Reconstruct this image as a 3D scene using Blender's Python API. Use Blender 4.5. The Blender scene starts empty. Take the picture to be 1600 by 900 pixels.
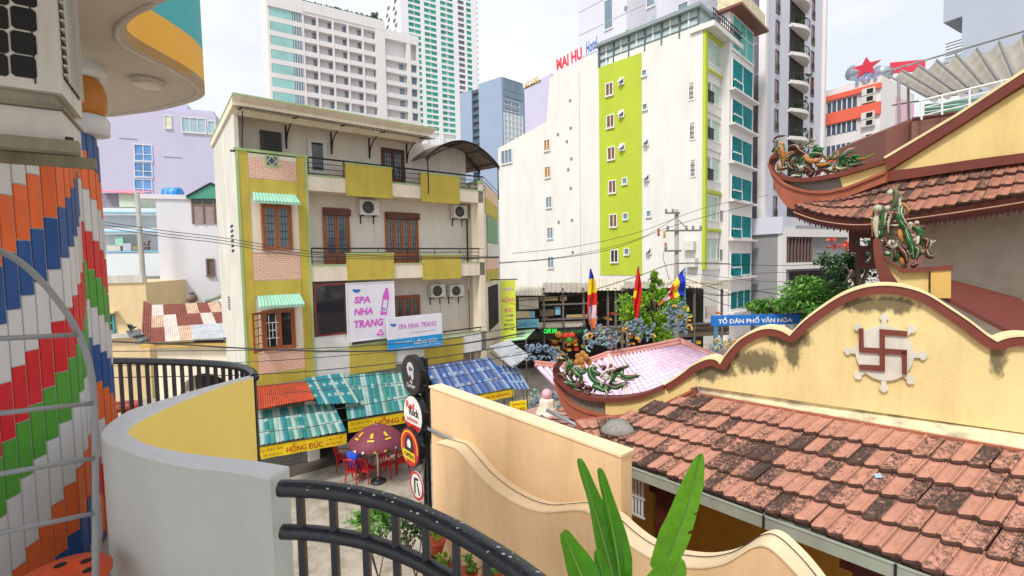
import bpy, math, random
from mathutils import Vector, Matrix
R = math.radians
random.seed(11)
SC = bpy.context.scene
COL = SC.collection
# ------------------------------------------------------------------ camera, sky, sun, exposure
FPX, CX, CY = 732.0, 800.0, 450.0              # focal length and centre in photograph pixels (1600 x 900)
CAM = Vector((0, 0, 8.4)); PITCH = R(3.3); ROLL = 0.018
f0 = Vector((0, math.cos(PITCH), -math.sin(PITCH))); u0_ = Vector((0, math.sin(PITCH), math.cos(PITCH))); r0 = Vector((1, 0, 0))
CR = r0*math.cos(ROLL) - u0_*math.sin(ROLL); CU = u0_*math.cos(ROLL) + r0*math.sin(ROLL); CF = f0
cam = bpy.data.cameras.new('camera'); cam.lens = FPX/1600*36; cam.sensor_width = 36; cam.clip_start = .05; cam.clip_end = 3000
camo = bpy.data.objects.new('camera', cam); COL.objects.link(camo)
camo.matrix_world = Matrix(((CR.x, CU.x, -CF.x, CAM.x), (CR.y, CU.y, -CF.y, CAM.y), (CR.z, CU.z, -CF.z, CAM.z), (0, 0, 0, 1)))
SC.camera = camo
cam.dof.use_dof = True; cam.dof.focus_distance = 14; cam.dof.aperture_fstop = 5.6

SUNDIR = Vector((-.42, -.62, .95)).normalized()      # towards the sun
w = bpy.data.worlds.new('World'); SC.world = w; w.use_nodes = True
nt = w.node_tree; nt.nodes.clear()
out = nt.nodes.new('ShaderNodeOutputWorld'); mx = nt.nodes.new('ShaderNodeMixShader')
b1 = nt.nodes.new('ShaderNodeBackground'); b2 = nt.nodes.new('ShaderNodeBackground')
sky = nt.nodes.new('ShaderNodeTexSky'); sky.sky_type = 'NISHITA'; sky.sun_disc = False
sky.sun_elevation = math.asin(SUNDIR.z); sky.sun_rotation = math.atan2(SUNDIR.x, SUNDIR.y)
tc = nt.nodes.new('ShaderNodeTexCoord'); mp = nt.nodes.new('ShaderNodeMapping'); mp.inputs['Scale'].default_value = (1, 1, 2.2)
nz = nt.nodes.new('ShaderNodeTexNoise'); nz.inputs['Scale'].default_value = 2.3; nz.inputs['Detail'].default_value = 7; nz.inputs['Roughness'].default_value = .55
rp = nt.nodes.new('ShaderNodeValToRGB')
rp.color_ramp.elements[0].position = .34; rp.color_ramp.elements[0].color = (.75, .79, .85, 1)
rp.color_ramp.elements[1].position = .68; rp.color_ramp.elements[1].color = (1, 1, 1, 1)
L = nt.links.new
L(tc.outputs['Generated'], mp.inputs[0]); L(mp.outputs[0], nz.inputs['Vector']); L(nz.outputs['Fac'], rp.inputs[0])
L(sky.outputs[0], b1.inputs[0]); b1.inputs[1].default_value = .10
L(rp.outputs[0], b2.inputs[0]); b2.inputs[1].default_value = .84
mx.inputs[0].default_value = .88
L(b1.outputs[0], mx.inputs[1]); L(b2.outputs[0], mx.inputs[2]); L(mx.outputs[0], out.inputs[0])
sl = bpy.data.lights.new('sun', 'SUN'); sl.energy = 2.3; sl.angle = R(11); sl.color = (1, .965, .91)
so = bpy.data.objects.new('sun', sl); COL.objects.link(so)
so.rotation_euler = (-SUNDIR).to_track_quat('-Z', 'Y').to_euler(); so.location = (0, 0, 60)
vs = SC.view_settings; vs.view_transform = 'Standard'; vs.look = 'None'; vs.gamma = 1; vs.use_curve_mapping = False
vs.exposure = .55
SC.cycles.max_bounces = 6; SC.cycles.use_adaptive_sampling = True; SC.cycles.transparent_max_bounces = 8

# ------------------------------------------------------------------ helpers
def D(px, py): return CF + CR*((px-CX)/FPX) + CU*((CY-py)/FPX)
def P(px, py, d): return CAM + D(px, py)*d
def PZ(px, py, z):
    v = D(px, py); return CAM + v*((z-CAM.z)/v.z)
class Frame:
    """a vertical plane: u along e, z up, v towards the camera side"""
    def __init__(s, x, y, ex, ey, flip=False):
        l = math.hypot(ex, ey); s.o = Vector((x, y, 0)); s.e = Vector((ex/l, ey/l, 0))
        n = Vector((s.e.y, -s.e.x, 0))
        if n.dot(s.o) > 0: n = -n
        s.n = -n if flip else n
    def off(s, v):
        p = s.o + s.n*v; f = Frame(p.x, p.y, s.e.x, s.e.y); f.n = s.n; return f
    def hit(s, px, py):
        d = D(px, py); k = s.n.dot(s.o-CAM)/s.n.dot(d); return CAM + d*k
    def uz(s, px, py):
        p = s.hit(px, py); return (p-s.o).dot(s.e), p.z
    def u(s, px, py=400): return s.uz(px, py)[0]
    def z(s, px, py): return s.uz(px, py)[1]
    def w(s, u, z, v=0): return s.o + s.e*u + s.n*v + Vector((0, 0, z))
    def rect(s, r):
        x0, y0, x1, y1 = r; ym = (y0+y1)/2; xm = (x0+x1)/2
        ua, ub = s.u(x0, ym), s.u(x1, ym); za, zb = s.z(xm, y1), s.z(xm, y0)
        return min(ua, ub), max(ua, ub), za, zb
WM = {}
I4 = Matrix.Identity(4)
def lin(c):
    if isinstance(c, str): c = [int(c[i:i+2], 16) for i in (0, 2, 4)]
    return [((x/255)/12.92 if x/255 <= .04045 else ((x/255+.055)/1.055)**2.4) for x in c]
MATS = {}
def M(name, col, rough=.65, var=.10, scale=2.5, dirt=0., dcol='4a4238', bump=0., metal=0., dscale=1.2, streak=True, rnd=0., trans=0., glass=False, spec=.4, bscale=60):
    if name in MATS: return MATS[name]
    m = bpy.data.materials.new(name); m.use_nodes = True; MATS[name] = m
    n = m.node_tree.nodes; l = m.node_tree.links.new; bs = n['Principled BSDF']
    bs.inputs['Roughness'].default_value = rough; bs.inputs['Metallic'].default_value = metal; bs.inputs['Specular IOR Level'].default_value = spec
    c = lin(col); geo = n.new('ShaderNodeNewGeometry')
    no = n.new('ShaderNodeTexNoise'); no.inputs['Scale'].default_value = scale; no.inputs['Detail'].default_value = 6; no.inputs['Roughness'].default_value = .6
    l(geo.outputs['Position'], no.inputs['Vector'])
    ra = n.new('ShaderNodeValToRGB'); ra.color_ramp.elements[0].position = .3; ra.color_ramp.elements[1].position = .7
    ra.color_ramp.elements[0].color = [x*(1-var) for x in c]+[1]; ra.color_ramp.elements[1].color = [min(1, x*(1+var*.7)) for x in c]+[1]
    l(no.outputs['Fac'], ra.inputs[0]); cur = ra.outputs[0]
    if rnd:
        oi = n.new('ShaderNodeObjectInfo'); hs = n.new('ShaderNodeHueSaturation'); mr = n.new('ShaderNodeMapRange')
        mr.inputs['To Min'].default_value = 1-rnd; mr.inputs['To Max'].default_value = 1+rnd
        l(oi.outputs['Random'], mr.inputs['Value']); l(mr.outputs[0], hs.inputs['Value']); l(cur, hs.inputs['Color']); cur = hs.outputs[0]
    if dirt:
        mp = n.new('ShaderNodeMapping'); mp.inputs['Scale'].default_value = (dscale*2.2, dscale*2.2, dscale*(.35 if streak else 2.2))
        l(geo.outputs['Position'], mp.inputs[0])
        n2 = n.new('ShaderNodeTexNoise'); n2.inputs['Scale'].default_value = 1; n2.inputs['Detail'].default_value = 8; n2.inputs['Roughness'].default_value = .68
        l(mp.outputs[0], n2.inputs['Vector'])
        r2 = n.new('ShaderNodeMapRange'); r2.inputs['From Min'].default_value = .44; r2.inputs['From Max'].default_value = .72
        r2.inputs['To Max'].default_value = dirt; l(n2.outputs['Fac'], r2.inputs['Value'])
        mi = n.new('ShaderNodeMix'); mi.data_type = 'RGBA'; mi.inputs['B'].default_value = lin(dcol)+[1]
        l(r2.outputs[0], mi.inputs['Factor']); l(cur, mi.inputs['A']); cur = mi.outputs['Result']
    l(cur, bs.inputs['Base Color'])
    if bump:
        bn = n.new('ShaderNodeBump'); bn.inputs['Strength'].default_value = bump; bn.inputs['Distance'].default_value = .02
        n3 = n.new('ShaderNodeTexNoise'); n3.inputs['Scale'].default_value = bscale; n3.inputs['Detail'].default_value = 4
        l(geo.outputs['Position'], n3.inputs['Vector']); l(n3.outputs['Fac'], bn.inputs['Height']); l(bn.outputs[0], bs.inputs['Normal'])
    if trans:
        tr = n.new('ShaderNodeBsdfTranslucent'); ms = n.new('ShaderNodeMixShader'); ms.inputs[0].default_value = trans
        l(cur, tr.inputs['Color']); l(bs.outputs[0], ms.inputs[1]); l(tr.outputs[0], ms.inputs[2]); l(ms.outputs[0], n['Material Output'].inputs[0])
    return m
def emit(name, col, s):
    if name in MATS: return MATS[name]
    m = M(name, col); bs = m.node_tree.nodes['Principled BSDF']
    bs.inputs['Emission Color'].default_value = lin(col)+[1]; bs.inputs['Emission Strength'].default_value = s; return m
def link(o, parent=None, world=None):
    COL.objects.link(o); wm = world if world is not None else Matrix.Translation(o.location); WM[o.name] = wm
    if parent is not None:
        o.parent = parent; o.matrix_parent_inverse = WM[parent.name].inverted_safe()
    return o
def tag(o, label, cat, group=None):
    o['label'] = label; o['category'] = cat
    if group: o['group'] = group
    return o
def thing(name, label, cat, loc, group=None):
    o = bpy.data.objects.new(name, None); o.location = loc; o.empty_display_size = .2; link(o); return tag(o, label, cat, group)
def struct(o): o['kind'] = 'structure'; return o
def stuff(o): o['kind'] = 'stuff'; return o
def mesh(name, vf, mat, parent=None, smooth=False, fm=None):
    vs_, fs = vf; vs_ = [Vector(v) for v in vs_]
    lo = Vector((min(v.x for v in vs_), min(v.y for v in vs_), min(v.z for v in vs_))); hi = Vector((max(v.x for v in vs_), max(v.y for v in vs_), max(v.z for v in vs_)))
    c = Vector(((lo.x+hi.x)/2, (lo.y+hi.y)/2, lo.z))
    me = bpy.data.meshes.new(name); me.from_pydata([v-c for v in vs_], [], fs)
    for x in (mat if isinstance(mat, (list, tuple)) else [mat]): me.materials.append(x)
    if smooth: me.polygons.foreach_set('use_smooth', [True]*len(me.polygons))
    if fm: me.polygons.foreach_set('material_index', fm)
    me.update()
    o = bpy.data.objects.new(name, me); o.location = c; return link(o, parent)
CUBES = {}
CV = [(0, 0, 0), (1, 0, 0), (1, 1, 0), (0, 1, 0), (0, 0, 1), (1, 0, 1), (1, 1, 1), (0, 1, 1)]
CFc = [(0, 3, 2, 1), (4, 5, 6, 7), (0, 1, 5, 4), (1, 2, 6, 5), (2, 3, 7, 6), (3, 0, 4, 7)]
def cube_mesh(mat, bev=0):
    k = mat.name
    if k not in CUBES:
        me = bpy.data.meshes.new('box_'+k); me.from_pydata([(a-.5, b-.5, c) for a, b, c in CV], [], CFc); me.materials.append(mat); CUBES[k] = me
    return CUBES[k]
def B(name, mat, parent, fr, u0, u1, z0, z1, v0, v1):
    """a box on a frame, sharing one mesh per material"""
    o = bpy.data.objects.new(name, cube_mesh(mat))
    c = fr.w((u0+u1)/2, z0, (v0+v1)/2)
    x = fr.e; y = fr.n; z = Vector((0, 0, 1))
    if x.cross(y).z < 0: x = -x
    m = Matrix(((x.x, y.x, 0, c.x), (x.y, y.y, 0, c.y), (0, 0, 1, c.z), (0, 0, 0, 1))) @ Matrix.Diagonal((abs(u1-u0), abs(v1-v0), abs(z1-z0), 1))
    if z1 < z0: m = m @ Matrix.Translation((0, 0, -1))
    o.matrix_basis = m
    return link(o, parent, m)
def Bp(name, mat, parent, fr, r, v0, v1):
    u0, u1, z0, z1 = fr.rect(r); return B(name, mat, parent, fr, u0, u1, z0, z1, v0, v1)
def boxv(fr, u0, u1, z0, z1, v0, v1, acc=None):
    vs_, fs = acc if acc else ([], []); k = len(vs_)
    vs_ += [fr.w(u0+(u1-u0)*a, z0+(z1-z0)*c, v0+(v1-v0)*b) for a, b, c in CV]
    fs += [tuple(i+k for i in f) for f in CFc]; return vs_, fs
def join(*l):
    vs_, fs = [], []
    for v, f in l:
        k = len(vs_); vs_ += list(v); fs += [tuple(i+k for i in q) for q in f]
    return vs_, fs
def tube(pts, r, n=8, cap=True, up=None):
    pts = [Vector(p) for p in pts]; rs = r if isinstance(r, (list, tuple)) else [r]*len(pts)
    vs_, fs = [], []; prev = None
    for i, p in enumerate(pts):
        t = (pts[min(i+1, len(pts)-1)] - pts[max(i-1, 0)]).normalized()
        if prev is None:
            a = up or Vector((0, 0, 1))
            if abs(t.dot(a)) > .95: a = Vector((1, 0, 0))
            x = t.cross(a).normalized()
        else:
            x = (prev - t*prev.dot(t)).normalized()
        prev = x; y = t.cross(x)
        for k in range(n):
            a = 2*math.pi*k/n; vs_.append(p + (x*math.cos(a) + y*math.sin(a))*rs[i])
    for i in range(len(pts)-1):
        for k in range(n): fs.append((i*n+k, i*n+(k+1) % n, (i+1)*n+(k+1) % n, (i+1)*n+k))
    if cap: fs += [tuple(range(n-1, -1, -1)), tuple(range((len(pts)-1)*n, len(pts)*n))]
    return vs_, fs
def smooth_path(pts, k=4, closed=False):
    pts = [Vector(p) for p in pts]; o = []; n = len(pts)
    for i in range(n if closed else n-1):
        g = lambda j: pts[j % n] if closed else pts[max(0, min(n-1, j))]
        a, b, c, d = g(i-1), g(i), g(i+1), g(i+2)
        for q in range(k):
            t = q/k; o.append(.5*((2*b)+(c-a)*t+(2*a-5*b+4*c-d)*t*t+(3*b-a-3*c+d)*t**3))
    if not closed: o.append(pts[-1])
    return o
def prism(fr, poly, v0, v1):
    n = len(poly); vs_ = [fr.w(u, z, v0) for u, z in poly] + [fr.w(u, z, v1) for u, z in poly]
    return vs_, [tuple(range(n)), tuple(range(2*n-1, n-1, -1))] + [(i, (i+1) % n, n+(i+1) % n, n+i) for i in range(n)]
def band(fr, top, bot, v0, v1):
    """a strip between two polylines of (u,z), thick from v0 to v1"""
    n = len(top); vs_ = []
    for v in (v0, v1): vs_ += [fr.w(u, z, v) for u, z in top] + [fr.w(u, z, v) for u, z in bot]
    f = []
    for i in range(n-1):
        f += [(i, i+1, n+i+1, n+i), (2*n+i, 3*n+i, 3*n+i+1, 2*n+i+1), (i, 2*n+i, 2*n+i+1, i+1), (n+i, n+i+1, 3*n+i+1, 3*n+i)]
    f += [(0, n, 3*n, 2*n), (n-1, 3*n-1, 4*n-1, 2*n-1)]; return vs_, f
def lathe(c, prof, n=16):
    c = Vector(c); vs_, fs = [], []
    for r, z in prof:
        for k in range(n): a = 2*math.pi*k/n; vs_.append(c+Vector((r*math.cos(a), r*math.sin(a), z)))
    for i in range(len(prof)-1):
        for k in range(n): fs.append((i*n+k, i*n+(k+1) % n, (i+1)*n+(k+1) % n, (i+1)*n+k))
    fs += [tuple(range(n-1, -1, -1)), tuple(range((len(prof)-1)*n, len(prof)*n))]; return vs_, fs
def slab(poly, z0, z1):
    n = len(poly); vs_ = [Vector((p[0], p[1], z0)) for p in poly] + [Vector((p[0], p[1], z1)) for p in poly]
    return vs_, [tuple(range(n-1, -1, -1)), tuple(range(n, 2*n))] + [(i, (i+1) % n, n+(i+1) % n, n+i) for i in range(n)]
def solid_quad(a, b, c, d, t):
    """a plate through four corners, thickness t (vector)"""
    q = [Vector(x) for x in (a, b, c, d)]; vs_ = q+[x+t for x in q]
    return vs_, [(0, 1, 2, 3), (7, 6, 5, 4), (0, 4, 5, 1), (1, 5, 6, 2), (2, 6, 7, 3), (3, 7, 4, 0)]
TEXTS = {}
def text(body, mat, parent, fr, r, v, bold=.0, ex=.006, shear=0., name='lettering', fit=True):
    """flat lettering fitted into a rectangle (pixels, or u0,u1,z0,z1 if fit is False) of a frame"""
    cu = bpy.data.curves.new('lettering', 'FONT'); cu.body = body; cu.offset = bold; cu.shear = shear; cu.resolution_u = 2
    ob = bpy.data.objects.new('lettering', cu); me0 = ob.to_mesh()
    vv = [x.co.copy() for x in me0.vertices]; ff = [tuple(p.vertices) for p in me0.polygons]; ob.to_mesh_clear(); bpy.data.objects.remove(ob)
    x0 = min(p.x for p in vv); x1 = max(p.x for p in vv); y0 = min(p.y for p in vv); y1 = max(p.y for p in vv)
    u0, u1, z0, z1 = fr.rect(r) if fit else r
    g = lambda p, q: fr.w(u0+(p.x-x0)/(x1-x0)*(u1-u0), z0+(p.y-y0)/(y1-y0)*(z1-z0), q)
    return mesh(name, ([g(p, v) for p in vv], ff), mat, parent)
def ftext(body, mat, parent, O, X, Y, bold=0., name='lettering', shear=0.):
    """lettering with lower left corner O, spanning the vectors X and Y"""
    cu = bpy.data.curves.new('lettering', 'FONT'); cu.body = body; cu.offset = bold; cu.shear = shear; cu.resolution_u = 2
    ob = bpy.data.objects.new('lettering', cu); me0 = ob.to_mesh()
    vv = [x.co.copy() for x in me0.vertices]; ff = [tuple(p.vertices) for p in me0.polygons]; ob.to_mesh_clear(); bpy.data.objects.remove(ob)
    x0 = min(p.x for p in vv); x1 = max(p.x for p in vv); y0 = min(p.y for p in vv); y1 = max(p.y for p in vv)
    return mesh(name, ([O+X*((p.x-x0)/(x1-x0))+Y*((p.y-y0)/(y1-y0)) for p in vv], ff), mat, parent)
def copy_tree(o, parent=None):
    c = o.copy(); COL.objects.link(c); c.parent = parent; WM[c.name] = WM[o.name]
    if parent is not None: c.matrix_parent_inverse = o.matrix_parent_inverse.copy()
    for ch in o.children: copy_tree(ch, c)
    return c
def place(o, loc, rz=0., label=None, first=None):
    c = copy_tree(o); c.matrix_basis = Matrix.Translation(loc) @ Matrix.Rotation(rz, 4, 'Z'); WM[c.name] = c.matrix_basis.copy()
    if label: c['label'] = label
    return c
def corrugated(a, b, c, d, ribs, amp, rows=1, trap=True):
    """sheet with corners a(top left) b(top right) c(bottom right) d(bottom left), ribs running down"""
    a, b, c, d = map(Vector, (a, b, c, d)); nn = (b-a).cross(d-a).normalized()
    if nn.z < 0: nn = -nn
    prof = [(0, 0), (.35, 0), (.5, 1), (.7, 1), (.85, 0)] if trap else [(0, 0), (.25, .7), (.5, 1), (.75, .7)]
    S = [((i+p)/ribs, h) for i in range(ribs) for p, h in prof]+[(1, 0)]
    vs_, fs = [], []; k = len(S)
    for j in range(rows+1):
        t = j/rows
        for s, h in S: vs_.append((a.lerp(b, s)).lerp(d.lerp(c, s), t) + nn*(h*amp))
    for j in range(rows):
        for i in range(k-1): fs.append((j*k+i, j*k+i+1, (j+1)*k+i+1, (j+1)*k+i))
    return vs_, fs, [int(i) for i in range(k-1)]
def scatter_leaves(c, rad, n, size, rng, clumps=14, flat=.8, droop=.3):
    """many small leaf faces gathered in clumps through an uneven crown"""
    c = Vector(c); cl = []
    for i in range(clumps):
        v = Vector((rng.gauss(0, 1), rng.gauss(0, 1), rng.gauss(0, 1))).normalized()*rng.uniform(.35, 1)
        cl.append((Vector((v.x*rad[0], v.y*rad[1], v.z*rad[2])), rng.uniform(.22, .45)))
    vs_, fs, fm = [], [], []
    for i in range(n):
        cc, cr = cl[rng.randrange(clumps)]
        v = Vector((rng.gauss(0, 1), rng.gauss(0, 1), rng.gauss(0, 1))).normalized()*rng.random()**.45*cr
        p = c+cc+Vector((v.x*rad[0], v.y*rad[1], v.z*rad[2]))
        a = Vector((rng.gauss(0, 1), rng.gauss(0, 1), rng.gauss(0, .6)-droop)).normalized(); b = a.cross(Vector((rng.gauss(0, .5), rng.gauss(0, .5), 1))).normalized()
        s = size*rng.uniform(.6, 1.3); k = len(vs_)
        vs_ += [p-a*s, p+b*s*.42, p+a*s, p-b*s*.42]; fs.append((k, k+1, k+2, k+3)); fm.append(rng.randrange(3))
    return vs_, fs, fm
# ------------------------------------------------------------------ materials
white_plaster = M('white_plaster', 'dedcd6', .75, .05, 1.5, dirt=.18, dcol='8f8a80', bump=.12)
grey_plaster = M('grey_plaster', 'cacdc8', .6, .05, 3, dirt=.22, dcol='9a9b94', bump=.10)
cap_white = M('cap_white', 'd9dce0', .45, .04, 4, dirt=.12, dcol='9a9a98', dscale=5, streak=False)
pale_yellow = M('pale_yellow', 'f8e07c', .6, .04, 2, dirt=.08, dcol='a98c30', bump=.06)
band_yellow = M('band_yellow', 'f0b545', .6, .04, 2)
band_teal = M('band_teal', '4fb3b8', .6, .05, 2)
soffit = M('soffit', 'cfc9bf', .8, .05, 1.2, dirt=.15, dcol='8a8478')
black_paint = M('black_paint', '1c2028', .33, .2, 20, dirt=.35, dcol='3a4350', dscale=6, streak=False, bump=.15, spec=.6)
black_iron = M('black_iron', '1d1f22', .5, .2, 8, spec=.5)
grey_tube = M('grey_tube', '8f9296', .45, .08, 10, metal=.2)
tile_white = M('tile_white', 'd2d2d4', .35, .06, 4, dirt=.25, dcol='a4a4a6', dscale=2)
tile_cols = {'W': tile_white, 'O': M('tile_orange', 'e8692e', .4, .12, 5, dirt=.25, dcol='b04e22', dscale=2), 'B': M('tile_blue', '1f4f92', .4, .16, 5, dirt=.25, dcol='163a6c', dscale=2),
             'R': M('tile_red', 'd01f2a', .4, .08, 9), 'G': M('tile_green', '4f9a34', .4, .08, 9)}
grout = M('grout', 'c4c2bc', .9, .05, 8)
stool_orange = M('stool_orange', 'e2572e', .4, .05, 6)
ac_white = M('ac_white', 'd6d4cc', .5, .05, 6, dirt=.3, dcol='7b7566', dscale=2.5)
ac_dark = M('ac_dark', '17191c', .6, .2, 30)
ac_fin = M('ac_fin', '8c8c84', .5, .1, 30, metal=.4)
rust_steel = M('rust_steel', '8f8874', .6, .15, 8, dirt=.5, dcol='4a4232', dscale=4)
col_orange = M('col_orange', 'bd7832', .45, .06, 5)

# ------------------------------------------------------------------ ground and street
asphalt = M('asphalt', 'a89e90', .85, .16, .9, dirt=.8, dcol='655a4a', dscale=.9, streak=False, bump=.25, bscale=30)
GZ = 1.0                                       # street level
g = mesh('ground', ([(-900, -60, GZ), (900, -60, GZ), (900, 1200, GZ), (-900, 1200, GZ)], [(0, 1, 2, 3)]), asphalt); struct(g)

# ------------------------------------------------------------------ our own building: serpentine balcony
ZP, ZF = 7.6, 6.7
def loop(l, z): return [PZ(x, y, z) for x, y in l]
near_o = [(422, 750), (360, 738), (300, 732), (240, 720), (192, 704), (168, 694), (158, 684)]
far_o = [(164, 672), (180, 658), (208, 642), (260, 626), (320, 608), (394, 588)]
inner = [(452, 733), (396, 724), (340, 718), (280, 710), (232, 698), (208, 686), (200, 678), (208, 666), (240, 648), (300, 622), (360, 600), (396, 591)]
bp = thing('balcony_parapet', 'smooth serpentine grey balcony wall with white top and yellow inner face', 'balcony wall', PZ(300, 730, ZF))
O_ = smooth_path(loop(near_o, ZP)[:-1]+loop([(158, 684)], ZP)+loop(far_o, ZP), 4); I_ = smooth_path(loop(inner, ZP), 4)
def resample(p, n):
    d = [0]
    for a, b in zip(p, p[1:]): d.append(d[-1]+(b-a).length)
    o = []; j = 0
    for i in range(n):
        t = d[-1]*i/(n-1)
        while j < len(p)-2 and d[j+1] < t: j += 1
        o.append(p[j].lerp(p[j+1], (t-d[j])/max(1e-9, d[j+1]-d[j])))
    return o
N_ = 60; O_ = resample(O_, N_); I_ = resample(I_, N_)
dn = Vector((0, 0, -1.05)); cb = Vector((0, 0, -.012))
def ribbon(a, b): n = len(a); return list(a)+list(b), [(i, i+1, n+i+1, n+i) for i in range(n-1)]
body = join(ribbon(O_, [p+dn for p in O_]), ([O_[0], I_[0], I_[0]+dn, O_[0]+dn], [(0, 1, 2, 3)]), ([O_[-1], I_[-1], I_[-1]+dn, O_[-1]+dn], [(0, 1, 2, 3)]))
mesh('wall_face', body, grey_plaster, bp, True)
mesh('street_face', ribbon(I_, [p+dn for p in I_]), pale_yellow, bp, True)
mid = [(a+b)/2 for a, b in zip(O_, I_)]
capo = [m+(a-m)*1.0+Vector((0, 0, .0)) for a, m in zip(O_, mid)]
up = Vector((0, 0, .012)); e1 = [m+(a-m)*.96+up for a, m in zip(O_, mid)]; e2 = [m+(a-m)*.96+up for a, m in zip(I_, mid)]
mesh('coping', join(ribbon(e1, e2), ribbon(O_, e1), ribbon(e2, I_), ([O_[0], I_[0], e2[0], e1[0]], [(0, 1, 2, 3)])), cap_white, bp, True)
# floor slabs behind the walls (never seen from the photograph's place, but they carry the stools)
fl = slab([(p.x, p.y) for p in O_[::6]] + [(-3.6, 4.15), (-6, 4.2), (-6, -1), (1.2, -1), (.9, .8), (.35, 1.25), (-.1, 1.5), (-.45, 1.6)], ZF-.2, ZF)
struct(mesh('balcony_floor', fl, M('terrazzo', 'a8a49c', .4, .08, 14)))
# near railing
rail_px = [(438, 763), (480, 764), (520, 768), (560, 774), (600, 784), (640, 797), (680, 814), (720, 834), (760, 858), (800, 884), (840, 914), (880, 950)]
RT = smooth_path([PZ(x, y, ZP-.02) for x, y in rail_px], 4)
nr = thing('balcony_railing', 'thick black painted iron railing with paint chips, curving beside the grey wall', 'railing', RT[10]+Vector((0, 0, -.8)))
mesh('top_rail', tube(RT, .031, 12), black_paint, nr, True)
RL = [p+Vector((0, 0, -.165)) for p in RT]
mesh('lower_rail', tube(RL, .027, 12), black_paint, nr, True)
def near_px(path, px):
    return min(path, key=lambda p: abs(CX+FPX*(p-CAM).dot(CR)/(p-CAM).dot(CF)-px))
for px in (470, 520, 570, 618, 665, 712, 760, 806, 850):
    p = near_px(smooth_path(RT, 4), px); q = p+Vector((0, 0, -.85)); t = Vector((.012, 0, 0)); s = Vector((0, .012, 0))
    mesh('baluster', ([p-t-s, p+t-s, p+t+s, p-t+s, q-t-s, q+t-s, q+t+s, q-t+s], [(3, 2, 1, 0), (4, 5, 6, 7), (0, 1, 5, 4), (1, 2, 6, 5), (2, 3, 7, 6), (3, 0, 4, 7)]), black_paint, nr)
rng = random.Random(3)
chips = ([], [])
for i in range(90):
    p = RT[rng.randrange(1, len(RT)-1)].lerp(RT[rng.randrange(1, 6)], 0) + Vector((0, 0, .0312)); a = rng.uniform(-1.2, 1.2); r = .0315
    tdir = Vector((.9, -.4, 0)); sdir = Vector((-.4, -.9, 0)).normalized()
    p = p-Vector((0, 0, .0312)) + (Vector((0, 0, 1))*math.cos(a)+sdir*math.sin(a))*r; k = len(chips[0]); s = rng.uniform(.001, .004)
    x = tdir.normalized()*s*rng.uniform(.6, 2.4); y = ((Vector((0, 0, 1))*-math.sin(a))+sdir*math.cos(a))*s
    chips[0].extend([p-x*.8-y*.5, p+x*.3-y, p+x+y*.2, p+y*.9, p-x+y*.4]); chips[1].append((k, k+1, k+2, k+3, k+4))
stuff(mesh('paint_chip', chips, M('chip_white', 'c9cdd2', .6), nr))
# far railing of the same balcony
RF = smooth_path([PZ(x, y, ZP) for x, y in [(120, 566), (172, 564), (224, 564.5), (280, 566), (340, 569), (376, 574), (393, 581), (398, 590)]], 6)
fr_ = thing('far_balcony_railing', 'slender black iron railing with upright bars behind the yellow curved wall', 'railing', RF[10]+Vector((0, 0, -.9)))
mesh('top_rail', tube(RF, .03, 10), black_paint, fr_, True)
mesh('lower_rail', tube([p+Vector((0, 0, -.62)) for p in RF], .018, 8), black_paint, fr_, True)
RB = resample(RF, 25)
for p in RB[1:-1]:
    t = Vector((.011, 0, 0)); s = Vector((0, .011, 0)); q = p+Vector((0, 0, -.9))
    mesh('baluster', ([p-t-s, p+t-s, p+t+s, p-t+s, q-t-s, q+t-s, q+t+s, q-t+s], [(3, 2, 1, 0), (4, 5, 6, 7), (0, 1, 5, 4), (1, 2, 6, 5), (2, 3, 7, 6), (3, 0, 4, 7)]), black_paint, fr_)
# stools
def stool(px, py, label):
    c = PZ(px, py, ZF+.45); c.z = ZF
    t = thing('plastic_stool', label, 'stool', c, 'orange plastic stools on the balcony')
    prof = [(.145, .415), (.158, .42), (.16, .44), (.15, .452), (.055, .449), (.05, .44)]
    mesh('seat', lathe(c, prof, 24), stool_orange, t, True)
    hol = ([], [])
    for k in range(6):
        a = k*math.pi/3+.3; q = c+Vector((math.cos(a)*.09, math.sin(a)*.09, .4515)); n0 = len(hol[0])
        hol[0].extend([q+Vector((math.cos(b)*.022, math.sin(b)*.022, 0)) for b in [j*math.pi/4 for j in range(8)]]); hol[1].append(tuple(range(n0, n0+8)))
    mesh('seat_hole', hol, ac_dark, t)
    for k in range(4):
        a = k*math.pi/2+.4; v = Vector((math.cos(a), math.sin(a), 0)); s = Vector((-v.y, v.x, 0))*.03
        mesh('leg', tube([c+v*.12+Vector((0, 0, .42)), c+v*.165+Vector((0, 0, .0))], [.026, .02], 6), stool_orange, t)
    mesh('ring', tube([c+Vector((math.cos(j*math.pi/8)*.14, math.sin(j*math.pi/8)*.14, .18)) for j in range(17)], .012, 6, False), stool_orange, t)
stool(97, 898, 'orange plastic stool under the grey tube railing at the tiled wall')
stool(186, 633, 'small orange stool against the tiled wall edge on the far balcony')
stool(243, 641, 'orange perforated stool behind the yellow curved wall')

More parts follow.
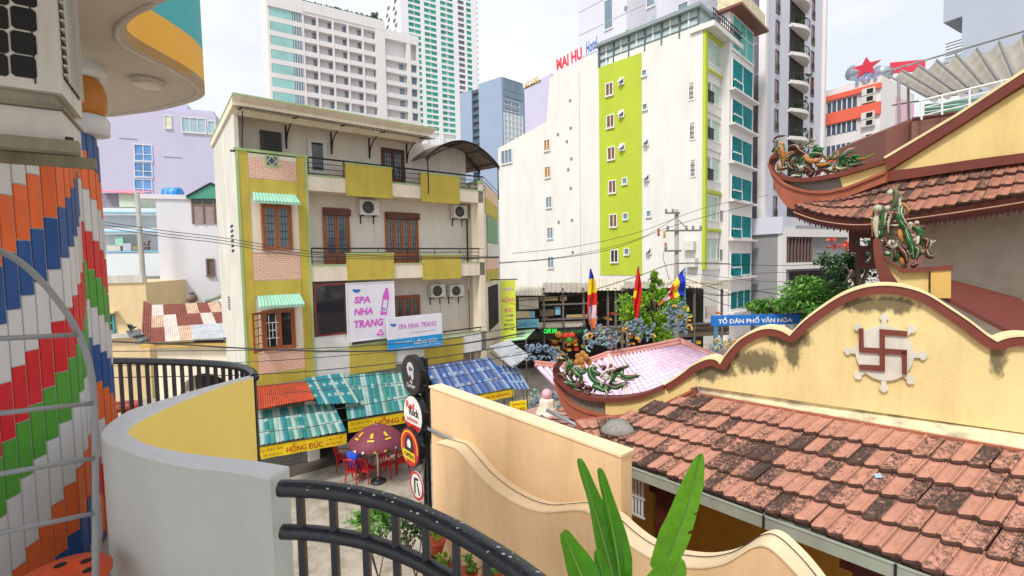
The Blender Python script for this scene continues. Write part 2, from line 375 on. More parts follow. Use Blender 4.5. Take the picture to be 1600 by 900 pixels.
# ------------------------------------------------------------------ mosaic wall of coloured upright tiles
mw = thing('mosaic_wall', 'scalloped wall of long white, orange, blue, red and green upright tiles', 'tiled wall', P(60, 880, 2.3)*1.0)
def march(px, start_d, w):
    pts = []; d = start_d; p = None
    for x in px:
        v = D(x, 420); v = Vector((v.x, v.y, 0)); v = v/ v.y
        if p is None: p = v*d
        else:
            # farther point on this ray at distance w from p
            vv = v.length_squared; b = p.dot(v)/vv; disc = b*b-(p.length_squared-w*w)/vv
            p = v*(b+math.sqrt(max(0, disc)))
        pts.append(p.copy())
    return pts
def strip_tiles(pts, zfun, seq, hh, ztop, zbot, nrm):
    for i in range(len(pts)-1):
        a, b = pts[i], pts[i+1]; t = (b-a).normalized(); n = Vector((t.y, -t.x, 0)); n = n if n.dot(a) < 0 else -n
        ga, gb = a+t*.005, b-t*.005
        z = zfun(i); j = 0
        while z > zbot:
            c, h = seq[j % len(seq)]; z1 = z-hh*h; j += 1
            za, zb_ = min(z, ztop)-.003, max(z1, zbot)+.003
            if za > zb_+.02:
                q = [ga+Vector((0, 0, zb_)), gb+Vector((0, 0, zb_)), gb+Vector((0, 0, za)), ga+Vector((0, 0, za))]
                mesh('tile', solid_quad(*q, n*.006), tile_cols[c], mw)
            z = z1
    bk = [p for p in pts]; n = len(bk)
    mesh('backing', ([p+Vector((0, 0, zbot)) for p in bk]+[p+Vector((0, 0, ztop)) for p in bk], [(i, i+1, n+i+1, n+i) for i in range(n-1)]), grout, mw)
seqA = [('O', 1), ('B', 1), ('W', 1), ('R', 1), ('G', 1), ('W', 1.25)]
pA = march([-70, -46, -22, 3, 27, 50, 72, 95, 108, 117, 123, 127, 130], 1.95, .078)
zA0 = P(38, 287, pA[4].y).z + 6.25*.27
strip_tiles(pA, lambda i: zA0+(i-4)*.062, seqA, .27, 10.3, ZF, None)
seqB = [('B', 1), ('O', 1), ('W', 1.1), ('R', 1), ('G', 1), ('W', 1), ('B', 1), ('O', 1), ('W', 1.2), ('R', 1), ('O', 1), ('B', 1)]
pB = march([126, 129, 135, 147, 157, 162.5, 165.5], 2.75, .07)
zB0 = P(141, 295, pB[2].y).z + .47
strip_tiles(pB, lambda i: zB0-(i-2)*.055, seqB, .235, P(155, 211, 2.95).z, ZF, None)
# column head above the far tiled pier
cc = P(140, 213, 2.98); zc = cc.z
dc = thing('column_head', 'orange bulb and white collars heading the tiled pier under the slab', 'column', Vector((cc.x, cc.y, zc)))
cc = Vector((cc.x, cc.y, zc))
mesh('collar', lathe(cc, [(.08, 0), (.102, .008), (.106, .10), (.09, .125), (.08, .13)], 20), cap_white, dc, True)
mesh('bulb', lathe(cc, [(.075, .13), (.092, .16), (.10, .22), (.095, .28), (.075, .34), (.06, .36)], 20), col_orange, dc, True)
mesh('collar', lathe(cc, [(.07, .36), (.10, .37), (.105, .40), (.08, .44), (.08, .6)], 20), cap_white, dc, True)

# ------------------------------------------------------------------ floor slab above with yellow and teal fascia
ZS = 9.7
se = [(265, 0), (233, 13), (207, 30), (197, 43), (198, 60), (213, 75), (253, 97), (283, 113), (307, 128), (320, 143), (315, 153), (293, 162), (253, 172), (213, 178), (167, 183), (100, 190)]
SE = smooth_path(loop(se, ZS), 5); tail = [Vector((-6, 4.0, ZS)), Vector((-6, -1, ZS)), Vector((1.4, -1, ZS)), Vector((1.0, .5, ZS)), Vector((.2, 1.25, ZS)), Vector((-.9, 1.75, ZS))]
us = thing('upper_balcony', 'curved upper balcony with beige underside, yellow and teal outer band', 'balcony', Vector((-3, 2.5, ZS)))
n = len(SE+tail)
mesh('underside', slab([(p.x, p.y) for p in SE+tail], ZS, ZS+.06), soffit, us)
ext = [tail[-1]]+SE[:-5]
ins = [p+(Vector((-2.6, 2.2, ZS))-p).normalized()*.03 for p in ext]
drip = [p+Vector((0, 0, -.012)) for p in ext]
mesh('drip_edge', tube([p+(Vector((-2.9, 2.6, ZS))-p).normalized()*.05+Vector((0, 0, -.004)) for p in SE[2:-6]], .014, 6), soffit, us, True)
mesh('yellow_band', ribbon(ext, [p+Vector((0, 0, .29)) for p in ext]), band_yellow, us, True)
mesh('teal_band', ribbon([p+Vector((0, 0, .29)) for p in ext], [p+Vector((0, 0, 1.2)) for p in ext]), band_teal, us, True)
lc = PZ(230, 125, ZS); 
cl_ = thing('ceiling_lamp', 'round flat ceiling lamp under the curved upper balcony', 'lamp', lc+Vector((0, 0, -.05)))
mesh('rim', lathe(lc, [(.10, -.001), (.102, -.028), (.096, -.032), (.09, -.03)], 24), soffit, cl_, True)
mesh('diffuser', lathe(lc, [(.088, -.03), (.085, -.042), (.06, -.047)], 24), M('lamp_white', 'd9d4c8', .3), cl_, True)

# ------------------------------------------------------------------ air conditioner upper left
FA = Frame(-1.49, 1.6, .83, .55)
zb = 8.4+.585
ac = thing('air_conditioner', 'large weathered air conditioner outdoor unit at the top left corner', 'air conditioner', FA.w(-.4, zb, -.15))
mesh('casing', boxv(FA, -.85, 0, zb, zb+.62, -.33, 0), ac_white, ac)
for c in range(4):
    for y0, y1 in ((-72, -32), (-29, 9), (12, 47), (50, 85), (87, 121)):
        u0, u1, za, zb_ = FA.rect((17-c*46, y0-c*5, 57-c*44, y1-c*4)); k = .008
        mesh('grille_hole', prism(FA, [(u0+k, za), (u1-k, za), (u1, za+k), (u1, zb_-k), (u1-k, zb_), (u0+k, zb_), (u0, zb_-k), (u0, za+k)], -.002, .0022), ac_dark, ac)
mesh('panel_seam', boxv(FA, -.064, -.06, zb+.02, zb+.6, 0, .002), ac_dark, ac)
FAs = Frame(-1.49, 1.6, -.55, .83); FAs.n = FA.e.copy()
mesh('side_coil', boxv(FAs, .04, .28, zb+.06, zb+.6, 0, .003), ac_dark, ac)
for k in range(18): mesh('coil_bar', boxv(FAs, .03, .29, zb+.07+k*.03, zb+.076+k*.03, .003, .012), ac_white, ac)
for k in range(7): mesh('coil_bar', boxv(FAs, .045+k*.036, .05+k*.036, zb+.05, zb+.61, .012, .017), ac_white, ac)
mesh('base_tray', boxv(FA, -.85, -.02, zb-.04, zb-.001, -.31, -.03), M('ac_tray', 'a39d8d', .6, .1, 6, dirt=.6, dcol='4d4638', dscale=4), ac)
bx_ = thing('equipment_casing', 'grimy white casing with green letters slung under the air conditioner', 'casing', FA.w(-.4, zb-.17, -.15))
mesh('body', boxv(FA, -.85, -.008, zb-.15, zb-.052, -.325, -.03), ac_white, bx_)
ftext('DI', M('letter_green', '2f9c6a', .5), bx_, FA.w(-.235, zb-.085, -.026), FA.e*.05, Vector((0, 0, .028)), .02)
mesh('red_mark', ([FA.w(-.27, zb-.148, -.026), FA.w(-.19, zb-.148, -.026), FA.w(-.235, zb-.105, -.026), FA.w(-.27, zb-.1, -.026)], [(0, 1, 2, 3)]), M('mark_red', 'c8352d', .5), bx_)
bk = thing('wall_bracket', 'dull steel bracket beam carrying the air conditioner casing', 'bracket', FA.w(-.4, zb-.21, -.15))
mesh('front_beam', boxv(FA, -.9, .035, zb-.195, zb-.156, -.02, .02), rust_steel, bk)
mesh('rear_beam', boxv(FA, -.9, .035, zb-.195, zb-.156, -.32, -.28), rust_steel, bk)
mesh('upper_angle', boxv(FA, -.9, .0, zb-.05, zb-.041, -.33, -.012), rust_steel, bk)
mesh('bolt', lathe(FA.w(.01, zb-.155, 0), [(.012, 0), (.012, .012)], 6), black_iron, bk)

# ------------------------------------------------------------------ grey tube railing in the lower left
gr = thing('tube_railing', 'pale grey bent tube railing in front of the coloured tiles', 'railing', P(120, 880, 1.35))
def GP(x, y): return P(x, y, 1.22+.0016*x)
mesh('arched_tube', tube(smooth_path([GP(-60, 372), GP(0, 392), GP(40, 416), GP(80, 457), GP(115, 507), GP(138, 562), GP(147, 622), GP(149, 700), GP(149, 800), GP(149, 960)], 5), .0085, 10), grey_tube, gr, True)
for a, b in (((-40, 531), (121, 523)), ((-40, 650), (145, 630)), ((-40, 747), (147, 716)), ((-40, 841), (147, 802))):
    mesh('cross_bar', tube([GP(*a), GP(*b)], .007, 8), grey_tube, gr, True)
# ------------------------------------------------------------------ tan town house with olive balconies
cream = M('cream_wall', 'e6d9c3', .75, .06, 1.2, dirt=.3, dcol='a89a80', bump=.1)
cream_in = M('cream_inner', 'dcd4c8', .75, .05, 1.0, dirt=.25, dcol='a59c8c')
side_white = M('side_white', 'd3d0c6', .8, .07, .8, dirt=.45, dcol='8b887c')
olive = M('olive_panel', 'c2ae48', .7, .10, 1.5, dirt=.35, dcol='8f7a20', bump=.1)
trim_green = M('trim_green', 'a5bd86', .7, .06, 2, dirt=.2)
brick_pink = M('brick_pink', 'e4bca4', .7, .08, 12)
mortar = M('mortar', 'c09c88', .9)
wood = M('orange_wood', '9c5c38', .45, .2, 5, dirt=.3, dcol='6a3014', dscale=3)
wood_dark = M('dark_wood', '5b3324', .5, .2, 5)
glass = M('window_glass', '56646c', .08, .25, 1.5, spec=.8)
glass_dark = M('dark_glass', '20262b', .06, .3, 1, spec=.8)
mint_sheet = M('mint_sheet', '9fd0b8', .55, .06, 2, dirt=.25)
interior = M('interior_shade', '2e2823', .9, .2, 1)  # near-black colour stands in for the shade inside rooms, openings and recesses
shutter_dark = M('shutter_dark', '474c46', .6, .15, 3)
frame_white = M('frame_white', 'dcdcd8', .5, .04, 4)
FT = Frame(-7.48, 17.5, .792, .610); UT = FT.u(376, 400); UE = FT.u(757, 400)
FTi = FT.off(-1.0)
house = thing('town_house', 'tan three storey town house with olive balcony panels and brick tower', 'house', FT.w(2, 0, -3))
zt = lambda y: FT.z(430, y)
ztop = FT.z(370, 150)
# masses: rear block (with side walls), tower front
z3 = FTi.z(560, 268); z2 = FT.z(560, 438); z1 = FT.z(560, 585)
B('rear_wall', cream_in, house, FT, UT+.02, UE-.3, .0, ztop-.35, -6.3, -1.0)
B('side_wall', side_white, house, FT, UT, UT+.12, 0, ztop-.2, -6.35, -.003)
for (x, y0, y1) in ((363, 350, 392), (358, 462, 484)):
    Fs = Frame(*FT.w(UT, 0).xy, -FT.n.x, -FT.n.y); Fs.n = -FT.e
    u_, z_ = Fs.uz(x, (y0+y1)/2); h_ = (y1-y0)/FPX*19
    for k in range(6): B('vent_slot', ac_dark, house, Fs, u_-.35, u_+.35, z_-h_/2+k*h_/6, z_-h_/2+(k+.55)*h_/6, -.01, .004)
# tower panel
tw = B('tower_wall', cream, house, FT, UT+.001, 0, 0, zt(243), -.98, 0)
for ua, ub, m, v in ((UT-.012, UT+.07, trim_green, .03), (-.07, .012, trim_green, .03), (UT+.07, UT+.36, olive, .015), (-.36, -.07, olive, .015)):
    B('tower_strip', m, house, FT, ua, ub, .2, zt(240)-.03, -.05, v)
B('tower_coping', trim_green, house, FT, UT-.04, .04, zt(240)-.03, zt(240)+.06, -.25, .05)
def bricks(y0, y1, ua, ub):
    za, zb_ = zt(y1), zt(y0); acc = ([], []); rng = random.Random(int(y0)); h = .075; w = .21; r = 0; z = za+.01
    B('brick_bed', mortar, house, FT, ua, ub, za, zb_, 0, .012)
    while z+h < zb_:
        u = ua+.005-(w/2 if r % 2 else 0)
        while u < ub-.02:
            a, b = max(u, ua+.004), min(u+w-.014, ub-.004)
            if b-a > .03: boxv(FT, a, b, z, z+h-.012, .012, .02+rng.uniform(0, .006), acc)
            u += w
        z += h; r += 1
    stuff(mesh('brick', acc, brick_pink, house))
U0, U1 = UT+.37, -.37
for y0, y1 in ((250, 281), (394, 437), (549, 581)): bricks(y0, y1, U0, U1)
for y0, y1 in ((282, 306), (438, 463), (582, 600)): B('olive_panel', olive, house, FT, U0, U1, zt(y1), zt(y0), 0, .03)
B('diamond_block', trim_green, house, FT, -1.4, -.95, zt(262), zt(243), 0, .035)
B('diamond_hole', glass_dark, house, FT, -1.33, -1.02, zt(259), zt(246), .035, .038)
dz = (zt(246)+zt(259))/2; du = -1.175
mesh('diamond_grille', join(*[tube([FT.w(du+a*.14, dz+b*.16, .05), FT.w(du+c*.14, dz+d*.16, .05)], .012, 6) for a, b, c, d in ((-1, 0, 0, 1), (0, 1, 1, 0), (1, 0, 0, -1), (0, -1, -1, 0))]), frame_white, house)
def mint_awning(y0, y1):
    u0_, u1_ = U0+.02, U1-.02; zA, zB = zt(y0), zt(y1)-.05
    v, f, k = corrugated(FT.w(u0_+.05, zA, .05), FT.w(u1_-.05, zA, .05), FT.w(u1_, zB, .55), FT.w(u0_, zB, .55), 14, .03)
    mesh('window_awning', (v, f), mint_sheet, house)
    mesh('awning_valance', boxv(FT, u0_, u1_, zB-.07, zB-.01, .53, .545), mint_sheet, house)
mint_awning(303, 316); mint_awning(461, 474)
def grille_window(name, fr, r, leaves, parent, rows=4, frame=wood, v=0., pane=glass, solid=.0, panes=2, bars=True):
    """timber window or door: frame, leaves with panes and an iron lattice"""
    u0, u1, za, zb_ = fr.rect(r); t = .06
    fo = join(boxv(fr, u0, u0+t, za, zb_, v-.04, v+.06), boxv(fr, u1-t, u1, za, zb_, v-.04, v+.06), boxv(fr, u0+t, u1-t, zb_-t, zb_, v-.04, v+.06), boxv(fr, u0+t, u1-t, za, za+t, v-.04, v+.06))
    wd = mesh(name, fo, frame, parent)
    w_ = (u1-u0-2*t)/leaves
    for i in range(leaves):
        a = u0+t+i*w_+.006; b = a+w_-.012; zs = za+t+(zb_-za)*solid; zz = zb_-t-.004; s = min(.07, w_*.2)
        lf = mesh('leaf', join(boxv(fr, a, a+s, za+t, zz, v-.02, v+.03), boxv(fr, b-s, b, za+t, zz, v-.02, v+.03), boxv(fr, a+s, b-s, zz-s, zz, v-.02, v+.03), boxv(fr, a+s, b-s, za+t, zs+s, v-.02, v+.028)), frame, wd)
        mesh('pane', boxv(fr, a+s, b-s, zs+s, zz-s, v-.012, v-.002), pane, wd)
        if bars:
            lat = []
            for k in range(1, rows+1):
                q = zs+s+(zz-zs-2*s)*k/(rows+1); lat.append(tube([fr.w(a+s, q, v+.01), fr.w(b-s, q, v+.01)], .008, 4))
            for k in range(1, panes+1):
                q = a+s+(b-a-2*s)*k/(panes+1); lat.append(tube([fr.w(q, zs+s, v+.01), fr.w(q, zz-s, v+.01)], .008, 4))
            mesh('lattice', join(*lat), black_iron, wd)
    return wd
grille_window('window', FT, (408, 320, 456, 391), 2, house, 4, v=.03, solid=.0)
# lower tower window with one leaf thrown open
grille_window('window', FT, (410, 483, 461, 546), 2, house, 3, v=.03, pane=glass_dark)
u0, u1, za, zb_ = FT.rect((410, 485, 461, 545))
Fo = Frame(*FT.w(u0, 0, .06).xy, (-FT.e*.75+FT.n*.66).x, (-FT.e*.75+FT.n*.66).y)
mesh('open_leaf', join(boxv(Fo, 0, .07, za, zb_, 0, .04), boxv(Fo, .43, .5, za, zb_, 0, .04), boxv(Fo, .07, .43, za, za+.08, 0, .04), boxv(Fo, .07, .43, zb_-.08, zb_, 0, .04), *[boxv(Fo, .07, .43, za+(zb_-za)*k/5, za+(zb_-za)*k/5+.03, .01, .03) for k in (1, 2, 3, 4)], boxv(Fo, .23, .26, za, zb_, .01, .03)), wood, house)
mesh('lattice', join(*[tube([FT.w(u0+.1+(u1-u0-.2)*a, za+(zb_-za)*b, .055), FT.w(u0+.1+(u1-u0-.2)*c, za+(zb_-za)*d, .055)], .014, 4) for a, b, c, d in ((0, .3, .5, .3), (0, .7, .5, .7), (.12, .1, .12, .9), (.38, .1, .38, .9), (.12, .5, .38, .5), (.25, .3, .25, .7))]), frame_white, house)
# side reveals, slabs
zl = {'3': (FT.z(520, 278), FT.z(520, 300)), '2': (FT.z(520, 415), FT.z(520, 439)), '1': (FT.z(520, 548), FT.z(520, 585))}
for k, (a, b) in zl.items():
    B('balcony_slab', cream, house, FT, .013, UE, b, b+.22, -1.0, -.06)
    B('balcony_front', cream if k != '1' else white_plaster, house, FT, .013, UE, b, a, -.06, 0)
    B('balcony_ledge', trim_green, house, FT, .013, UE, a, a+.05, -.08, .02)
rows = {'3': [(540, 260, 612, 308), (657, 274, 717, 317)], '2': [(542, 397, 615, 437), (660, 399, 720, 436)], '1': [(546, 537, 617, 580), (663, 530, 723, 566)]}
for k, rr in rows.items():
    for r in rr:
        o = Bp('olive_panel', olive, house, FT, r, -.1, .05)
        u0, u1, za, zb_ = FT.rect(r); B('panel_trim', trim_green, house, FT, u0-.03, u1+.03, zb_, zb_+.05, -.12, .07)
B('end_pillar', cream, house, FT, UE-.28, UE, 0, FT.z(757, 287), -1.0, .0)
B('end_pillar_trim', trim_green, house, FT, UE-.33, UE+.04, FT.z(757, 287), FT.z(757, 283), -1.05, .05)
# iron rails on the balconies
def rails(zc, ua, ub, n=4, gap=.16, v=-.03):
    r_ = mesh('handrail', tube([FT.w(ua, zc, v), FT.w(ub, zc, v)], .035, 6), black_iron, house)
    for k in range(1, n): mesh('rail_bar', tube([FT.w(ua, zc-k*gap, v), FT.w(ub, zc-k*gap, v)], .014, 5), black_iron, house)
    m = int((ub-ua)/1.2)
    for k in range(m+1): u = ua+.05+(ub-ua-.1)*k/m; mesh('rail_post', tube([FT.w(u, zc-n*gap-.1, v), FT.w(u, zc, v)], .018, 5), black_iron, house)
rails(FT.z(487, 246)+.0, .0, UE, 4, .19)
rails(FT.z(487, 388), .0, UE, 4, .16)
rails(FT.z(730, 514), FT.u(693, 520), UE, 4, .15)
mesh('handrail', tube([FT.w(UT-.15, FT.z(376, 237), -.03), FT.w(0, FT.z(487, 246), -.03)], .035, 6), black_iron, house)
# third floor doors and windows
grille_window('shuttered_door', FTi, (407, 206, 440, 262), 1, house, 9, shutter_dark, .03, shutter_dark, panes=0)
grille_window('door', FTi, (481, 218, 510, 272), 1, house, 2, frame_white, .03, glass_dark, bars=False)
grille_window('window', FTi, (596, 233, 631, 283), 2, house, 4, wood_dark, .03)
# second floor
grille_window('door', FTi, (505, 325, 546, 420), 2, house, 5, v=.03, solid=.22)
grille_window('door', FTi, (602, 332, 653, 420), 4, house, 4, v=.03, solid=.25, panes=1)
for r in ((505, 327, 546, 337), (602, 333, 653, 343)): Bp('roller_box', wood_dark, house, FTi, r, .09, .2)
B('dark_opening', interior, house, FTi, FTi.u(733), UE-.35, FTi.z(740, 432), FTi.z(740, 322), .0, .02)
grille_window('door', FTi, (733, 330, 745, 425), 1, house, 3, v=.04, solid=.3)
# first floor
grille_window('door', FTi, (616, 461, 656, 535), 3, house, 3, v=.03, solid=.45, panes=1)
u0, u1, za, zb_ = FT.rect((491, 443, 543, 524))
gw = mesh('shop_window', join(boxv(FT, u0, u0+.07, za, zb_, -.06, .03), boxv(FT, u1-.07, u1, za, zb_, -.06, .03), boxv(FT, u0+.07, u1-.07, zb_-.07, zb_, -.06, .03), boxv(FT, u0+.07, u1-.07, za, za+.07, -.06, .03)), M('red_frame', '7c2f30', .5), house)
mesh('pane', boxv(FT, u0+.07, u1-.07, za+.07, zb_-.07, -.03, -.01), glass_dark, gw)
B('infill_wall', white_plaster, house, FT, .015, FT.u(545), z1, za-.004, -.3, -.001)
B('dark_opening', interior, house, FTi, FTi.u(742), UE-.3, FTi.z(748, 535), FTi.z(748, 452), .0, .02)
# roof slab, soffit, corrugated canopy with iron brackets
za = FT.z(372, 166)
ptl = [FT.w(UT-.1, 0, .75), FT.w(FT.off(.75).u(680, 205), 0, .75)]
zr = FT.off(.75).z(372, 146)
ur = FT.off(.75).u(682, 205)
B('roof_slab', cream, house, FT, UT-.08, ur-.2, zr-.32, zr-.05, -6.4, .55)
mesh('roof_fascia', join(boxv(FT, UT-.1, ur, zr-.05, zr, -6.4, .8)), trim_green, house)
mesh('roof_cove', ([FT.w(UT-.09, zr-.05, .78), FT.w(ur-.02, zr-.05, .78), FT.w(ur-.4, zr-.52, .1), FT.w(UT-.09, zr-.52, .1)], [(0, 1, 2, 3)]), cream, house)
zc0 = FT.off(.9).z(400, 171)
v, f, k = corrugated(FT.w(UT, zc0+.32, -1.0), FT.w(ur-.1, zc0+.32, -1.0), FT.w(ur-.1, zc0, .85), FT.w(UT, zc0, .85), 46, .03)
mesh('canopy_sheet', (v, f), M('canopy_sheet', 'a59c90', .6, .1, 3, dirt=.5), house)
for px in (372, 456, 529, 590, 650):
    u = FT.u(px, 190); z = zc0+.02
    mesh('bracket', join(tube([FT.w(u, z-.75, -.98), FT.w(u, z+.1, -.98)], .035, 6), tube([FT.w(u, z+.28, -.98), FT.w(u, z-.03, .8)], .03, 6),
         tube(smooth_path([FT.w(u, z-.65, -.96), FT.w(u, z-.3, -.8), FT.w(u, z-.06, -.35), FT.w(u, z+.0, .2)], 4), .025, 6)), black_iron, house)
mesh('corner_stay', tube([FT.w(UT+.2, zc0, .5), FT.w(UT+.2, FT.z(380, 236), 0)], .02, 6), black_iron, house)
# right return of the house
Fq = Frame(*FT.w(UE, 0).xy, .11, 1.0); Fq.n = Vector((1, -.11, 0)).normalized(); ql = 5.2
B('return_wall', cream, house, Fq, .02, ql, 0, FT.z(757, 288), -.6, -.01)
zq = lambda y: Fq.z(770, y)
B('olive_panel', olive, house, Fq, .5, ql-.4, zq(340), zq(318), 0, .03); B('brick_bed', brick_pink, house, Fq, .5, ql-.4, zq(318), zq(300), 0, .02)
B('green_shutter', M('green_shutter', '6f9a78', .6, .1, 3), house, Fq, .8, ql-.8, zq(380), zq(342), 0, .05)
B('window', glass_dark, house, Fq, .8, ql-.8, zq(402), zq(381), 0, .02)
B('olive_panel', olive, house, Fq, .5, ql-.4, zq(438), zq(420), 0, .03); B('brick_bed', brick_pink, house, Fq, .5, ql-.4, zq(420), zq(404), 0, .02)
B('window', interior, house, Fq, .9, ql-.9, zq(512), zq(446), -.01, .02)
for k in range(4): mesh('rail_bar', tube([Fq.w(0, zq(292)-k*.2, .0), Fq.w(ql, zq(292)-k*.2, .0)], .02, 5), black_iron, house)
# vaulted canopy on the roof terrace
vc = thing('terrace_canopy', 'brown vaulted sheet canopy on curved iron trusses over the roof terrace', 'canopy', FT.w(UE-2.4, FT.z(720, 275), -2))
csheet = M('brown_sheet', '7b6a5c', .55, .12, 2, dirt=.4)
ua, ub = FT.u(658, 250), FT.off(.6).u(783, 262); zk = FT.z(700, 262); vF, vB = .5, -4.5; NAr = 16
def vh(q): return 1.15*math.sin(math.pi*(.04+.92*q))**.8
def va(q, v_, dz=0): return FT.w(ua+(ub-ua)*q, zk+vh(q)+dz-.06*(v_-vF), v_)
for s in range(5):
    a = vF+(vB-vF)*s/5; b = vF+(vB-vF)*(s+1)/5-.05; k = NAr+1
    mesh('sheet', ([va(i/NAr, a) for i in range(k)]+[va(i/NAr, b, -.008) for i in range(k)]+[va(i/NAr, a, .02) for i in range(k)]+[va(i/NAr, b, .012) for i in range(k)],
         [(i, i+1, k+i+1, k+i) for i in range(NAr)]+[(2*k+i, 3*k+i, 3*k+i+1, 2*k+i+1) for i in range(NAr)]), csheet, vc, True)
for s in range(4):
    v_ = vF-.05+(vB+.1-vF)*s/3; lo = [va(i/NAr, v_, -.12-.16*math.sin(math.pi*i/NAr)) for i in range(NAr+1)]
    mesh('truss', join(tube([va(i/NAr, v_, -.04) for i in range(NAr+1)], .035, 5), tube(lo, .03, 5), *[tube([va(i/NAr, v_, -.04), lo[min(NAr, i+1)]], .016, 4) for i in range(NAr)]), black_iron, vc)
    for q in (.02, .98): mesh('post', tube([va(q, v_), FT.w(ua+(ub-ua)*q, zk-1.3, v_)], .03, 6), black_iron, vc)
for q in (.05, .25, .5, .75, .95): mesh('purlin', tube([va(q, vF, -.04), va(q, vB, -.04)], .022, 5), black_iron, vc)

# outdoor units on the house
def ac_unit(fr, r, label, v=.05, facing=1):
    u0, u1, za, zb_ = fr.rect(r); w_ = u1-u0; h_ = zb_-za
    t = thing('air_conditioner', label, 'air conditioner', fr.w((u0+u1)/2, za, v+.15), 'air conditioner units on the tan house')
    mesh('casing', boxv(fr, u0, u1, za, zb_, v, v+.32), ac_white, t)
    c = (u0+w_*.42, za+h_*.5); rr = min(w_, h_)*.40
    ring = [fr.w(c[0]+math.cos(a)*rr, c[1]+math.sin(a)*rr, v+.328) for a in [2*math.pi*k/20 for k in range(20)]]
    mesh('fan_opening', (ring, [tuple(range(20))]), ac_dark, t)
    for q in (1, .7, .4): mesh('grille_ring', tube([fr.w(c[0]+math.cos(a)*rr*q, c[1]+math.sin(a)*rr*q, v+.335) for a in [2*math.pi*k/20 for k in range(21)]], .008, 4, False), ac_fin, t)
    mesh('grille_spoke', join(*[tube([fr.w(c[0], c[1], v+.335), fr.w(c[0]+math.cos(a)*rr, c[1]+math.sin(a)*rr, v+.335)], .006, 4) for a in [k*math.pi/4 for k in range(8)]]), ac_fin, t)
    for u in (u0+w_*.15, u0+w_*.85): mesh('bracket', join(boxv(fr, u-.02, u+.02, za-.05, za-.004, v-.05, v+.36), boxv(fr, u-.02, u+.02, za-.35, za-.05, v-.05, v-.01)), black_iron, t)
    mesh('pipe', tube([fr.w(u1-.08, za-.01, v), fr.w(u1-.08, za-1.2, v-.03)], .02, 6), frame_white, t)
ac_unit(FTi, (558, 314, 587, 337), 'outdoor unit between the two doors of the second floor balcony')
ac_unit(FTi, (703, 322, 724, 342), 'outdoor unit at the right end of the second floor balcony')
ac_unit(FTi, (668, 444, 690, 464), 'first floor outdoor unit nearer the brown door, above the shop signs')
ac_unit(FTi, (697, 445, 719, 463), 'first floor outdoor unit farther right beside the dark opening')

# ------------------------------------------------------------------ signs on the house
sign_white = M('sign_white', 'e3e1ea', .45, .04, 2, dirt=.1)
magenta = M('sign_magenta', 'd45ec6', .5); blue_print = M('sign_blue', '2f6fc0', .5); sky_blue = M('sign_sky_blue', '1f93d6', .5); grey_print = M('sign_grey', '8f8fa8', .5)
white_print = M('print_white', 'e8e8e8', .5)
Fp = FT.off(.12)
sg = thing('shop_poster', 'tall white poster with magenta lettering on the tan house balcony', 'sign', Fp.w(Fp.u(580, 500), Fp.z(580, 530)))
u0, u1, za, zb_ = Fp.rect((543, 442, 616, 530)); mesh('board', boxv(Fp, u0, u1, za, zb_, -.05, 0), sign_white, sg)
mesh('frame', join(boxv(Fp, u0-.03, u0, za-.03, zb_+.03, -.06, .015), boxv(Fp, u1, u1+.03, za-.03, zb_+.03, -.06, .015), boxv(Fp, u0, u1, zb_, zb_+.03, -.06, .015), boxv(Fp, u0, u1, za-.03, za, -.06, .015)), frame_white, sg)
for tx, r in (('SPA', (553, 463, 579, 474)), ('NHA', (553, 481, 583, 492)), ('TRANG', (553, 499, 599, 511))): text(tx, magenta, sg, Fp, r, .006, .045, shear=.15)
def pt(x, y, v=.006): u, z = Fp.uz(x, y); return Fp.w(u, z, v)
mesh('logo_bowl', ([pt(551, 452)]+[pt(557+6.5*math.cos(a), 452+5.5*math.sin(a)) for a in [math.pi-k*math.pi/8 for k in range(9)]]+[pt(563.5, 452)], [tuple(range(11))]), blue_print, sg)
mesh('bottle_print', ([pt(x, y) for x, y in ((594, 492), (598, 462), (601, 455), (602, 450), (606, 450), (607, 456), (608, 464), (604, 492))], [tuple(range(8))]), magenta, sg)
mesh('bottle_label', ([pt(x, y, .011) for x, y in ((597, 486), (599.5, 468), (605.5, 469), (603, 487))], [(0, 1, 2, 3)]), sign_white, sg)
mesh('bottle_mark', ([pt(x, y, .014) for x, y in ((597.5, 484), (598.3, 480), (602, 481), (601.4, 485))], [(0, 1, 2, 3)]), M('sign_teal', '2aa7a0', .5), sg)
mesh('recycling_mark', join(*[tube([pt(*a), pt(*b)], .025, 4) for a, b in (((588, 523), (594, 514)), ((594, 514), (599, 522)), ((599, 522), (588, 523)))]), magenta, sg)
Fp2 = FT.off(.42)
sg = thing('shop_signboard', 'wide white and sky blue signboard overlapping the tall poster', 'sign', Fp2.w(Fp2.u(650, 545), Fp2.z(650, 545)))
u0, u1, za, zb_ = Fp2.rect((606, 493, 691, 545)); zm = za+(zb_-za)*.36
mesh('board', boxv(Fp2, u0, u1, zm, zb_, -.08, 0), sign_white, sg); mesh('blue_board', boxv(Fp2, u0, u1, za, zm, -.08, .001), sky_blue, sg)
text('SPA NHA TRANG', magenta, sg, Fp2, (622, 504, 682, 512), .006, .012, shear=.15)
text('CHI NHÁNH NHA TRANG', grey_print, sg, Fp2, (641, 516, 680, 519), .006)
text('CHÍNH HÃNG', white_print, sg, Fp2, (616, 532.5, 644, 536), .006); text('HỒNG ĐỨC', white_print, sg, Fp2, (647, 528, 683, 535.5), .006, .03)
text('ĐC: 52 NGUYỄN CHÁNH  NHA TRANG  ĐT: 0258 351', white_print, sg, Fp2, (610, 539, 688, 542.5), .006)
def pt2(x, y): u, z = Fp2.uz(x, y); return Fp2.w(u, z, .006)
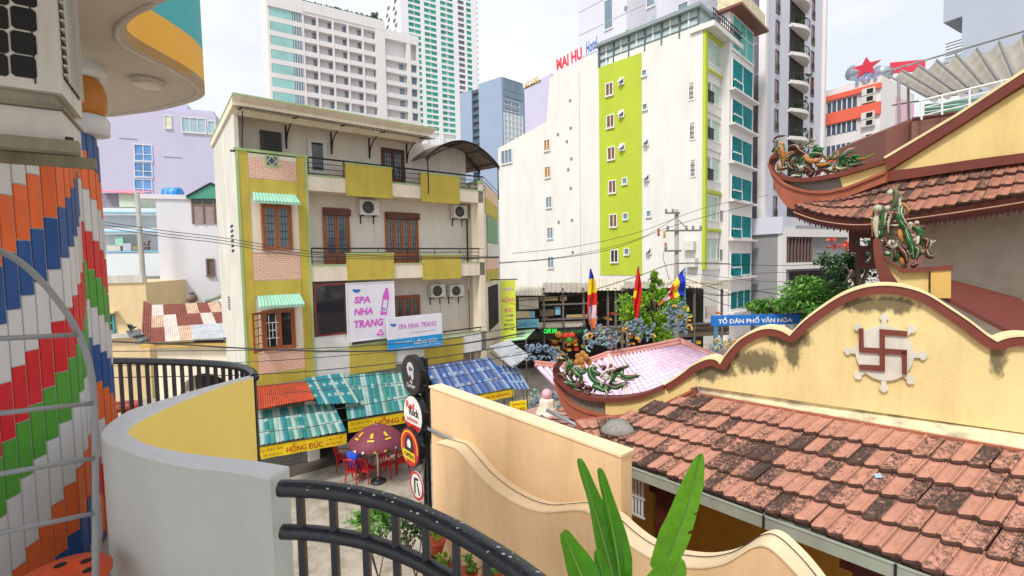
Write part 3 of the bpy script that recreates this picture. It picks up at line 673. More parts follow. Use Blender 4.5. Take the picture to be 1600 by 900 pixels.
mesh('logo_bowl', ([pt2(609.5, 506)]+[pt2(614.5+5*math.cos(a), 506+4.5*math.sin(a)) for a in [math.pi-k*math.pi/8 for k in range(9)]]+[pt2(619.5, 506)], [tuple(range(11))]), blue_print, sg)
# vertical yellow-green sign at the house corner
Fv = FT.off(.6)
Fv = Frame(*P(795, 500, 24).xy, .985, .17)
sg = thing('vertical_shop_sign', 'tall narrow yellow sign with pink and blue lettering at the house corner', 'sign', Fv.w(0, Fv.z(795, 533)))
Bp('board', M('sign_lime', 'd9e04a', .5, .05, 1), sg, Fv, (783, 438, 806, 533), -.12, 0)
for tx, r, m in (('QUÁN', (786, 448, 802, 455), M('sign_lilac', 'b6a8de', .5)), ('HỒNG', (785, 463, 804, 471), M('sign_pink', 'e0558a', .5)), ('ĐỨC', (788, 480, 801, 488), MATS['sign_pink']),
                 ('CƠM', (790, 491, 802, 495), M('sign_navy', '3a4672', .5)), ('PHỞ', (790, 498, 802, 502), MATS['sign_navy']), ('BÚN', (788, 505, 803, 509), MATS['sign_navy']), ('BÒ NÉ', (788, 512, 803, 516), MATS['sign_navy'])):
    text(tx, m, sg, Fv, r, .008, .02)
mesh('mounting_arm', join(boxv(Fv, -1.0, .5, Fv.z(795, 438)+.02, Fv.z(795, 438)+.07, -.08, -.04)), black_iron, sg)
# ------------------------------------------------------------------ street front of the eatery: awnings, banners, tables
teal_sheet = M('teal_sheet', '3f9aa6', .35, .12, 2.5, dirt=.35, dcol='2a5a60', trans=.35); teal_pale = M('teal_pale', 'bcd6d0', .4, .1, 2.5, dirt=.3, trans=.35)
green_sheet = M('sea_green_sheet', '5aa89a', .35, .14, 2.5, dirt=.35, dcol='46604e', trans=.35)
blue_sheet = M('blue_sheet', '2f5fae', .4, .15, 2, dirt=.5, dcol='5a6480', trans=.25); blue_pale = M('blue_pale', '9fb2cc', .45, .1, 2, dirt=.4, trans=.25)
blue_grey = M('faded_blue_sheet', '6a769c', .5, .2, 1.5, dirt=.5, dcol='6b6258', trans=.2)
tile_brown = M('orange_roof_sheet', 'c4593c', .6, .12, 3, dirt=.45, dcol='7a3b2a')
banner_y = M('banner_yellow', 'f2d21c', .5, .06, 2); red_print = M('banner_red', 'b5261c', .5)
def F2(v): return FT.off(v)
def awning(name, label, quad, vt, vb, sheets, ribs, mats, pattern, amp=.03, cat='awning', rows=11, group=None):
    (a, b, c, d) = quad; A = F2(vt).hit(*a); Bq = F2(vt).hit(*b); C_ = F2(vb).hit(*c); D_ = F2(vb).hit(*d)
    t = thing(name, label, cat, (C_+D_)/2, group)
    for s in range(sheets):
        p, q = s/sheets, (s+1)/sheets+.015*(s < sheets-1); lift = Vector((0, 0, .012*(s % 2)))
        v, f, k = corrugated(A.lerp(Bq, p)+lift, A.lerp(Bq, q)+lift, D_.lerp(C_, q)+lift, D_.lerp(C_, p)+lift, ribs, amp, rows)
        per = len(k); fm = []
        for r in range(rows):
            for i in range(per): fm.append(1 if (len(mats) > 1 and r % 4 == 3 and (i//5) % 2 == 0) else pattern[(i//5+s) % len(pattern)])
        mesh('sheet', (v, f), mats, t, False, fm)
    for q in (.06, .5, .94):
        mesh('batten', tube([A.lerp(D_, q)+Vector((0, 0, -.04)), Bq.lerp(C_, q)+Vector((0, 0, -.04))], .03, 5), black_iron, t)
    for q in (.02, .5, .98): mesh('strut', tube([A.lerp(Bq, q)+Vector((0, 0, -.3)), D_.lerp(C_, q)+Vector((0, 0, -.05))], .025, 5), black_iron, t)
    return A, Bq, C_, D_
awning('tile_sheet_awning', 'rusty orange ribbed awning between the brick tower and the eatery', ((396, 604), (478, 597), (492, 624), (396, 642)), .25, 1.5, 3, 9, [tile_brown], [0], .045)
a1 = awning('eatery_awning', 'faded green ribbed awning above the lower yellow banner', ((396, 642), (520, 629), (541, 674), (399, 697)), 1.0, 2.4, 4, 5, [green_sheet, teal_pale, teal_sheet], [0, 1, 2, 0, 1])
awning('patch_awning', 'bright teal sheet laid askew over the eatery roof', ((476, 591), (535, 584), (562, 630), (497, 632)), .25, 1.55, 2, 6, [teal_sheet, teal_pale], [0, 0, 1, 0])
a2 = awning('main_awning', 'large teal ribbed awning above the upper yellow banner', ((533, 587), (652, 580), (668, 636), (543, 656)), .2, 1.75, 4, 6, [green_sheet, teal_pale, teal_sheet], [0, 1, 2, 0, 2, 1])
a3 = awning('blue_awning', 'deep blue ribbed awning with pale stripes right of the round signs', ((664, 574), (765, 559), (802, 606), (690, 626)), .25, 1.9, 4, 6, [blue_sheet, blue_pale, blue_grey], [0, 2, 1, 0, 2])
awning('blue_flap', 'short blue and white striped awning flap by the pink roof', ((776, 572), (806, 570), (828, 608), (801, 609)), .6, 1.6, 1, 8, [blue_sheet, blue_pale], [0, 1])
white_sheet = M('zinc_sheet', 'c9cdd2', .4, .08, 1.5, dirt=.4, dcol='8a8378', metal=.3)
awning('zinc_roof_sheet', 'bent pale zinc sheet roof at the corner of the tan house', ((765, 541), (795, 531), (828, 556), (800, 575)), .5, 1.2, 2, 6, [white_sheet], [0], .02)
def banner(A, Bv, h, label, lines):
    """printed banner hung from the edge A-B, h metres deep"""
    X = Bv-A; nrm = Vector((X.y, -X.x, 0)).normalized(); nrm = nrm if nrm.dot(A) < 0 else -nrm
    t = thing('shop_banner', label, 'banner', (A+Bv)/2-Vector((0, 0, h)), 'yellow eatery banners')
    d_ = Vector((0, 0, -h)); n = 14; vs_ = []
    for j in range(3):
        for i in range(n+1): vs_.append(A.lerp(Bv, i/n)+d_*(j/2)+nrm*(.02*math.sin(i*1.7)*(j/2)+.03))
    f = [(j*(n+1)+i, j*(n+1)+i+1, (j+1)*(n+1)+i+1, (j+1)*(n+1)+i) for j in range(2) for i in range(n)]
    mesh('cloth', (vs_, f), banner_y, t, True)
    mesh('batten', tube([A+nrm*.03, Bv+nrm*.03], .02, 5), black_iron, t)
    for tx, x0, x1, y0, y1, bo, m in lines:
        ftext(tx, m, t, A+X*x0+d_*(1-y0)+nrm*.075, X*(x1-x0), Vector((0, 0, h*(y1-y0))), bo)
brn = M('banner_brown', '8a4a1a', .5)
banner(a1[3]+Vector((0, 0, -.03)), a1[2]+Vector((0, 0, -.03)), .40, 'lower yellow banner with red lettering under the faded green awning', [('QUÁN ĂN', .04, .27, .52, .86, .0, brn), ('CƠM PHỞ BÚN', .05, .26, .16, .36, 0, brn), ('HỒNG ĐỨC', .31, .71, .17, .88, .012, red_print), ('CƠM PHỞ', .75, .94, .58, .8, 0, red_print), ('BÚN BÒ', .75, .94, .2, .44, .0, red_print)])
banner(a2[3]+Vector((0, 0, -.03)), a2[2]+Vector((0, 0, -.03)), .44, 'upper yellow banner with red lettering partly behind the maroon parasol', [('QUÁN ĂN', .02, .27, .55, .86, .0, brn), ('CƠM PHỞ BÚN', .03, .26, .2, .4, 0, brn), ('HỒNG ĐỨC', .31, .86, .2, .9, .012, red_print)])
banner(a3[3].lerp(a3[2], .36)+Vector((0, 0, -.02)), a3[2]+Vector((0, 0, -.02)), .36, 'yellow banner along the front edge of the blue awning', [('QUÁN ĂN HỒNG ĐỨC', .25, .9, .25, .8, .02, red_print)])
Fb = Frame(*P(810, 635, 19.5).xy, .95, .3)
sg = thing('small_yellow_sign', 'small square yellow sign hanging below the blue awning corner', 'sign', Fb.w(0, Fb.z(810, 645)))
Bp('board', banner_y, sg, Fb, (797, 627, 823, 644), -.06, 0); text('QUÁN ĂN', red_print, sg, Fb, (800, 629, 820, 633), .01, .01); text('HỒNG ĐỨC', red_print, sg, Fb, (799, 635, 821, 642), .01, .03)
mesh('hanger', join(*[tube([Fb.w(u, Fb.z(810, 627), -.03), Fb.w(u, Fb.z(810, 627)+.6, -.03)], .015, 5) for u in (-.25, .25)]), black_iron, sg)
# ground floor of the house: shutters, grille gate, darkness behind
gf = thing('eatery_entrance', 'dim open ground floor with grey roller shutters and a folding gate', 'entrance', FT.w(3, 0, .1))
shut = M('roller_shutter', '6d6a64', .5, .15, 3, dirt=.4); Fg = FT.off(.05)
B('dark_wall', interior, gf, FT, UT, UE, .0, 3.3, -.99, -.90)  # wall colour darkened to paint the gloom inside the eatery
B('shaded_floor', M('shaded_floor', '5a5048', .6, .2, 2), gf, FT, UT-.3, UE, GZ-.2, GZ+.02, -1.0, 1.0)  # floor slab added in a dark colour for the shade under the awnings
B('pillar', cream_in, gf, FT, -.4, 0, 0, 3.4, -.02, .12); B('pillar', cream_in, gf, FT, 3.9, 4.2, 0, 3.4, -.02, .12)
for k in range(14): B('shutter_slat', shut, gf, FT, UT+.1, -.45, GZ+.05+k*.17, GZ+.2+k*.17, .02, .05)
for k in range(16): B('gate_bar', shut, gf, FT, 2.2+k*.1, 2.24+k*.1, GZ+.05, GZ+2.2, .0, .04)
for k in range(3): B('gate_rail', shut, gf, FT, 2.15, 3.85, GZ+.1+k*.95, GZ+.16+k*.95, .04, .07)
B('door_panel', M('door_grey', '77736c', .6, .1, 2, dirt=.3), gf, FT, 3.0+1.25, 5.2, 0, 2.7, .0, .05)

# ------------------------------------------------------------------ parasol, tables, chairs, seated person
maroon = M('maroon_cloth', '8a4254', .6, .1, 3, trans=.25); yel_print = M('print_yellow', 'd8b52a', .5)
pc = PZ(591, 753, GZ)
ps = thing('parasol', 'maroon beer parasol with yellow prints and scalloped edge', 'parasol', pc)
mesh('base', lathe(pc, [(.26, 0), (.26, .05), (.12, .09), (.05, .12), (.03, .2)], 16), black_iron, ps, True)
ht = (CAM.z-0) ; apex = Vector((pc.x, pc.y, P(590, 661, (pc-CAM).dot(CF)).z))
mesh('pole', tube([pc+Vector((0, 0, .1)), apex], .024, 8), frame_white, ps, True)
NR, SEG = .90, 24
prof = [(0, 0), (.25, -.05), (.5, -.15), (.75, -.30), (1.0, -.52)]
vs_, fs = [], []
for r, z in prof:
    for k in range(SEG):
        sag = .03*(1-abs(math.cos(k*math.pi*8/SEG)))*r; a = 2*math.pi*k/SEG
        vs_.append(apex+Vector((math.cos(a)*r*NR, math.sin(a)*r*NR, z-sag)))
for k in range(SEG):
    a = 2*math.pi*k/SEG; vs_.append(apex+Vector((math.cos(a)*NR, math.sin(a)*NR, -.52-.03*(1-abs(math.cos(k*math.pi*8/SEG)))-.13-.03*math.cos(k*math.pi))))
for i in range(len(prof)):
    for k in range(SEG): fs.append((i*SEG+k, i*SEG+(k+1) % SEG, (i+1)*SEG+(k+1) % SEG, (i+1)*SEG+k))
mesh('canopy', (vs_, fs), maroon, ps, True)
for k in range(8): a = 2*math.pi*k/8; mesh('rib', tube([apex+Vector((0, 0, -.6)), apex+Vector((math.cos(a)*.55, math.sin(a)*.55, -.24))], .01, 4), frame_white, ps)
def emblem_on_canopy(ang, r0_, r1_, w_, name):
    def q(r, s):
        for (ra, za), (rb, zb_) in zip(prof, prof[1:]):
            if ra <= r <= rb: z = za+(zb_-za)*(r-ra)/(rb-ra)
        a = ang+s; return apex+Vector((math.cos(a)*r*NR, math.sin(a)*r*NR, z+.03))
    pts = [q(r0_, -w_*.5), q(r0_+.05, -w_), q((r0_+r1_)/2, -w_*.6), q(r1_-.12, -w_), q(r1_-.1, w_), q((r0_+r1_)/2, w_*.8), q(r0_+.03, w_*.9), q(r0_-.04, w_*.2)]
    mesh(name, (pts, [tuple(range(8))]), yel_print, ps)
    pts = [q(r1_-.05, -w_*1.4), q(r1_-.05, w_*1.4), q(r1_, w_*1.4), q(r1_, -w_*1.4)]; mesh(name, (pts, [(0, 1, 2, 3)]), yel_print, ps)
for a in (-2.35, -1.55, -.75): emblem_on_canopy(a, .55, .82, .11, 'printed_emblem')
for k in range(8):
    a = 2*math.pi*(k+.5)/8
    pp = [apex+Vector((math.cos(a+s)*(NR+.012), math.sin(a+s)*(NR+.012), z)) for s, z in ((-.22, -.65), (.22, -.65), (.22, -.58), (-.22, -.58))]
    mesh('valance_print', (pp, [(0, 1, 2, 3)]), white_print if k % 2 else yel_print, ps)
red_pl = M('red_plastic', 'b02026', .4, .08, 5); steel = M('table_steel', '9a9a98', .3, .06, 5, metal=.6)
def make_chair():
    c = Vector((0, 0, 0)); t = thing('plastic_chair', 'red plastic chair', 'chair', c, 'red plastic chairs at the eatery')
    mesh('seat', join(boxv(FX, -.2, .2, .42, .45, -.2, .2), boxv(FX, -.2, .2, .38, .42, -.2, -.18)), red_pl, t)
    for sx in (-1, 1):
        for sy in (-1, 1): mesh('leg', tube([(sx*.18, sy*.18, .43), (sx*.22, sy*.22, 0)], [.028, .02], 6), red_pl, t)
    mesh('backrest', join(*[tube(smooth_path([(x, -.19, .44), (x*1.05, -.22, .65), (x*1.05, -.27, .84)], 3), .022, 5) for x in (-.19, -.1, 0, .1, .19)], tube(smooth_path([(-.21, -.27, .78), (-.1, -.29, .87), (.1, -.29, .87), (.21, -.27, .78)], 4), .03, 6)), red_pl, t)
    mesh('armrest', join(*[tube(smooth_path([(s*.2, -.24, .68), (s*.23, 0, .68), (s*.22, .18, .62), (s*.21, .2, .44)], 4), .018, 5) for s in (-1, 1)]), red_pl, t)
    return t
class _X(Frame):
    def __init__(s): s.o = Vector((0, 0, 0)); s.e = Vector((1, 0, 0)); s.n = Vector((0, 1, 0))
FX = _X()
chair = make_chair()
spots = [(554, 752, -.25, 'red plastic chair under the seated person in blue'), (576, 751, -.5, 'red plastic chair beside the person in blue, by the parasol base'),
         (607, 743, -.2, 'red plastic chair just right of the parasol pole'), (630, 737, .3, 'red plastic chair nearest the round sign column'),
         (537, 733, -1.4, 'red plastic chair tucked left of the table behind the person'), (580, 716, 2.9, 'red plastic chair at the far side of the left table'), (610, 711, 3.3, 'red plastic chair at the far side of the right table'), (640, 714, 2.4, 'farthest red plastic chair, partly behind the round signs')]
for i, (x, y, a, lb) in enumerate(spots):
    p = PZ(x, y, GZ)
    if i == 0: chair.matrix_basis = Matrix.Translation(p) @ Matrix.Rotation(a, 4, 'Z'); chair['label'] = lb; WM[chair.name] = chair.matrix_basis.copy(); CH0 = (p, a)
    else: place(chair, p, a, lb)
def table(x0, y0, x1, y1, label, items):
    a = PZ(x0, y0, GZ); b = PZ(x1, y1, GZ); f = Frame(*a.xy, (b-a).x, (b-a).y); l = (b-a).xy.length
    t = thing('folding_table', label, 'table', (a+b)/2, 'eatery tables')
    mesh('table_top', boxv(f, 0, l, GZ+.70, GZ+.73, -.35, .35), steel, t)
    for u in (.1, l-.1):
        for v_ in (-.3, .3): mesh('leg', tube([f.w(u, GZ, v_), f.w(u, GZ+.7, -v_*.6)], .014, 5), steel, t)
    for k, (u, v_, kind) in enumerate(items):
        c = f.w(u*l, GZ+.731, v_)
        if kind == 'bowl': tag(mesh('bowl', lathe(c, [(.04, 0), (.09, .05), (.1, .07), (.085, .065), (.03, .02)], 12), white_print), 'white bowl on the %s table, %s' % (label.split()[0], 'nearer the pole' if k == 0 else 'farther from the pole'), 'bowl')
        elif kind == 'box': tag(mesh('napkin_box', boxv(f, u*l-.07, u*l+.07, GZ+.731, GZ+.83, v_-.05, v_+.05), M('napkin_green', '4fa08c', .5)), 'small green napkin box on the %s table' % label.split()[0], 'box')
        else: tag(mesh('sauce_bottle', lathe(c, [(.03, 0), (.032, .12), (.014, .17), (.012, .22)], 10), M('sauce_red', 'b2431f', .4)), 'red sauce bottle standing on the %s table' % label.split()[0], 'bottle')
table(558, 741, 586, 735, 'left metal table in front of the person in blue', [(.75, 0, 'bowl'), (.9, .05, 'bottle')])
table(594, 732, 626, 722, 'right metal table beside the parasol pole', [(.5, 0, 'bowl'), (.8, .08, 'box')])
# seated person
def person():
    p0, ang = CH0; m4 = Matrix.Translation(p0) @ Matrix.Rotation(ang, 4, 'Z')
    J = {'pelvis': (0, -.02, .52, .14), 'waist': (0, -.05, .68, .135), 'chest': (0, -.02, .88, .15), 'neckb': (0, .02, 1.03, .065), 'neck': (0, .04, 1.09, .055), 'head': (0, .07, 1.18, .088), 'crown': (0, .06, 1.27, .075)}
    for s, n in ((-1, 'l'), (1, 'r')):
        J['sh'+n] = (s*.17, -.01, .98, .065); J['el'+n] = (s*.25, .08, .76, .047); J['wr'+n] = (s*.17, .31, .76, .034); J['ha'+n] = (s*.14, .39, .765, .036)
        J['hip'+n] = (s*.09, .04, .50, .095); J['kn'+n] = (s*.13, .42, .50, .066); J['an'+n] = (s*.13, .40, .09, .042); J['to'+n] = (s*.13, .53, .03, .035)
    ed = [('pelvis', 'waist'), ('waist', 'chest'), ('chest', 'neckb'), ('neckb', 'neck'), ('neck', 'head'), ('head', 'crown')]
    for n in 'lr': ed += [('chest', 'sh'+n), ('sh'+n, 'el'+n), ('el'+n, 'wr'+n), ('wr'+n, 'ha'+n), ('pelvis', 'hip'+n), ('hip'+n, 'kn'+n), ('kn'+n, 'an'+n), ('an'+n, 'to'+n)]
    names = list(J); me = bpy.data.meshes.new('body'); me.from_pydata([J[k][:3] for k in names], [(names.index(a), names.index(b)) for a, b in ed], [])
    skin = M('skin', '9c6a4c', .6); shirt = M('blue_shirt', '1f4fc8', .7, .12, 8); short = M('dark_shorts', '2a3566', .8); hair = M('black_hair', '15110f', .5)
    root = thing('person', 'person in a blue shirt seated on a red chair facing the tables', 'person', p0)
    root.matrix_basis = m4; WM[root.name] = m4.copy()
    def skinned(name, me, mat, rad, rootname):
        me.materials.append(mat); o = bpy.data.objects.new(name, me); o.matrix_basis = m4; link(o, root, m4)
        sm = o.modifiers.new('skin', 'SKIN'); sm.use_smooth_shade = True
        if not me.skin_vertices: 
            bpy.context.view_layer.objects.active = o; bpy.ops.mesh.customdata_skin_add()
        sv = me.skin_vertices[0].data
        for i, r in enumerate(rad): sv[i].radius = (r, r); sv[i].use_root = (i == rootname)
        ss = o.modifiers.new('sub', 'SUBSURF'); ss.levels = 2; ss.render_levels = 2; return o
    skinned('body', me, skin, [J[k][3] for k in names], 0)
    def sub(name, keys, edges, mat, grow):
        mm = bpy.data.meshes.new(name); mm.from_pydata([J[k][:3] for k in keys], [(keys.index(a), keys.index(b)) for a, b in edges], [])
        skinned(name, mm, mat, [J[k][3]+grow for k in keys], 0)
    J['slL'] = tuple(Vector(J['shl'][:3]).lerp(Vector(J['ell'][:3]), .7))+(.058,); J['slR'] = tuple(Vector(J['shr'][:3]).lerp(Vector(J['elr'][:3]), .7))+(.058,)
    sub('shirt', ['pelvis', 'waist', 'chest', 'neckb', 'shl', 'shr', 'slL', 'slR'], [('pelvis', 'waist'), ('waist', 'chest'), ('chest', 'neckb'), ('chest', 'shl'), ('chest', 'shr'), ('shl', 'slL'), ('shr', 'slR')], shirt, .022)
    sub('shorts', ['pelvis', 'hipl', 'hipr', 'knl', 'knr'], [('pelvis', 'hipl'), ('pelvis', 'hipr'), ('hipl', 'knl'), ('hipr', 'knr')], short, .024)
    vs_, fs = lathe((0, .05, 1.14), [(.05, -.03), (.1, .02), (.108, .08), (.09, .14), (.05, .175), (.01, .185)], 12)
    hv = [m4 @ Vector(v) for v in vs_]; mesh('hair', (hv, fs), hair, root, True)
    for s in (-1, 1):
        base = Vector(J['hal' if s < 0 else 'har'][:3])
        for k in range(5):
            off = (k-2)*.017; L_ = (.05, .075, .08, .075, .06)[k]
            q = [base+Vector((off, .02, 0)), base+Vector((off*1.3, .02+L_*.6, .004)), base+Vector((off*1.3, .02+L_, -.012))]
            if k == (4 if s < 0 else 0): q = [base+Vector((off, 0, 0)), base+Vector((off*1.9, .035, .0)), base+Vector((off*1.9, .06, -.006))]
            mesh('finger', tube([m4 @ x for x in q], [.009, .008, .006], 6), skin, root, True)
person()
# scooter half hidden in the shop
sp = PZ(478, 742, GZ); sp = FT.w(1.2, GZ, .9); FS = Frame(sp.x, sp.y, .8, .6); FSg0 = Frame(sp.x, sp.y, .8, .6); FSg0.o.z = GZ
sc = thing('motor_scooter', 'white motor scooter parked in the dark under the lower awning', 'scooter', sp)
scw = M('scooter_white', 'b9b7b2', .3, .05, 3); rub = M('rubber', '16161a', .8)
for u in (-.6, .6):
    wl = mesh('wheel', tube([FS.w(u+math.cos(a)*.2, GZ+.25+math.sin(a)*.2, 0) for a in [k*math.pi/8 for k in range(17)]], .05, 6, False), rub, sc, True)
    mesh('rim', tube([FS.w(u+math.cos(a)*.13, GZ+.25+math.sin(a)*.13, 0) for a in [k*math.pi/6 for k in range(13)]], .02, 5, False), steel, wl)
mesh('body', prism(FSg0, [(-.85, .5), (-.8, .72), (-.2, .74), (-.05, .45), (.3, .35), (.45, .75), (.52, .98), (.6, .95), (.6, .5), (.4, .22), (-.5, .22)], -.13, .13), scw, sc)
mesh('seat', prism(FSg0, [(-.8, .73), (-.75, .8), (-.3, .82), (-.15, .75)], -.12, .12), rub, sc)
mesh('handlebar', tube([FS.w(.5, GZ+1.02, -.32), FS.w(.5, GZ+1.05, 0), FS.w(.5, GZ+1.02, .32)], .02, 6), rub, sc)
mesh('headlight', lathe(FS.w(.6, GZ+.88, 0), [(.03, 0), (.08, .03), (.08, .1), (.03, .13)], 10), M('lamp_glass', 'd8d8d0', .1), sc)

# ------------------------------------------------------------------ column of round signs
SD = 10.0
mp_ = P(659, 560, SD); base = Vector((mp_.x, mp_.y, 0))
sn = Vector((-.77, -.645, 0)).normalized(); se_ = Vector((sn.y, -sn.x, 0)); se_ = se_ if se_.x > 0 else -se_
FSg = Frame(base.x, base.y, se_.x, se_.y); FSg.n = sn
st = thing('sign_column', 'black lattice steel column carrying the round bar signs', 'sign column', base)
ztop_ = P(659, 558, SD).z
for dx in (0, .16): mesh('upright', boxv(FSg, dx-.035, dx+.035, 0, ztop_, -.035, .035), black_iron, st)
for k in range(14): mesh('rung', boxv(FSg, .035, .125, .5+k*.42, .53+k*.42, -.02, .02), black_iron, st)
def face_pt(c, a, b, v): return c + se_*a + Vector((0, 0, b)) + sn*v
def disc(c, rx, ry, v, n=32): return [face_pt(c, math.cos(2*math.pi*k/n)*rx, math.sin(2*math.pi*k/n)*ry, v) for k in range(n)]
def puck(c, rx, ry, v0, v1): return disc(c, rx, ry, v0)+disc(c, rx, ry, v1), [tuple(range(32)), tuple(range(63, 31, -1))]+[(k, (k+1) % 32, 32+(k+1) % 32, 32+k) for k in range(32)]
def flat(c, pts, v): return [face_pt(c, a, b, v) for a, b in pts], [tuple(range(len(pts)))]
sblack = M('sign_black', '1b1b1d', .35, .1, 5); sred = M('sign_red', 'c41f26', .4); swhite = M('sign_face_white', 'dcdad6', .4); syel = M('sign_yellow', 'e8c020', .4)
def lightbox(px, py, label, r=.42, face=swhite):
    c = P(px, py, SD-.15); c = c + sn*0
    t = thing('lightbox_sign', label, 'sign', c-Vector((0, 0, r)), 'round lightbox signs')
    mesh('casing', puck(c, r, r*1.0, -.13, 0), sblack, t); mesh('face', puck(c, r*.93, r*.93, 0, .006), face, t)
    mesh('arm', join(*[tube([face_pt(c, r*.8, z, -.06), face_pt(c, r*1.25, z, -.08)], .02, 5) for z in (-.15, .15)]), black_iron, t)
    return t, c
t, c = lightbox(642, 586, 'topmost round sign, black with a pale dog head drawing', face=sblack)
grey_d = M('print_pale', 'b9b9c2', .5)
mesh('drawn_head', flat(c, [(-.12, .02), (-.17, .14), (-.12, .24), (-.02, .28), (.09, .25), (.15, .15), (.12, .05), (.13, -.05), (.06, -.11), (.02, -.03), (-.02, .03), (-.06, -.05)], .009), grey_d, t)
mesh('drawn_patch', flat(c, [(-.06, .1), (-.06, .17), (.0, .18), (.03, .12), (.0, .08)], .012), sblack, t); mesh('drawn_patch', flat(c, [(.05, .1), (.05, .17), (.1, .16), (.09, .09)], .012), sblack, t)
mesh('drawn_collar', flat(c, [(-.03, -.1), (.06, -.13), (.07, -.18), (-.02, -.16)], .009), grey_d, t)
ftext('Corner', grey_d, t, face_pt(c, -.19, -.27, .009), se_*.38, Vector((0, 0, .1)), .03, shear=.3)
t, c = lightbox(645, 648, 'white round sign with red and black letters in the middle of the column')
mesh('red_base', flat(c, [(math.cos(a)*.385, math.sin(a)*.385) for a in [math.pi+.55+k*(math.pi-1.1)/12 for k in range(13)]], .009), sred, t)
ftext('Red', sred, t, face_pt(c, -.27, .1, .01), se_*.36, Vector((0, 0, .16)), .035); ftext('Rock', sblack, t, face_pt(c, -.14, -.02, .012), se_*.42, Vector((0, 0, .17)), .035)
ftext('pizza', sred, t, face_pt(c, -.24, -.17, .01), se_*.46, Vector((0, 0, .1)), .03)
t, c = lightbox(640, 699, 'lowest lightbox, red and yellow arch with the word OPEN', face=sred)
mesh('yellow_ring', ([face_pt(c, math.cos(a)*q, math.sin(a)*q, .009) for q in (.36, .33) for a in [k*math.pi/16-.2 for k in range(24)]], [(k, k+1, 25+k, 24+k) for k in range(23)]), syel, t)
mesh('arch_panel', flat(c, [(math.cos(a)*.2, math.sin(a)*.27) for a in [k*math.pi/12 for k in range(13)]]+[(-.2, -.08), (.2, -.08)], .01), sblack, t)
mesh('arch_figure', flat(c, [(-.07, .0), (-.09, .1), (-.04, .18), (.05, .17), (.08, .08), (.06, 0)], .013), swhite, t)
mesh('open_plate', flat(c, [(-.28, -.26), (.24, -.26), (.24, -.08), (-.28, -.08)], .014), syel, t)
ftext('OPEN', sblack, t, face_pt(c, -.23, -.22, .017), se_*.42, Vector((0, 0, .1)), .03)
c = P(651, 759, SD-.6)
t = thing('no_parking_sign', 'round white road sign with red rim below the lightboxes', 'road sign', Vector((c.x, c.y, c.z-.3)))
mesh('plate', puck(c, .27, .29, -.012, 0), swhite, t)
mesh('red_rim', ([face_pt(c, math.cos(2*math.pi*k/32)*.27*q, math.sin(2*math.pi*k/32)*.29*q, .004) for q in (1, .82) for k in range(32)], [(k, (k+1) % 32, 32+(k+1) % 32, 32+k) for k in range(32)]), sred, t)
mesh('symbol', join(flat(c, [(-.1, -.18), (-.05, -.18), (-.04, .1), (.08, .12), (.08, .17), (-.1, .15)], .005), flat(c, [(.0, .08), (.04, .08), (.14, -.15), (.09, -.17)], .006)), sblack, t)
mesh('stay', join(tube([face_pt(c, .2, .1, -.03), Vector((base.x, base.y, c.z+.3))], .012, 5), tube([face_pt(c, .0, .28, -.03), Vector((base.x, base.y, c.z+.45))], .012, 5)), steel, t)
# ------------------------------------------------------------------ temple materials
def nodes(m): return m.node_tree.nodes, m.node_tree.links.new, m.node_tree.nodes['Principled BSDF']
def tile_material(name, base, dark, bias):
    m = M(name, base, .8, .14, 9, bump=.35, bscale=90, rnd=.12); n, l, bs = nodes(m)
    src = bs.inputs['Base Color'].links[0].from_socket; geo = n.new('ShaderNodeNewGeometry'); oi = n.new('ShaderNodeObjectInfo')
    nz = n.new('ShaderNodeTexNoise'); nz.inputs['Scale'].default_value = 16; nz.inputs['Detail'].default_value = 6; nz.inputs['Roughness'].default_value = .7; nz.inputs['Distortion'].default_value = 1.2
    l(geo.outputs['Position'], nz.inputs['Vector'])
    big = n.new('ShaderNodeTexNoise'); big.inputs['Scale'].default_value = 1.1; l(geo.outputs['Position'], big.inputs['Vector'])
    ma = n.new('ShaderNodeMath'); ma.operation = 'MULTIPLY_ADD'; ma.inputs[1].default_value = .42; l(oi.outputs['Random'], ma.inputs[0]); l(nz.outputs['Fac'], ma.inputs[2])
    mb = n.new('ShaderNodeMath'); mb.operation = 'MULTIPLY_ADD'; mb.inputs[1].default_value = .45; l(big.outputs['Fac'], mb.inputs[0]); l(ma.outputs[0], mb.inputs[2])
    mr = n.new('ShaderNodeMapRange'); mr.inputs['From Min'].default_value = bias; mr.inputs['From Max'].default_value = bias+.20; mr.inputs['To Max'].default_value = .93; l(mb.outputs[0], mr.inputs['Value'])
    mi = n.new('ShaderNodeMix'); mi.data_type = 'RGBA'; mi.inputs['B'].default_value = lin(dark)+[1]; l(mr.outputs[0], mi.inputs['Factor']); l(src, mi.inputs['A']); l(mi.outputs['Result'], bs.inputs['Base Color'])
    return m
terracotta = tile_material('terracotta', 'bd8873', '332c29', .90); terracotta_u = tile_material('terracotta_upper', 'a97460', '4a3c36', .95)
peach = M('peach_wall', 'e4bf92', .75, .07, 1.1, dirt=.42, dcol='b8946a', bump=.18, bscale=25); peach_top = M('peach_coping', 'ead2ac', .7, .06, 2, dirt=.25, dcol='b39a78')
temple_yel = M('temple_yellow', 'e0c684', .75, .08, 1.3, dirt=.28, dcol='a88a52', bump=.2, bscale=30); cream_top = M('cream_coping', 'e6d3a4', .7, .07, 2, dirt=.35, dcol='8f8468')
brown_trim = M('brown_trim', '72362a', .6, .1, 4, dirt=.3, dcol='3d201a'); prow_brown = M('prow_brown', 'a05a42', .65, .1, 3, dirt=.4, dcol='5a3226')
dark_red = M('dark_red_wood', '4d1d16', .6, .15, 4); ochre = M('ochre_wall', 'b5832c', .75, .08, 1.5, dirt=.2); zinc = M('gutter_zinc', '9aa093', .5, .08, 3, dirt=.3, metal=.15)
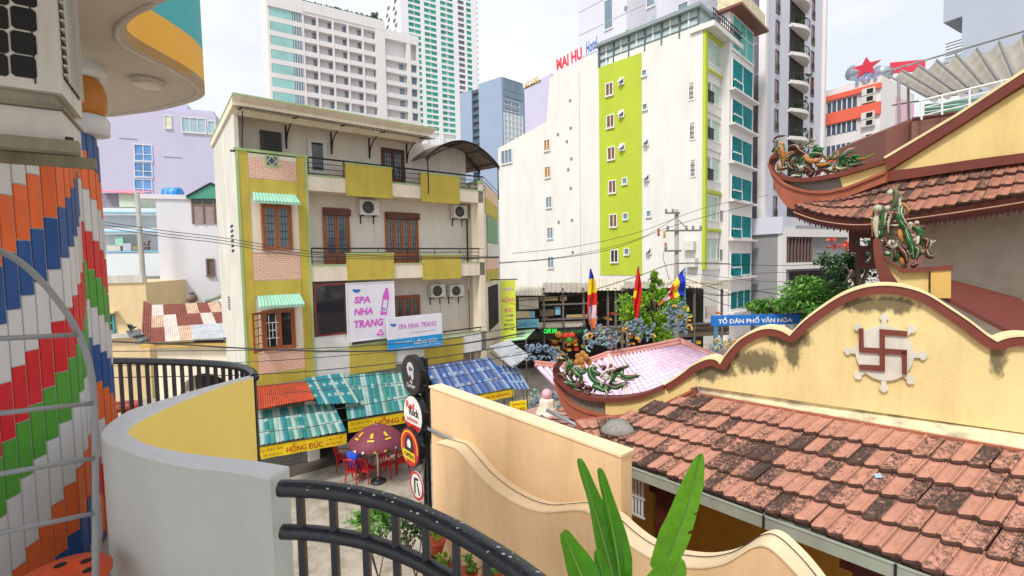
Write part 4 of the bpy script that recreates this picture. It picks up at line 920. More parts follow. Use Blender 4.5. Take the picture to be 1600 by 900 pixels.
dirty_white = M('dirty_white', 'b5aa9c', .85, .08, .9, dirt=.45, dcol='84796a', streak=False); mosaic_grey = M('mosaic_grey', '77746a', .5, .4, 25)
emb_white = M('emblem_white', 'cfc9bc', .7, .06, 6, dirt=.35, dcol='8f887a', dscale=4)
# gable wall plaster with mould under the valleys of the coping
WA = PZ(1097, 600, 6.35); WB = PZ(1600, 670, 6.35)
FW = Frame(WA.x, WA.y, (WB-WA).x, (WB-WA).y)
def moulded(name, base, spots):
    m = M(name, base, .75, .08, 1.3, dirt=.4, dcol='ad9662', bump=.25, bscale=30); n, l, bs = nodes(m)
    src = bs.inputs['Base Color'].links[0].from_socket; geo = n.new('ShaderNodeNewGeometry')
    nz = n.new('ShaderNodeTexNoise'); nz.inputs['Scale'].default_value = 9; nz.inputs['Detail'].default_value = 8; nz.inputs['Roughness'].default_value = .75
    mp = n.new('ShaderNodeMapping'); mp.inputs['Scale'].default_value = (1, 1, .45); l(geo.outputs['Position'], mp.inputs[0]); l(mp.outputs[0], nz.inputs['Vector'])
    acc = None
    for c, ru, rz in spots:
        vm = n.new('ShaderNodeVectorMath'); vm.operation = 'SUBTRACT'; vm.inputs[1].default_value = c; l(geo.outputs['Position'], vm.inputs[0])
        sc_ = n.new('ShaderNodeVectorMath'); sc_.operation = 'MULTIPLY'; sc_.inputs[1].default_value = (1/ru, 1/ru, 1/rz); l(vm.outputs[0], sc_.inputs[0])
        ln = n.new('ShaderNodeVectorMath'); ln.operation = 'LENGTH'; l(sc_.outputs[0], ln.inputs[0])
        mr = n.new('ShaderNodeMapRange'); mr.inputs['From Min'].default_value = 1; mr.inputs['From Max'].default_value = .15; mr.inputs['To Max'].default_value = .58; l(ln.outputs['Value'], mr.inputs['Value'])
        if acc is None: acc = mr.outputs[0]
        else:
            mm = n.new('ShaderNodeMath'); mm.operation = 'MAXIMUM'; l(acc, mm.inputs[0]); l(mr.outputs[0], mm.inputs[1]); acc = mm.outputs[0]
    ad = n.new('ShaderNodeMath'); ad.operation = 'ADD'; l(nz.outputs['Fac'], ad.inputs[0]); l(acc, ad.inputs[1])
    mr = n.new('ShaderNodeMapRange'); mr.inputs['From Min'].default_value = .74; mr.inputs['From Max'].default_value = .95; mr.inputs['To Max'].default_value = .8; l(ad.outputs[0], mr.inputs['Value'])
    mi = n.new('ShaderNodeMix'); mi.data_type = 'RGBA'; mi.inputs['B'].default_value = lin('2e2a20')+[1]; l(mr.outputs[0], mi.inputs['Factor']); l(src, mi.inputs['A']); l(mi.outputs['Result'], bs.inputs['Base Color']); return m
hw = lambda x, y: tuple(FW.hit(x, y))
tile_edge = M('tile_edge', '553a31', .9, .4, 12)  # dark lip colour paints the shadow under each tile row, plus edge dirt
gable_m = moulded('gable_plaster', 'e0c88e', [(hw(1238, 545), .2, .55), (hw(1232, 530), .5, .25), (hw(1175, 565), .75, .35), (hw(1120, 578), .5, .22), (hw(1360, 475), .75, .22), (hw(1405, 478), .2, .2), (hw(1558, 560), .14, .45), (hw(1100, 585), .5, .2)])
ledge_m = M('ledge_cream', 'e6d6ae', .75, .06, 2, dirt=.9, dcol='6f6f6c', dscale=1.6, streak=False, bump=.15)

# ------------------------------------------------------------------ peach boundary wall with a wavy lower wall
A0 = PZ(672, 603, 6.1); B0 = PZ(970, 710, 6.1)
FPw = Frame(A0.x, A0.y, (B0-A0).x, (B0-A0).y); LP = (B0-A0).length
pw = thing('boundary_wall', 'tall peach plastered wall with a wavy ledge in front of the temple', 'wall', FPw.w(1, 0))
mesh('wall', boxv(FPw, 0, LP, 0, 6.07, -.22, 0), peach, pw)
mesh('coping', boxv(FPw, -.02, LP+.015, 6.07, 6.1, -.25, .02), peach_top, pw)
Fwv = FPw.off(.30)
wav = smooth_path([Vector((*Fwv.uz(x, y), 0)) for x, y in [(683, 692), (702, 697), (716, 703), (733, 722), (753, 746), (777, 767), (803, 784), (827, 795), (850, 800), (873, 799), (907, 797), (925, 803), (950, 820), (975, 843), (1000, 862), (1030, 877), (1060, 884), (1095, 887), (1130, 881), (1155, 868), (1172, 857), (1190, 852), (1206, 858), (1225, 875), (1250, 902), (1275, 935)]], 3)
mesh('wavy_wall', band(Fwv, [(p.x, p.y) for p in wav], [(p.x, min(p.y-.3, 1.0) if True else 0) for p in wav], -.3, 0), peach, pw)
mesh('wavy_coping', band(Fwv, [(p.x, p.y+.018) for p in wav], [(p.x, p.y+.0) for p in wav], -.31, .02), peach_top, pw)
cab = [Fwv.w(p.x, p.y+.035, -.17) for p in wav]
tag(mesh('wall_cable', tube(cab, .005, 5), black_iron), 'thin dark cable lying along the wavy peach ledge', 'cable')
tag(mesh('conduit_pipe', tube([FPw.hit(673, 669)+FPw.n*.05, FPw.hit(736, 697)+FPw.n*.05], .028, 8), M('pipe_grey', '8d949c', .45, metal=.3), smooth=True), 'short grey conduit pipe fixed to the left end of the peach wall', 'pipe')

# ------------------------------------------------------------------ lower temple roof
GA = PZ(985, 722, 5.4); GB = PZ(1477, 899, 5.4); HA = PZ(1100, 620, 6.15); HB = PZ(1600, 709, 6.15)
def patch(s, v): return (HA.lerp(HB, s)).lerp(GA.lerp(GB, s), v)
def pxof(p):
    q = p-CAM; return CX+FPX*q.dot(CR)/q.dot(CF), CY-FPX*q.dot(CU)/q.dot(CF)
temple = thing('temple_porch', 'yellow temple porch with terracotta tile roof and arched gable wall', 'temple', Vector((3.6, 6.6, 0)))
TU = [(0, .010), (.05, .018), (.10, .004), (.16, 0), (.66, 0), (.72, .016), (.79, .004), (.85, .018), (.93, .018), (.985, .002)]
def tile_mesh(s0, s1, v0, v1, pf, lift=.035, mat=terracotta, parent=None, jit=None):
    nrm = (pf(s1, v0)-pf(s0, v0)).cross(pf(s0, v1)-pf(s0, v0)).normalized()
    if nrm.z < 0: nrm = -nrm
    ju, jv, jl = jit
    vs_, fs = [], []; W = [0, .5, .965, 1.0]; n = len(TU)
    for w_ in W:
        for u, h in TU:
            wav_ = .035*math.sin(u*math.pi*2.0) if w_ > .9 else 0
            vs_.append(pf(s0+(s1-s0)*(u+ju), v0+(v1-v0)*(w_+wav_+jv)) + nrm*((lift+jl)*(w_ if w_ < .98 else w_*.55)+h+.004))
    for u, h in TU: vs_.append(pf(s0+(s1-s0)*(u+ju), v0+(v1-v0)*(.98+jv)) + nrm*(-.012))
    for j in range(4):
        for i in range(n-1): fs.append((j*n+i, j*n+i+1, (j+1)*n+i+1, (j+1)*n+i))
    k = len(vs_); c = pf(s0+(s1-s0)*(.40+ju), v0+(v1-v0)*(.5+jv))+nrm*(lift*.5+.022); vs_.append(c)
    for a, b in ((.40, .34), (.50, .47), (.62, .52), (.50, .57), (.42, .74), (.32, .58), (.2, .52), (.33, .47)): vs_.append(pf(s0+(s1-s0)*(a+ju), v0+(v1-v0)*(b+jv))+nrm*(lift*b+.006))
    fs += [(k, k+1+i, k+1+(i+1) % 8) for i in range(8)]
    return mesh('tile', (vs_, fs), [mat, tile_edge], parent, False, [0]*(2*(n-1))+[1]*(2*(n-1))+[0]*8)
rng = random.Random(5); NC = 22; NRW = 5
dg = [patch(-.14+1.6*i/16, j/4)+Vector((0, 0, -.10)) for i in range(17) for j in range(5)]
roof = mesh('roof_deck', (dg, [(i*5+j, i*5+j+1, i*5+j+6, i*5+j+5) for i in range(16) for j in range(4)]), dark_red, temple)
lim = [1044, 1008, 970, 944, 930]
for j in range(NRW):
    for i in range(-13, 33):
        s0, s1 = i/NC, (i+1)/NC; px, py = pxof(patch((s0+s1)/2, (j+.5)/NRW))
        if px < lim[j]+8 or px > 1690 or py > 985: continue
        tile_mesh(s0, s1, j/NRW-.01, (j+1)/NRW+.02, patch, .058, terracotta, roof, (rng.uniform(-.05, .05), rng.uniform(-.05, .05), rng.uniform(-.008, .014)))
# hip end: a few turned tiles and a cement patch
hipq = [PZ(1040, 640, 5.8), PZ(905, 654, 5.55), PZ(898, 656, 5.5), PZ(948, 706, 5.3), PZ(990, 700, 5.4)]
mesh('hip_bed', ([p for p in hipq]+[p+Vector((0, 0, -.12)) for p in hipq], [(0, 1, 2, 3, 4), (0, 5, 6, 1), (1, 6, 7, 2), (2, 7, 8, 3), (3, 8, 9, 4)]), prow_brown, roof)
rn = (HB-HA).cross(GA-HA).normalized(); rn = rn if rn.z > 0 else -rn
def onroof(x, y, up=0.): d_ = D(x, y); return CAM+d_*(rn.dot(HA-CAM)/rn.dot(d_))+rn*up
hq = [onroof(899, 656, -.02), onroof(984, 651, .0), onroof(962, 702, .0), onroof(934, 698, -.04)]
def hip(s, v): return (hq[0].lerp(hq[1], s)).lerp(hq[3].lerp(hq[2], s), v)
for i in range(5):
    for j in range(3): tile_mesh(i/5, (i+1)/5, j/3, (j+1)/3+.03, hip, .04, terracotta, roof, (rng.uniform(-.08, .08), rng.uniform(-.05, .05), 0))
cpt = [onroof(966+24*math.cos(a)*(1+.2*math.sin(3*a)), 672+13*math.sin(a), .075) for a in [k*math.pi/8 for k in range(16)]]
mesh('cement_patch', (cpt+[p.lerp(onroof(966, 672, .085), .6)+rn*.02 for p in cpt]+[p-rn*.06 for p in cpt], [tuple(range(16, 32))]+[(k, (k+1) % 16, 16+(k+1) % 16, 16+k) for k in range(16)]+[(32+k, 32+(k+1) % 16, (k+1) % 16, k) for k in range(16)]), M('cement', '8f8b84', .95, .25, 14, bump=.8), roof, True)
# gutter
G0 = PZ(962, 714, 5.4); G1 = GA.lerp(GB, 1.45); FG_ = Frame(G0.x, G0.y, (G1-G0).x, (G1-G0).y); LG = (G1-G0).length
gt = mesh('gutter', join(boxv(FG_, 0, LG, 5.24, 5.385, .10, .115), boxv(FG_, 0, LG, 5.24, 5.25, -.02, .10), boxv(FG_, 0, LG, 5.24, 5.37, -.03, -.02), boxv(FG_, 0, LG, 5.38, 5.392, .085, .125)), zinc, temple)
for u in (.35, 2.15, 3.35, 4.4): mesh('gutter_clip', boxv(FG_, u-.012, u+.012, 5.25, 5.40, .115, .13), black_iron, temple)
# porch under the eave
Fpo = FG_.off(-1.35); B('porch_wall', ochre, temple, Fpo, -.5, LG+1, 0, 5.35, -.2, 0)
B('porch_ceiling', dark_red, temple, FG_, -.02, LG, 5.225, 5.238, -1.4, .02)
for u in (.55, 3.0, 5.2):
    B('porch_post', dark_red, temple, FG_, u-.09, u+.09, 0, 5.2, -.55, -.37); B('post_bracket', dark_red, temple, FG_, u-.22, u+.22, 4.85, 5.2, -.53, -.39)
B('end_wall', ochre, temple, FG_, -.35, -.15, 0, 5.2, -1.3, -.1)
wn = B('lattice_window', white_plaster, temple, FG_, .02, .06, 4.55, 5.1, -.45, -.3)
for k in range(5): B('lattice_bar', cap_white, temple, FG_, .05+k*.055, .075+k*.055, 4.45, 5.15, -.3, -.27)
for k in range(3): B('lattice_rail', cap_white, temple, FG_, .04, .34, 4.45+k*.3, 4.48+k*.3, -.27, -.25)
# flashing and ledge
HL = HA.lerp(HB, -.02); HR = HA.lerp(HB, 1.45); WL = WA.lerp(WB, -.02); WR = WA.lerp(WB, 1.35)
mesh('flashing', solid_quad(HL+Vector((0, 0, -.04)), HR+Vector((0, 0, -.04)), HR+Vector((0, 0, .03)), HL+Vector((0, 0, .03)), Vector((.10, .10, 0))), prow_brown, temple)
mesh('ledge', ([HL+Vector((.05, .05, .05)), HR+Vector((.05, .05, .05)), WR+Vector((.05, .05, -.02)), WL+Vector((.05, .05, -.02)), HL+Vector((.05, .05, -.2)), HR+Vector((.05, .05, -.2)), WR+Vector((.05, .05, -.3)), WL+Vector((.05, .05, -.3))], [(0, 1, 2, 3), (0, 4, 5, 1), (3, 2, 6, 7), (0, 3, 7, 4), (1, 5, 6, 2)]), ledge_m, temple)
# gable wall on frame FW
cop = [(1040, 601), (1065, 585), (1080, 573), (1095, 565), (1110, 560), (1121, 562), (1127, 568), (1137, 552), (1157, 531), (1180, 518), (1200, 513), (1220, 516), (1235, 524), (1253, 505), (1280, 484), (1313, 463), (1347, 450), (1380, 446), (1413, 449), (1447, 460), (1480, 480), (1513, 502), (1540, 523), (1556, 533), (1573, 527), (1600, 525), (1640, 532), (1690, 552)]
def ref(pts, fr, sharp=()):
    """refine a pixel outline on a frame, keeping the marked corner points sharp"""
    out, seg = [], []
    for i, p in enumerate(pts):
        seg.append(Vector((*fr.uz(*p), 0)))
        if p in sharp or i == len(pts)-1:
            if len(seg) > 1:
                q = smooth_path(seg, 4); out += q[(1 if out else 0):]
            seg = [seg[-1]]
    return [(p.x, p.y) for p in out]
SH = ((1127, 568), (1235, 524), (1556, 533))
ct = ref(cop, FW, SH)
def thick(path, t):
    """the same polyline moved inwards (down its normal) by t"""
    o = []
    for i, (u, z) in enumerate(path):
        a = path[max(0, i-1)]; b = path[min(len(path)-1, i+1)]; dx, dz = b[0]-a[0], b[1]-a[1]; l = math.hypot(dx, dz) or 1
        o.append((u+dz/l*t, z-dx/l*t))
    return o
wl_base = lambda u: 6.35 if u > 0 else 6.35+u*.5
low = [(u, min(z-.05, 6.30 if u > -.1 else 6.30+(u+.1)*.55)) for u, z in ct]
gb = mesh('gable_wall', band(FW, [(u, z-.03) for u, z in ct], low, -.2, 0), gable_m, temple)
mesh('coping_trim', band(FW, ct, thick(ct, .105), -.02, .07), brown_trim, temple)
mesh('coping_top', band(FW, [(u, z+.035) for u, z in ct], [(u, z+.002) for u, z in ct], -.24, .085), cream_top, temple)
# prow at the left end
prow_c = [(1040, 601), (1008, 614), (979, 620), (947, 621.5), (921, 619), (898, 610), (879, 596), (869, 583), (868, 573), (874, 565)]
pc_ = ref(prow_c, FW); mesh('prow_coping', band(FW, [(u, z+.015) for u, z in pc_], [(u, z) for u, z in thick(pc_, -.055)] if False else [(u+.0, z-.055) for u, z in pc_], -.16, .1), brown_trim, temple)
mesh('prow_panel', prism(FW, [FW.uz(*p) for p in [(1040, 603), (1008, 616), (979, 622), (946, 624), (947, 647), (973, 650), (999, 647), (1022, 640), (1051, 625), (1080, 612), (1074, 585)]], -.1, .02), temple_yel, temple)
mesh('prow_recess', prism(FW, [FW.uz(*p) for p in [(946, 624), (921, 621), (898, 612), (879, 599), (880, 610), (889, 624), (907, 637), (927, 644), (947, 647)]], -.1, -.03), mosaic_grey, temple)
bu = ref([(1085, 608), (1051, 624), (1022, 639), (999, 646), (973, 649.5), (947, 647), (927, 643), (907, 636), (889, 624), (876, 607), (869, 592)], FW)
bl = ref([(1088, 616), (1054, 634), (1028, 647), (999, 657), (968, 662), (938, 662), (917, 658), (898, 653), (887, 642), (879, 626), (867, 590)], FW)
mesh('prow_body', band(FW, bu, bl, -.14, .09), prow_brown, temple)
mesh('prow_lip', band(FW, [(u, z+.02) for u, z in bu], [(u, z-.02) for u, z in bu], .07, .12), cream_top if False else prow_brown, temple)
# wheel emblem
em = thing('wheel_emblem', 'white wheel relief with a dark red Buddhist cross on the gable', 'emblem', FW.w(*FW.uz(1380, 600)))
ec = FW.uz(1381, 551); ru = abs(FW.u(1428, 551)-ec[0]); rz = abs(FW.z(1381, 508)-ec[1])
ring = [(ec[0]+ru*math.cos(a), ec[1]+rz*math.sin(a)) for a in [2*math.pi*k/40 for k in range(40)]]
mesh('disc', prism(FW, ring, .0, .045), emb_white, em)
for k in range(8):
    a = k*math.pi/4+.02; ca, sa = math.cos(a), math.sin(a); q = lambda r, t: (ec[0]+(r*ca-t*sa)*ru, ec[1]+(r*sa+t*ca)*rz)
    mesh('spoke', prism(FW, [q(.9, -.1), q(1.2, -.085), q(1.22, -.15), q(1.34, -.15), q(1.44, 0), q(1.34, .15), q(1.22, .15), q(1.2, .085), q(.9, .1)], .0, .04), emb_white, em)
zx = lambda x, y: FW.uz(1080+x/3, 430+y/3)
for r in ([(785, 247), (808, 247), (810, 352), (787, 350)], [(789, 334), (1010, 347), (1010, 370), (789, 357)], [(985, 352), (1010, 350), (1010, 462), (988, 458)], [(882, 250), (908, 252), (908, 446), (884, 444)], [(884, 250), (1012, 260), (1012, 284), (884, 274)], [(788, 415), (906, 420), (906, 446), (788, 438)]):
    mesh('cross_bar', prism(FW, [zx(*p) for p in r], .045, .072+.0008*(r[0][0] % 7)), brown_trim, em)

# ------------------------------------------------------------------ upper temple hall
p1 = P(1600, 300, 6.8); p2 = P(1240, 300, 10.0)
FU = Frame(p1.x, p1.y, (p2-p1).x, (p2-p1).y); FUe = FU.off(.5); FUt = FU.off(-.1)
hall = thing('temple_hall', 'upper temple hall with upturned tiled eave and yellow gable', 'temple', FU.w(2, 0, -1))
bot = [(1243, 322), (1284, 335), (1347, 341), (1424, 331), (1510, 318), (1600, 303), (1680, 288)]; top = [(1288, 316), (1336, 303), (1391, 282), (1440, 276), (1522, 264), (1600, 254), (1680, 244)]
BP_ = resample(smooth_path([FUe.hit(*p) for p in bot], 6), 61); TP_ = resample(smooth_path([FUt.hit(*p) for p in top], 6), 61)
def arcp(A, s):
    x = max(0, min(59.999, s*60)); i = int(x); return A[i].lerp(A[i+1], x-i)
def upatch(s, v): return arcp(TP_, s).lerp(arcp(BP_, s), v)
rf = mesh('roof_deck', join(([upatch(i/30, v)+Vector((0, 0, -.03)) for i in range(31) for v in (0, 1)], [(2*i, 2*i+2, 2*i+3, 2*i+1) for i in range(30)])), dark_red, hall)
NU = 26
for j in range(3):
    for i in range(NU):
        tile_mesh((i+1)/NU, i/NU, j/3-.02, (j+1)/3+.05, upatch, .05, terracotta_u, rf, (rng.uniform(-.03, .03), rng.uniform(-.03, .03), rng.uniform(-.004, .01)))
mesh('eave_board', ([arcp(BP_, i/40)+Vector((0, 0, -.03))+FU.n*o for i in range(41) for o in (.03,)]+[arcp(BP_, i/40)+Vector((0, 0, -.20)) for i in range(41)], [(i, i+1, 42+i, 41+i) for i in range(40)]), dark_red, hall)
zz = []; zf = []
for i in range(64):
    a = arcp(BP_, i/64)+Vector((0, 0, -.19)); b = arcp(BP_, (i+1)/64)+Vector((0, 0, -.19)); k = len(zz); zz += [a, b, (a+b)/2+Vector((0, 0, -.09 if i % 2 else -.06))]; zf.append((k, k+1, k+2))
mesh('eave_fringe', (zz+[p-FU.n*.02 for p in zz], zf+[tuple(len(zz)+i for i in reversed(f)) for f in zf]), dark_red, hall)
mesh('eave_cord', tube([arcp(BP_, i/30)+FU.n*.06+Vector((0, 0, -.12)) for i in range(31)], .012, 5), M('cord_pale', 'b08a70', .6), hall)
mesh('soffit', ([arcp(BP_, i/20)+Vector((0, 0, -.08)) for i in range(21)]+[FU.w((arcp(BP_, i/20)-FU.o).dot(FU.e), arcp(BP_, i/20).z-.02, -1.0) for i in range(21)], [(i, i+1, 22+i, 21+i) for i in range(20)]), dark_red, hall)
FUw = FU.off(-.75)
uw = [FUw.uz(x, y) for x, y in ((1442, 330), (1760, 280), (1760, 640), (1442, 560))]
mesh('hall_wall', prism(FUw, uw, -.2, 0), dirty_white, hall)
ub = ref([(1387, 268), (1440, 262), (1522, 250), (1600, 240), (1690, 229)], FU); ubl = ref([(1391, 284), (1440, 277), (1522, 265), (1600, 255), (1690, 245)], FU)
mesh('eave_trim', band(FU, ub, ubl, -.12, .08), brown_trim, hall)
mesh('gable_panel', prism(FU, [FU.uz(*p) for p in ((1312, 277), (1347, 268), (1386, 252), (1392, 262), (1600, 136), (1690, 84), (1690, 231), (1600, 242), (1522, 252), (1440, 264), (1387, 270), (1337, 292), (1318, 297))], -.12, .0), temple_yel, hall)
ra = [FU.uz(*p) for p in ((1386, 250), (1500, 183), (1600, 118), (1690, 60))]; rb = [FU.uz(*p) for p in ((1390, 268), (1504, 197), (1600, 135), (1690, 79))]
mesh('rake_trim', band(FU, ra, rb, -.1, .09), brown_trim, hall)
mesh('rake_top', band(FU, [(u, z+.05) for u, z in ra], [(u, z+.004) for u, z in ra], -.2, .10), cream_top, hall)
uc = ref([(1389, 248), (1347, 261), (1316, 270), (1285, 276), (1250, 279), (1224, 274), (1211, 264), (1206, 253), (1210, 244), (1217, 241)], FU)
mesh('prow_coping', band(FU, [(u, z+.01) for u, z in uc], [(u, z-.08) for u, z in uc], -.12, .1), brown_trim, hall)
mesh('prow_recess', prism(FU, [FU.uz(*p) for p in ((1312, 277), (1285, 282), (1250, 284), (1224, 279), (1232, 289), (1263, 300), (1297, 301), (1318, 297))], -.1, -.03), mosaic_grey, hall)
b1_ = ref([(1391, 270), (1337, 292), (1319, 296.5), (1297, 301), (1263, 299), (1232, 288), (1214, 271), (1207, 258)], FU); b2_ = ref([(1391, 285), (1340, 304), (1312, 315), (1285, 324), (1243, 327), (1222, 306), (1215, 285), (1206, 262)], FU)
mesh('prow_body', band(FU, b1_, b2_, -.12, .12), prow_brown, hall)
mesh('prow_lip', band(FU, [(u, z+.03) for u, z in b1_], [(u, z-.02) for u, z in b1_], .1, .16), prow_brown, hall)
# carved bracket under the eave corner
fk = FU.off(-.2); sq = lambda x0, y0, x1, y1: prism(fk, [fk.uz(x0, y0), fk.uz(x1, y0), fk.uz(x1, y1), fk.uz(x0, y1)], -.12, 0)
mesh('carved_bracket', join(sq(1326, 350, 1338, 395), sq(1338, 384, 1366, 394), sq(1338, 350, 1366, 372), sq(1338, 394, 1346, 418), sq(1346, 410, 1368, 420), sq(1360, 372, 1369, 384), sq(1361, 394, 1369, 410), sq(1346, 398, 1351, 405)), dark_red, hall)
mesh('corner_post', boxv(FU, FU.u(1366, 400)-.12, FU.u(1366, 400)+.1, 0, FU.z(1366, 345), -.6, -.4), dirty_white, hall)
# lower ridge with its horn behind the gable
FM = FW.off(-.8)
rg = thing('ridge_horn', 'brown horn and yellow ridge end rising behind the gable arch', 'roof ridge', FM.w(*FM.uz(1400, 450)))
mesh('horn', prism(FM, [(p.x, p.y) for p in smooth_path([Vector((*FM.uz(x, y), 0)) for x, y in ((1364.5, 376), (1370, 373), (1376, 376), (1378, 390), (1383, 406), (1391, 424), (1400, 437), (1404, 449), (1380, 452), (1372, 430), (1366, 405))], 3, True)], -.12, .12), brown_trim, rg)
mesh('ridge_cap', band(FM, [FM.uz(*p) for p in ((1379, 398), (1397, 411), (1410, 420), (1425, 419), (1487, 414))], [FM.uz(*p) for p in ((1381, 404), (1397, 416), (1410, 426), (1425, 425), (1487, 421))], -.12, .14), brown_trim, rg)
mesh('ridge_wall', prism(FM, [FM.uz(*p) for p in ((1385, 406), (1397, 415), (1410, 425), (1450, 423), (1450, 460), (1400, 460), (1392, 430))], -.1, .05), temple_yel, rg)
mesh('ridge_pier', prism(FM, [FM.uz(*p) for p in ((1453, 422), (1484, 420), (1484, 465), (1453, 465))], -.1, .12), M('pier_yellow', 'c8a45c', .7, .08, 2), rg)
sf = [FM.hit(1455, 452), FM.hit(1660, 560), FM.hit(1660, 480)+Vector((.8, 1.2, 0)), FM.hit(1470, 430)+Vector((.8, 1.2, 0))]
mesh('side_roof', (sf+[p+Vector((0, 0, -.06)) for p in sf], [(0, 1, 2, 3), (7, 6, 5, 4), (0, 4, 5, 1)]), M('side_roof_red', '6b2f24', .7, .12, 3, dirt=.3), rg)

# ------------------------------------------------------------------ glazed dragons on the ridges
gl = {'g': M('glaze_green', '24602c', .35, .25, 14, dirt=.3, dcol='0f2a14'), 'b': M('glaze_brown', '50241a', .4, .25, 14), 'o': M('glaze_ochre', 'a8702e', .5, .35, 22, dirt=.4, dcol='6a4418', dscale=6, streak=False), 'w': M('glaze_white', 'b9b3a0', .5, .15, 14, dirt=.5, dcol='6a6452', dscale=4), 'k': M('glaze_olive', '5c6048', .5, .2, 14)}
def dragon(label, fr, ox, oy, sc, strokes, loc_px, name='dragon_ornament', part='scroll'):
    t = thing(name, label, 'ornament', fr.w(*fr.uz(*loc_px)), 'glazed dragons on the temple ridges'); rg_ = random.Random(len(strokes))
    extra = []
    for col, r, pts in strokes:      # thinner tendrils beside the main strokes
        if pts[0] != 'spiral' and len(pts) > 2:
            for m_ in range(2): dx, dy = rg_.uniform(-30, 30), rg_.uniform(-26, 26); extra.append((rg_.choice('wbkog'), rg_.uniform(6, 11), [(x+dx+rg_.uniform(-14, 14), y+dy+rg_.uniform(-14, 14)) for x, y in pts]))
    for st in list(strokes)+extra:
        col, r, pts = st[0], st[1], st[2]
        if pts[0] == 'spiral':
            _, cx, cy, rad, turns, ph = pts; pts = [(cx+rad*(1-.8*q)*math.cos(ph+q*turns*6.283), cy+rad*(1-.8*q)*math.sin(ph+q*turns*6.283)) for q in [i/14 for i in range(15)]]
        v = rg_.uniform(-.05, .07); W3 = []
        for i, (x, y) in enumerate(pts):
            u, z = fr.uz(ox+x/sc, oy+y/sc); W3.append(fr.w(u, z, v+.03*math.sin(i*1.3)))
        d = (W3[0]-CAM).dot(CF); rr = r/sc/FPX*d*(.95 if fr is FM else 1.1)
        if len(W3) == 1:
            c = W3[0]; mesh('flower' if col == 'o' else 'knob', (lambda vf: ([v_-fr.n*((v_-c).dot(fr.n)*(.6 if col == 'o' else 0)) for v_ in vf[0]], vf[1]))(lathe(c-Vector((0, 0, rr)), [(rr*math.sin(a)+.0005, rr*(1-math.cos(a))) for a in [k*math.pi/7 for k in range(8)]], 10)), gl[col], t, True); continue
        W3 = smooth_path(W3, 4) if len(W3) < 10 else W3; n = len(W3)
        mesh(part, tube(W3, [rr*(1.0-.45*abs(2*i/(n-1)-.75)) for i in range(n)], 7), gl[col], t, True)
        for i in range(2, n-1, 3):   # spines
            tg = (W3[i+1]-W3[i-1]).normalized(); nn_ = tg.cross(fr.n).normalized()*(1 if (i+n) % 2 else -1); q = W3[i]+nn_*rr*.7
            mesh('spine', tube([q, q+nn_*rr*.8-tg*rr*.3, q+nn_*rr*1.5-tg*rr*1.0], [rr*.4, rr*.28, rr*.06], 5), gl[rg_.choice('gwbk') if r > 16 else col], t, True)
        if col in 'gb' and r > 19:   # pale glazed edging
            e = [p+fr.n*rr*.8+Vector((0, 0, rr*.45)) for p in W3]; mesh('edging', tube(e, rr*.09, 4), gl['w'], t)
FWd = FW.off(-.03)
dragon('green and brown dragon with an ochre flower on the nearest prow', FWd, 860, 530, 6.925, [
 ('w', 13, [(85, 130), (150, 165), (200, 230)]), ('w', 9, [(75, 205), (120, 190), (165, 205)]), ('g', 32, [(215, 230), (190, 300), (180, 385)]), ('g', 18, [(260, 235), (240, 290), (210, 330)]),
 ('o', 36, [(300, 190)]), ('o', 38, [(355, 160)]), ('o', 34, [(405, 185)]), ('o', 36, [(415, 245)]), ('o', 40, [(350, 225)]), ('o', 34, [(300, 245)]), ('o', 30, [(365, 290)]), ('b', 14, [(330, 200), (355, 225), (350, 255)]),
 ('w', 14, [(245, 320), (300, 288), (350, 305), (345, 350)]), ('g', 30, [(275, 320), (305, 355), (350, 400), (335, 440)]), ('g', 24, [(380, 310), (360, 360), (400, 340)]),
 ('b', 24, [(85, 385), (140, 385), (185, 440), (240, 495)]), ('b', 20, [(250, 335), (215, 390), (240, 450), (280, 470)]), ('b', 20, ['spiral', 340, 485, 42, 1.4, 2]), ('b', 22, ['spiral', 405, 550, 46, 1.4, 1]),
 ('g', 20, [(240, 520), (290, 540), (330, 550)]), ('g', 18, [(200, 430), (240, 470), (300, 480)]), ('g', 32, [(425, 305), (450, 400), (510, 465), (600, 500)]), ('g', 24, [(500, 285), (485, 330), (540, 365), (550, 400)]),
 ('b', 30, [(600, 275), (590, 330)]), ('b', 22, [(640, 280), (665, 300)]), ('w', 15, ['spiral', 610, 405, 52, 1.2, 3]), ('g', 26, [(640, 345), (720, 345), (780, 312), (845, 290)]), ('g', 17, [(700, 370), (780, 365), (850, 405), (975, 385)]), ('w', 8, [(760, 400), (850, 418), (930, 405)]),
 ('g', 28, [(690, 340), (700, 410), (660, 470)]), ('g', 24, [(640, 490), (720, 515), (790, 495), (845, 500)]), ('g', 34, [(470, 500), (540, 520), (600, 560)]), ('g', 28, [(615, 500), (625, 545), (610, 595)]), ('w', 12, [(800, 495), (850, 510)])], (920, 620))
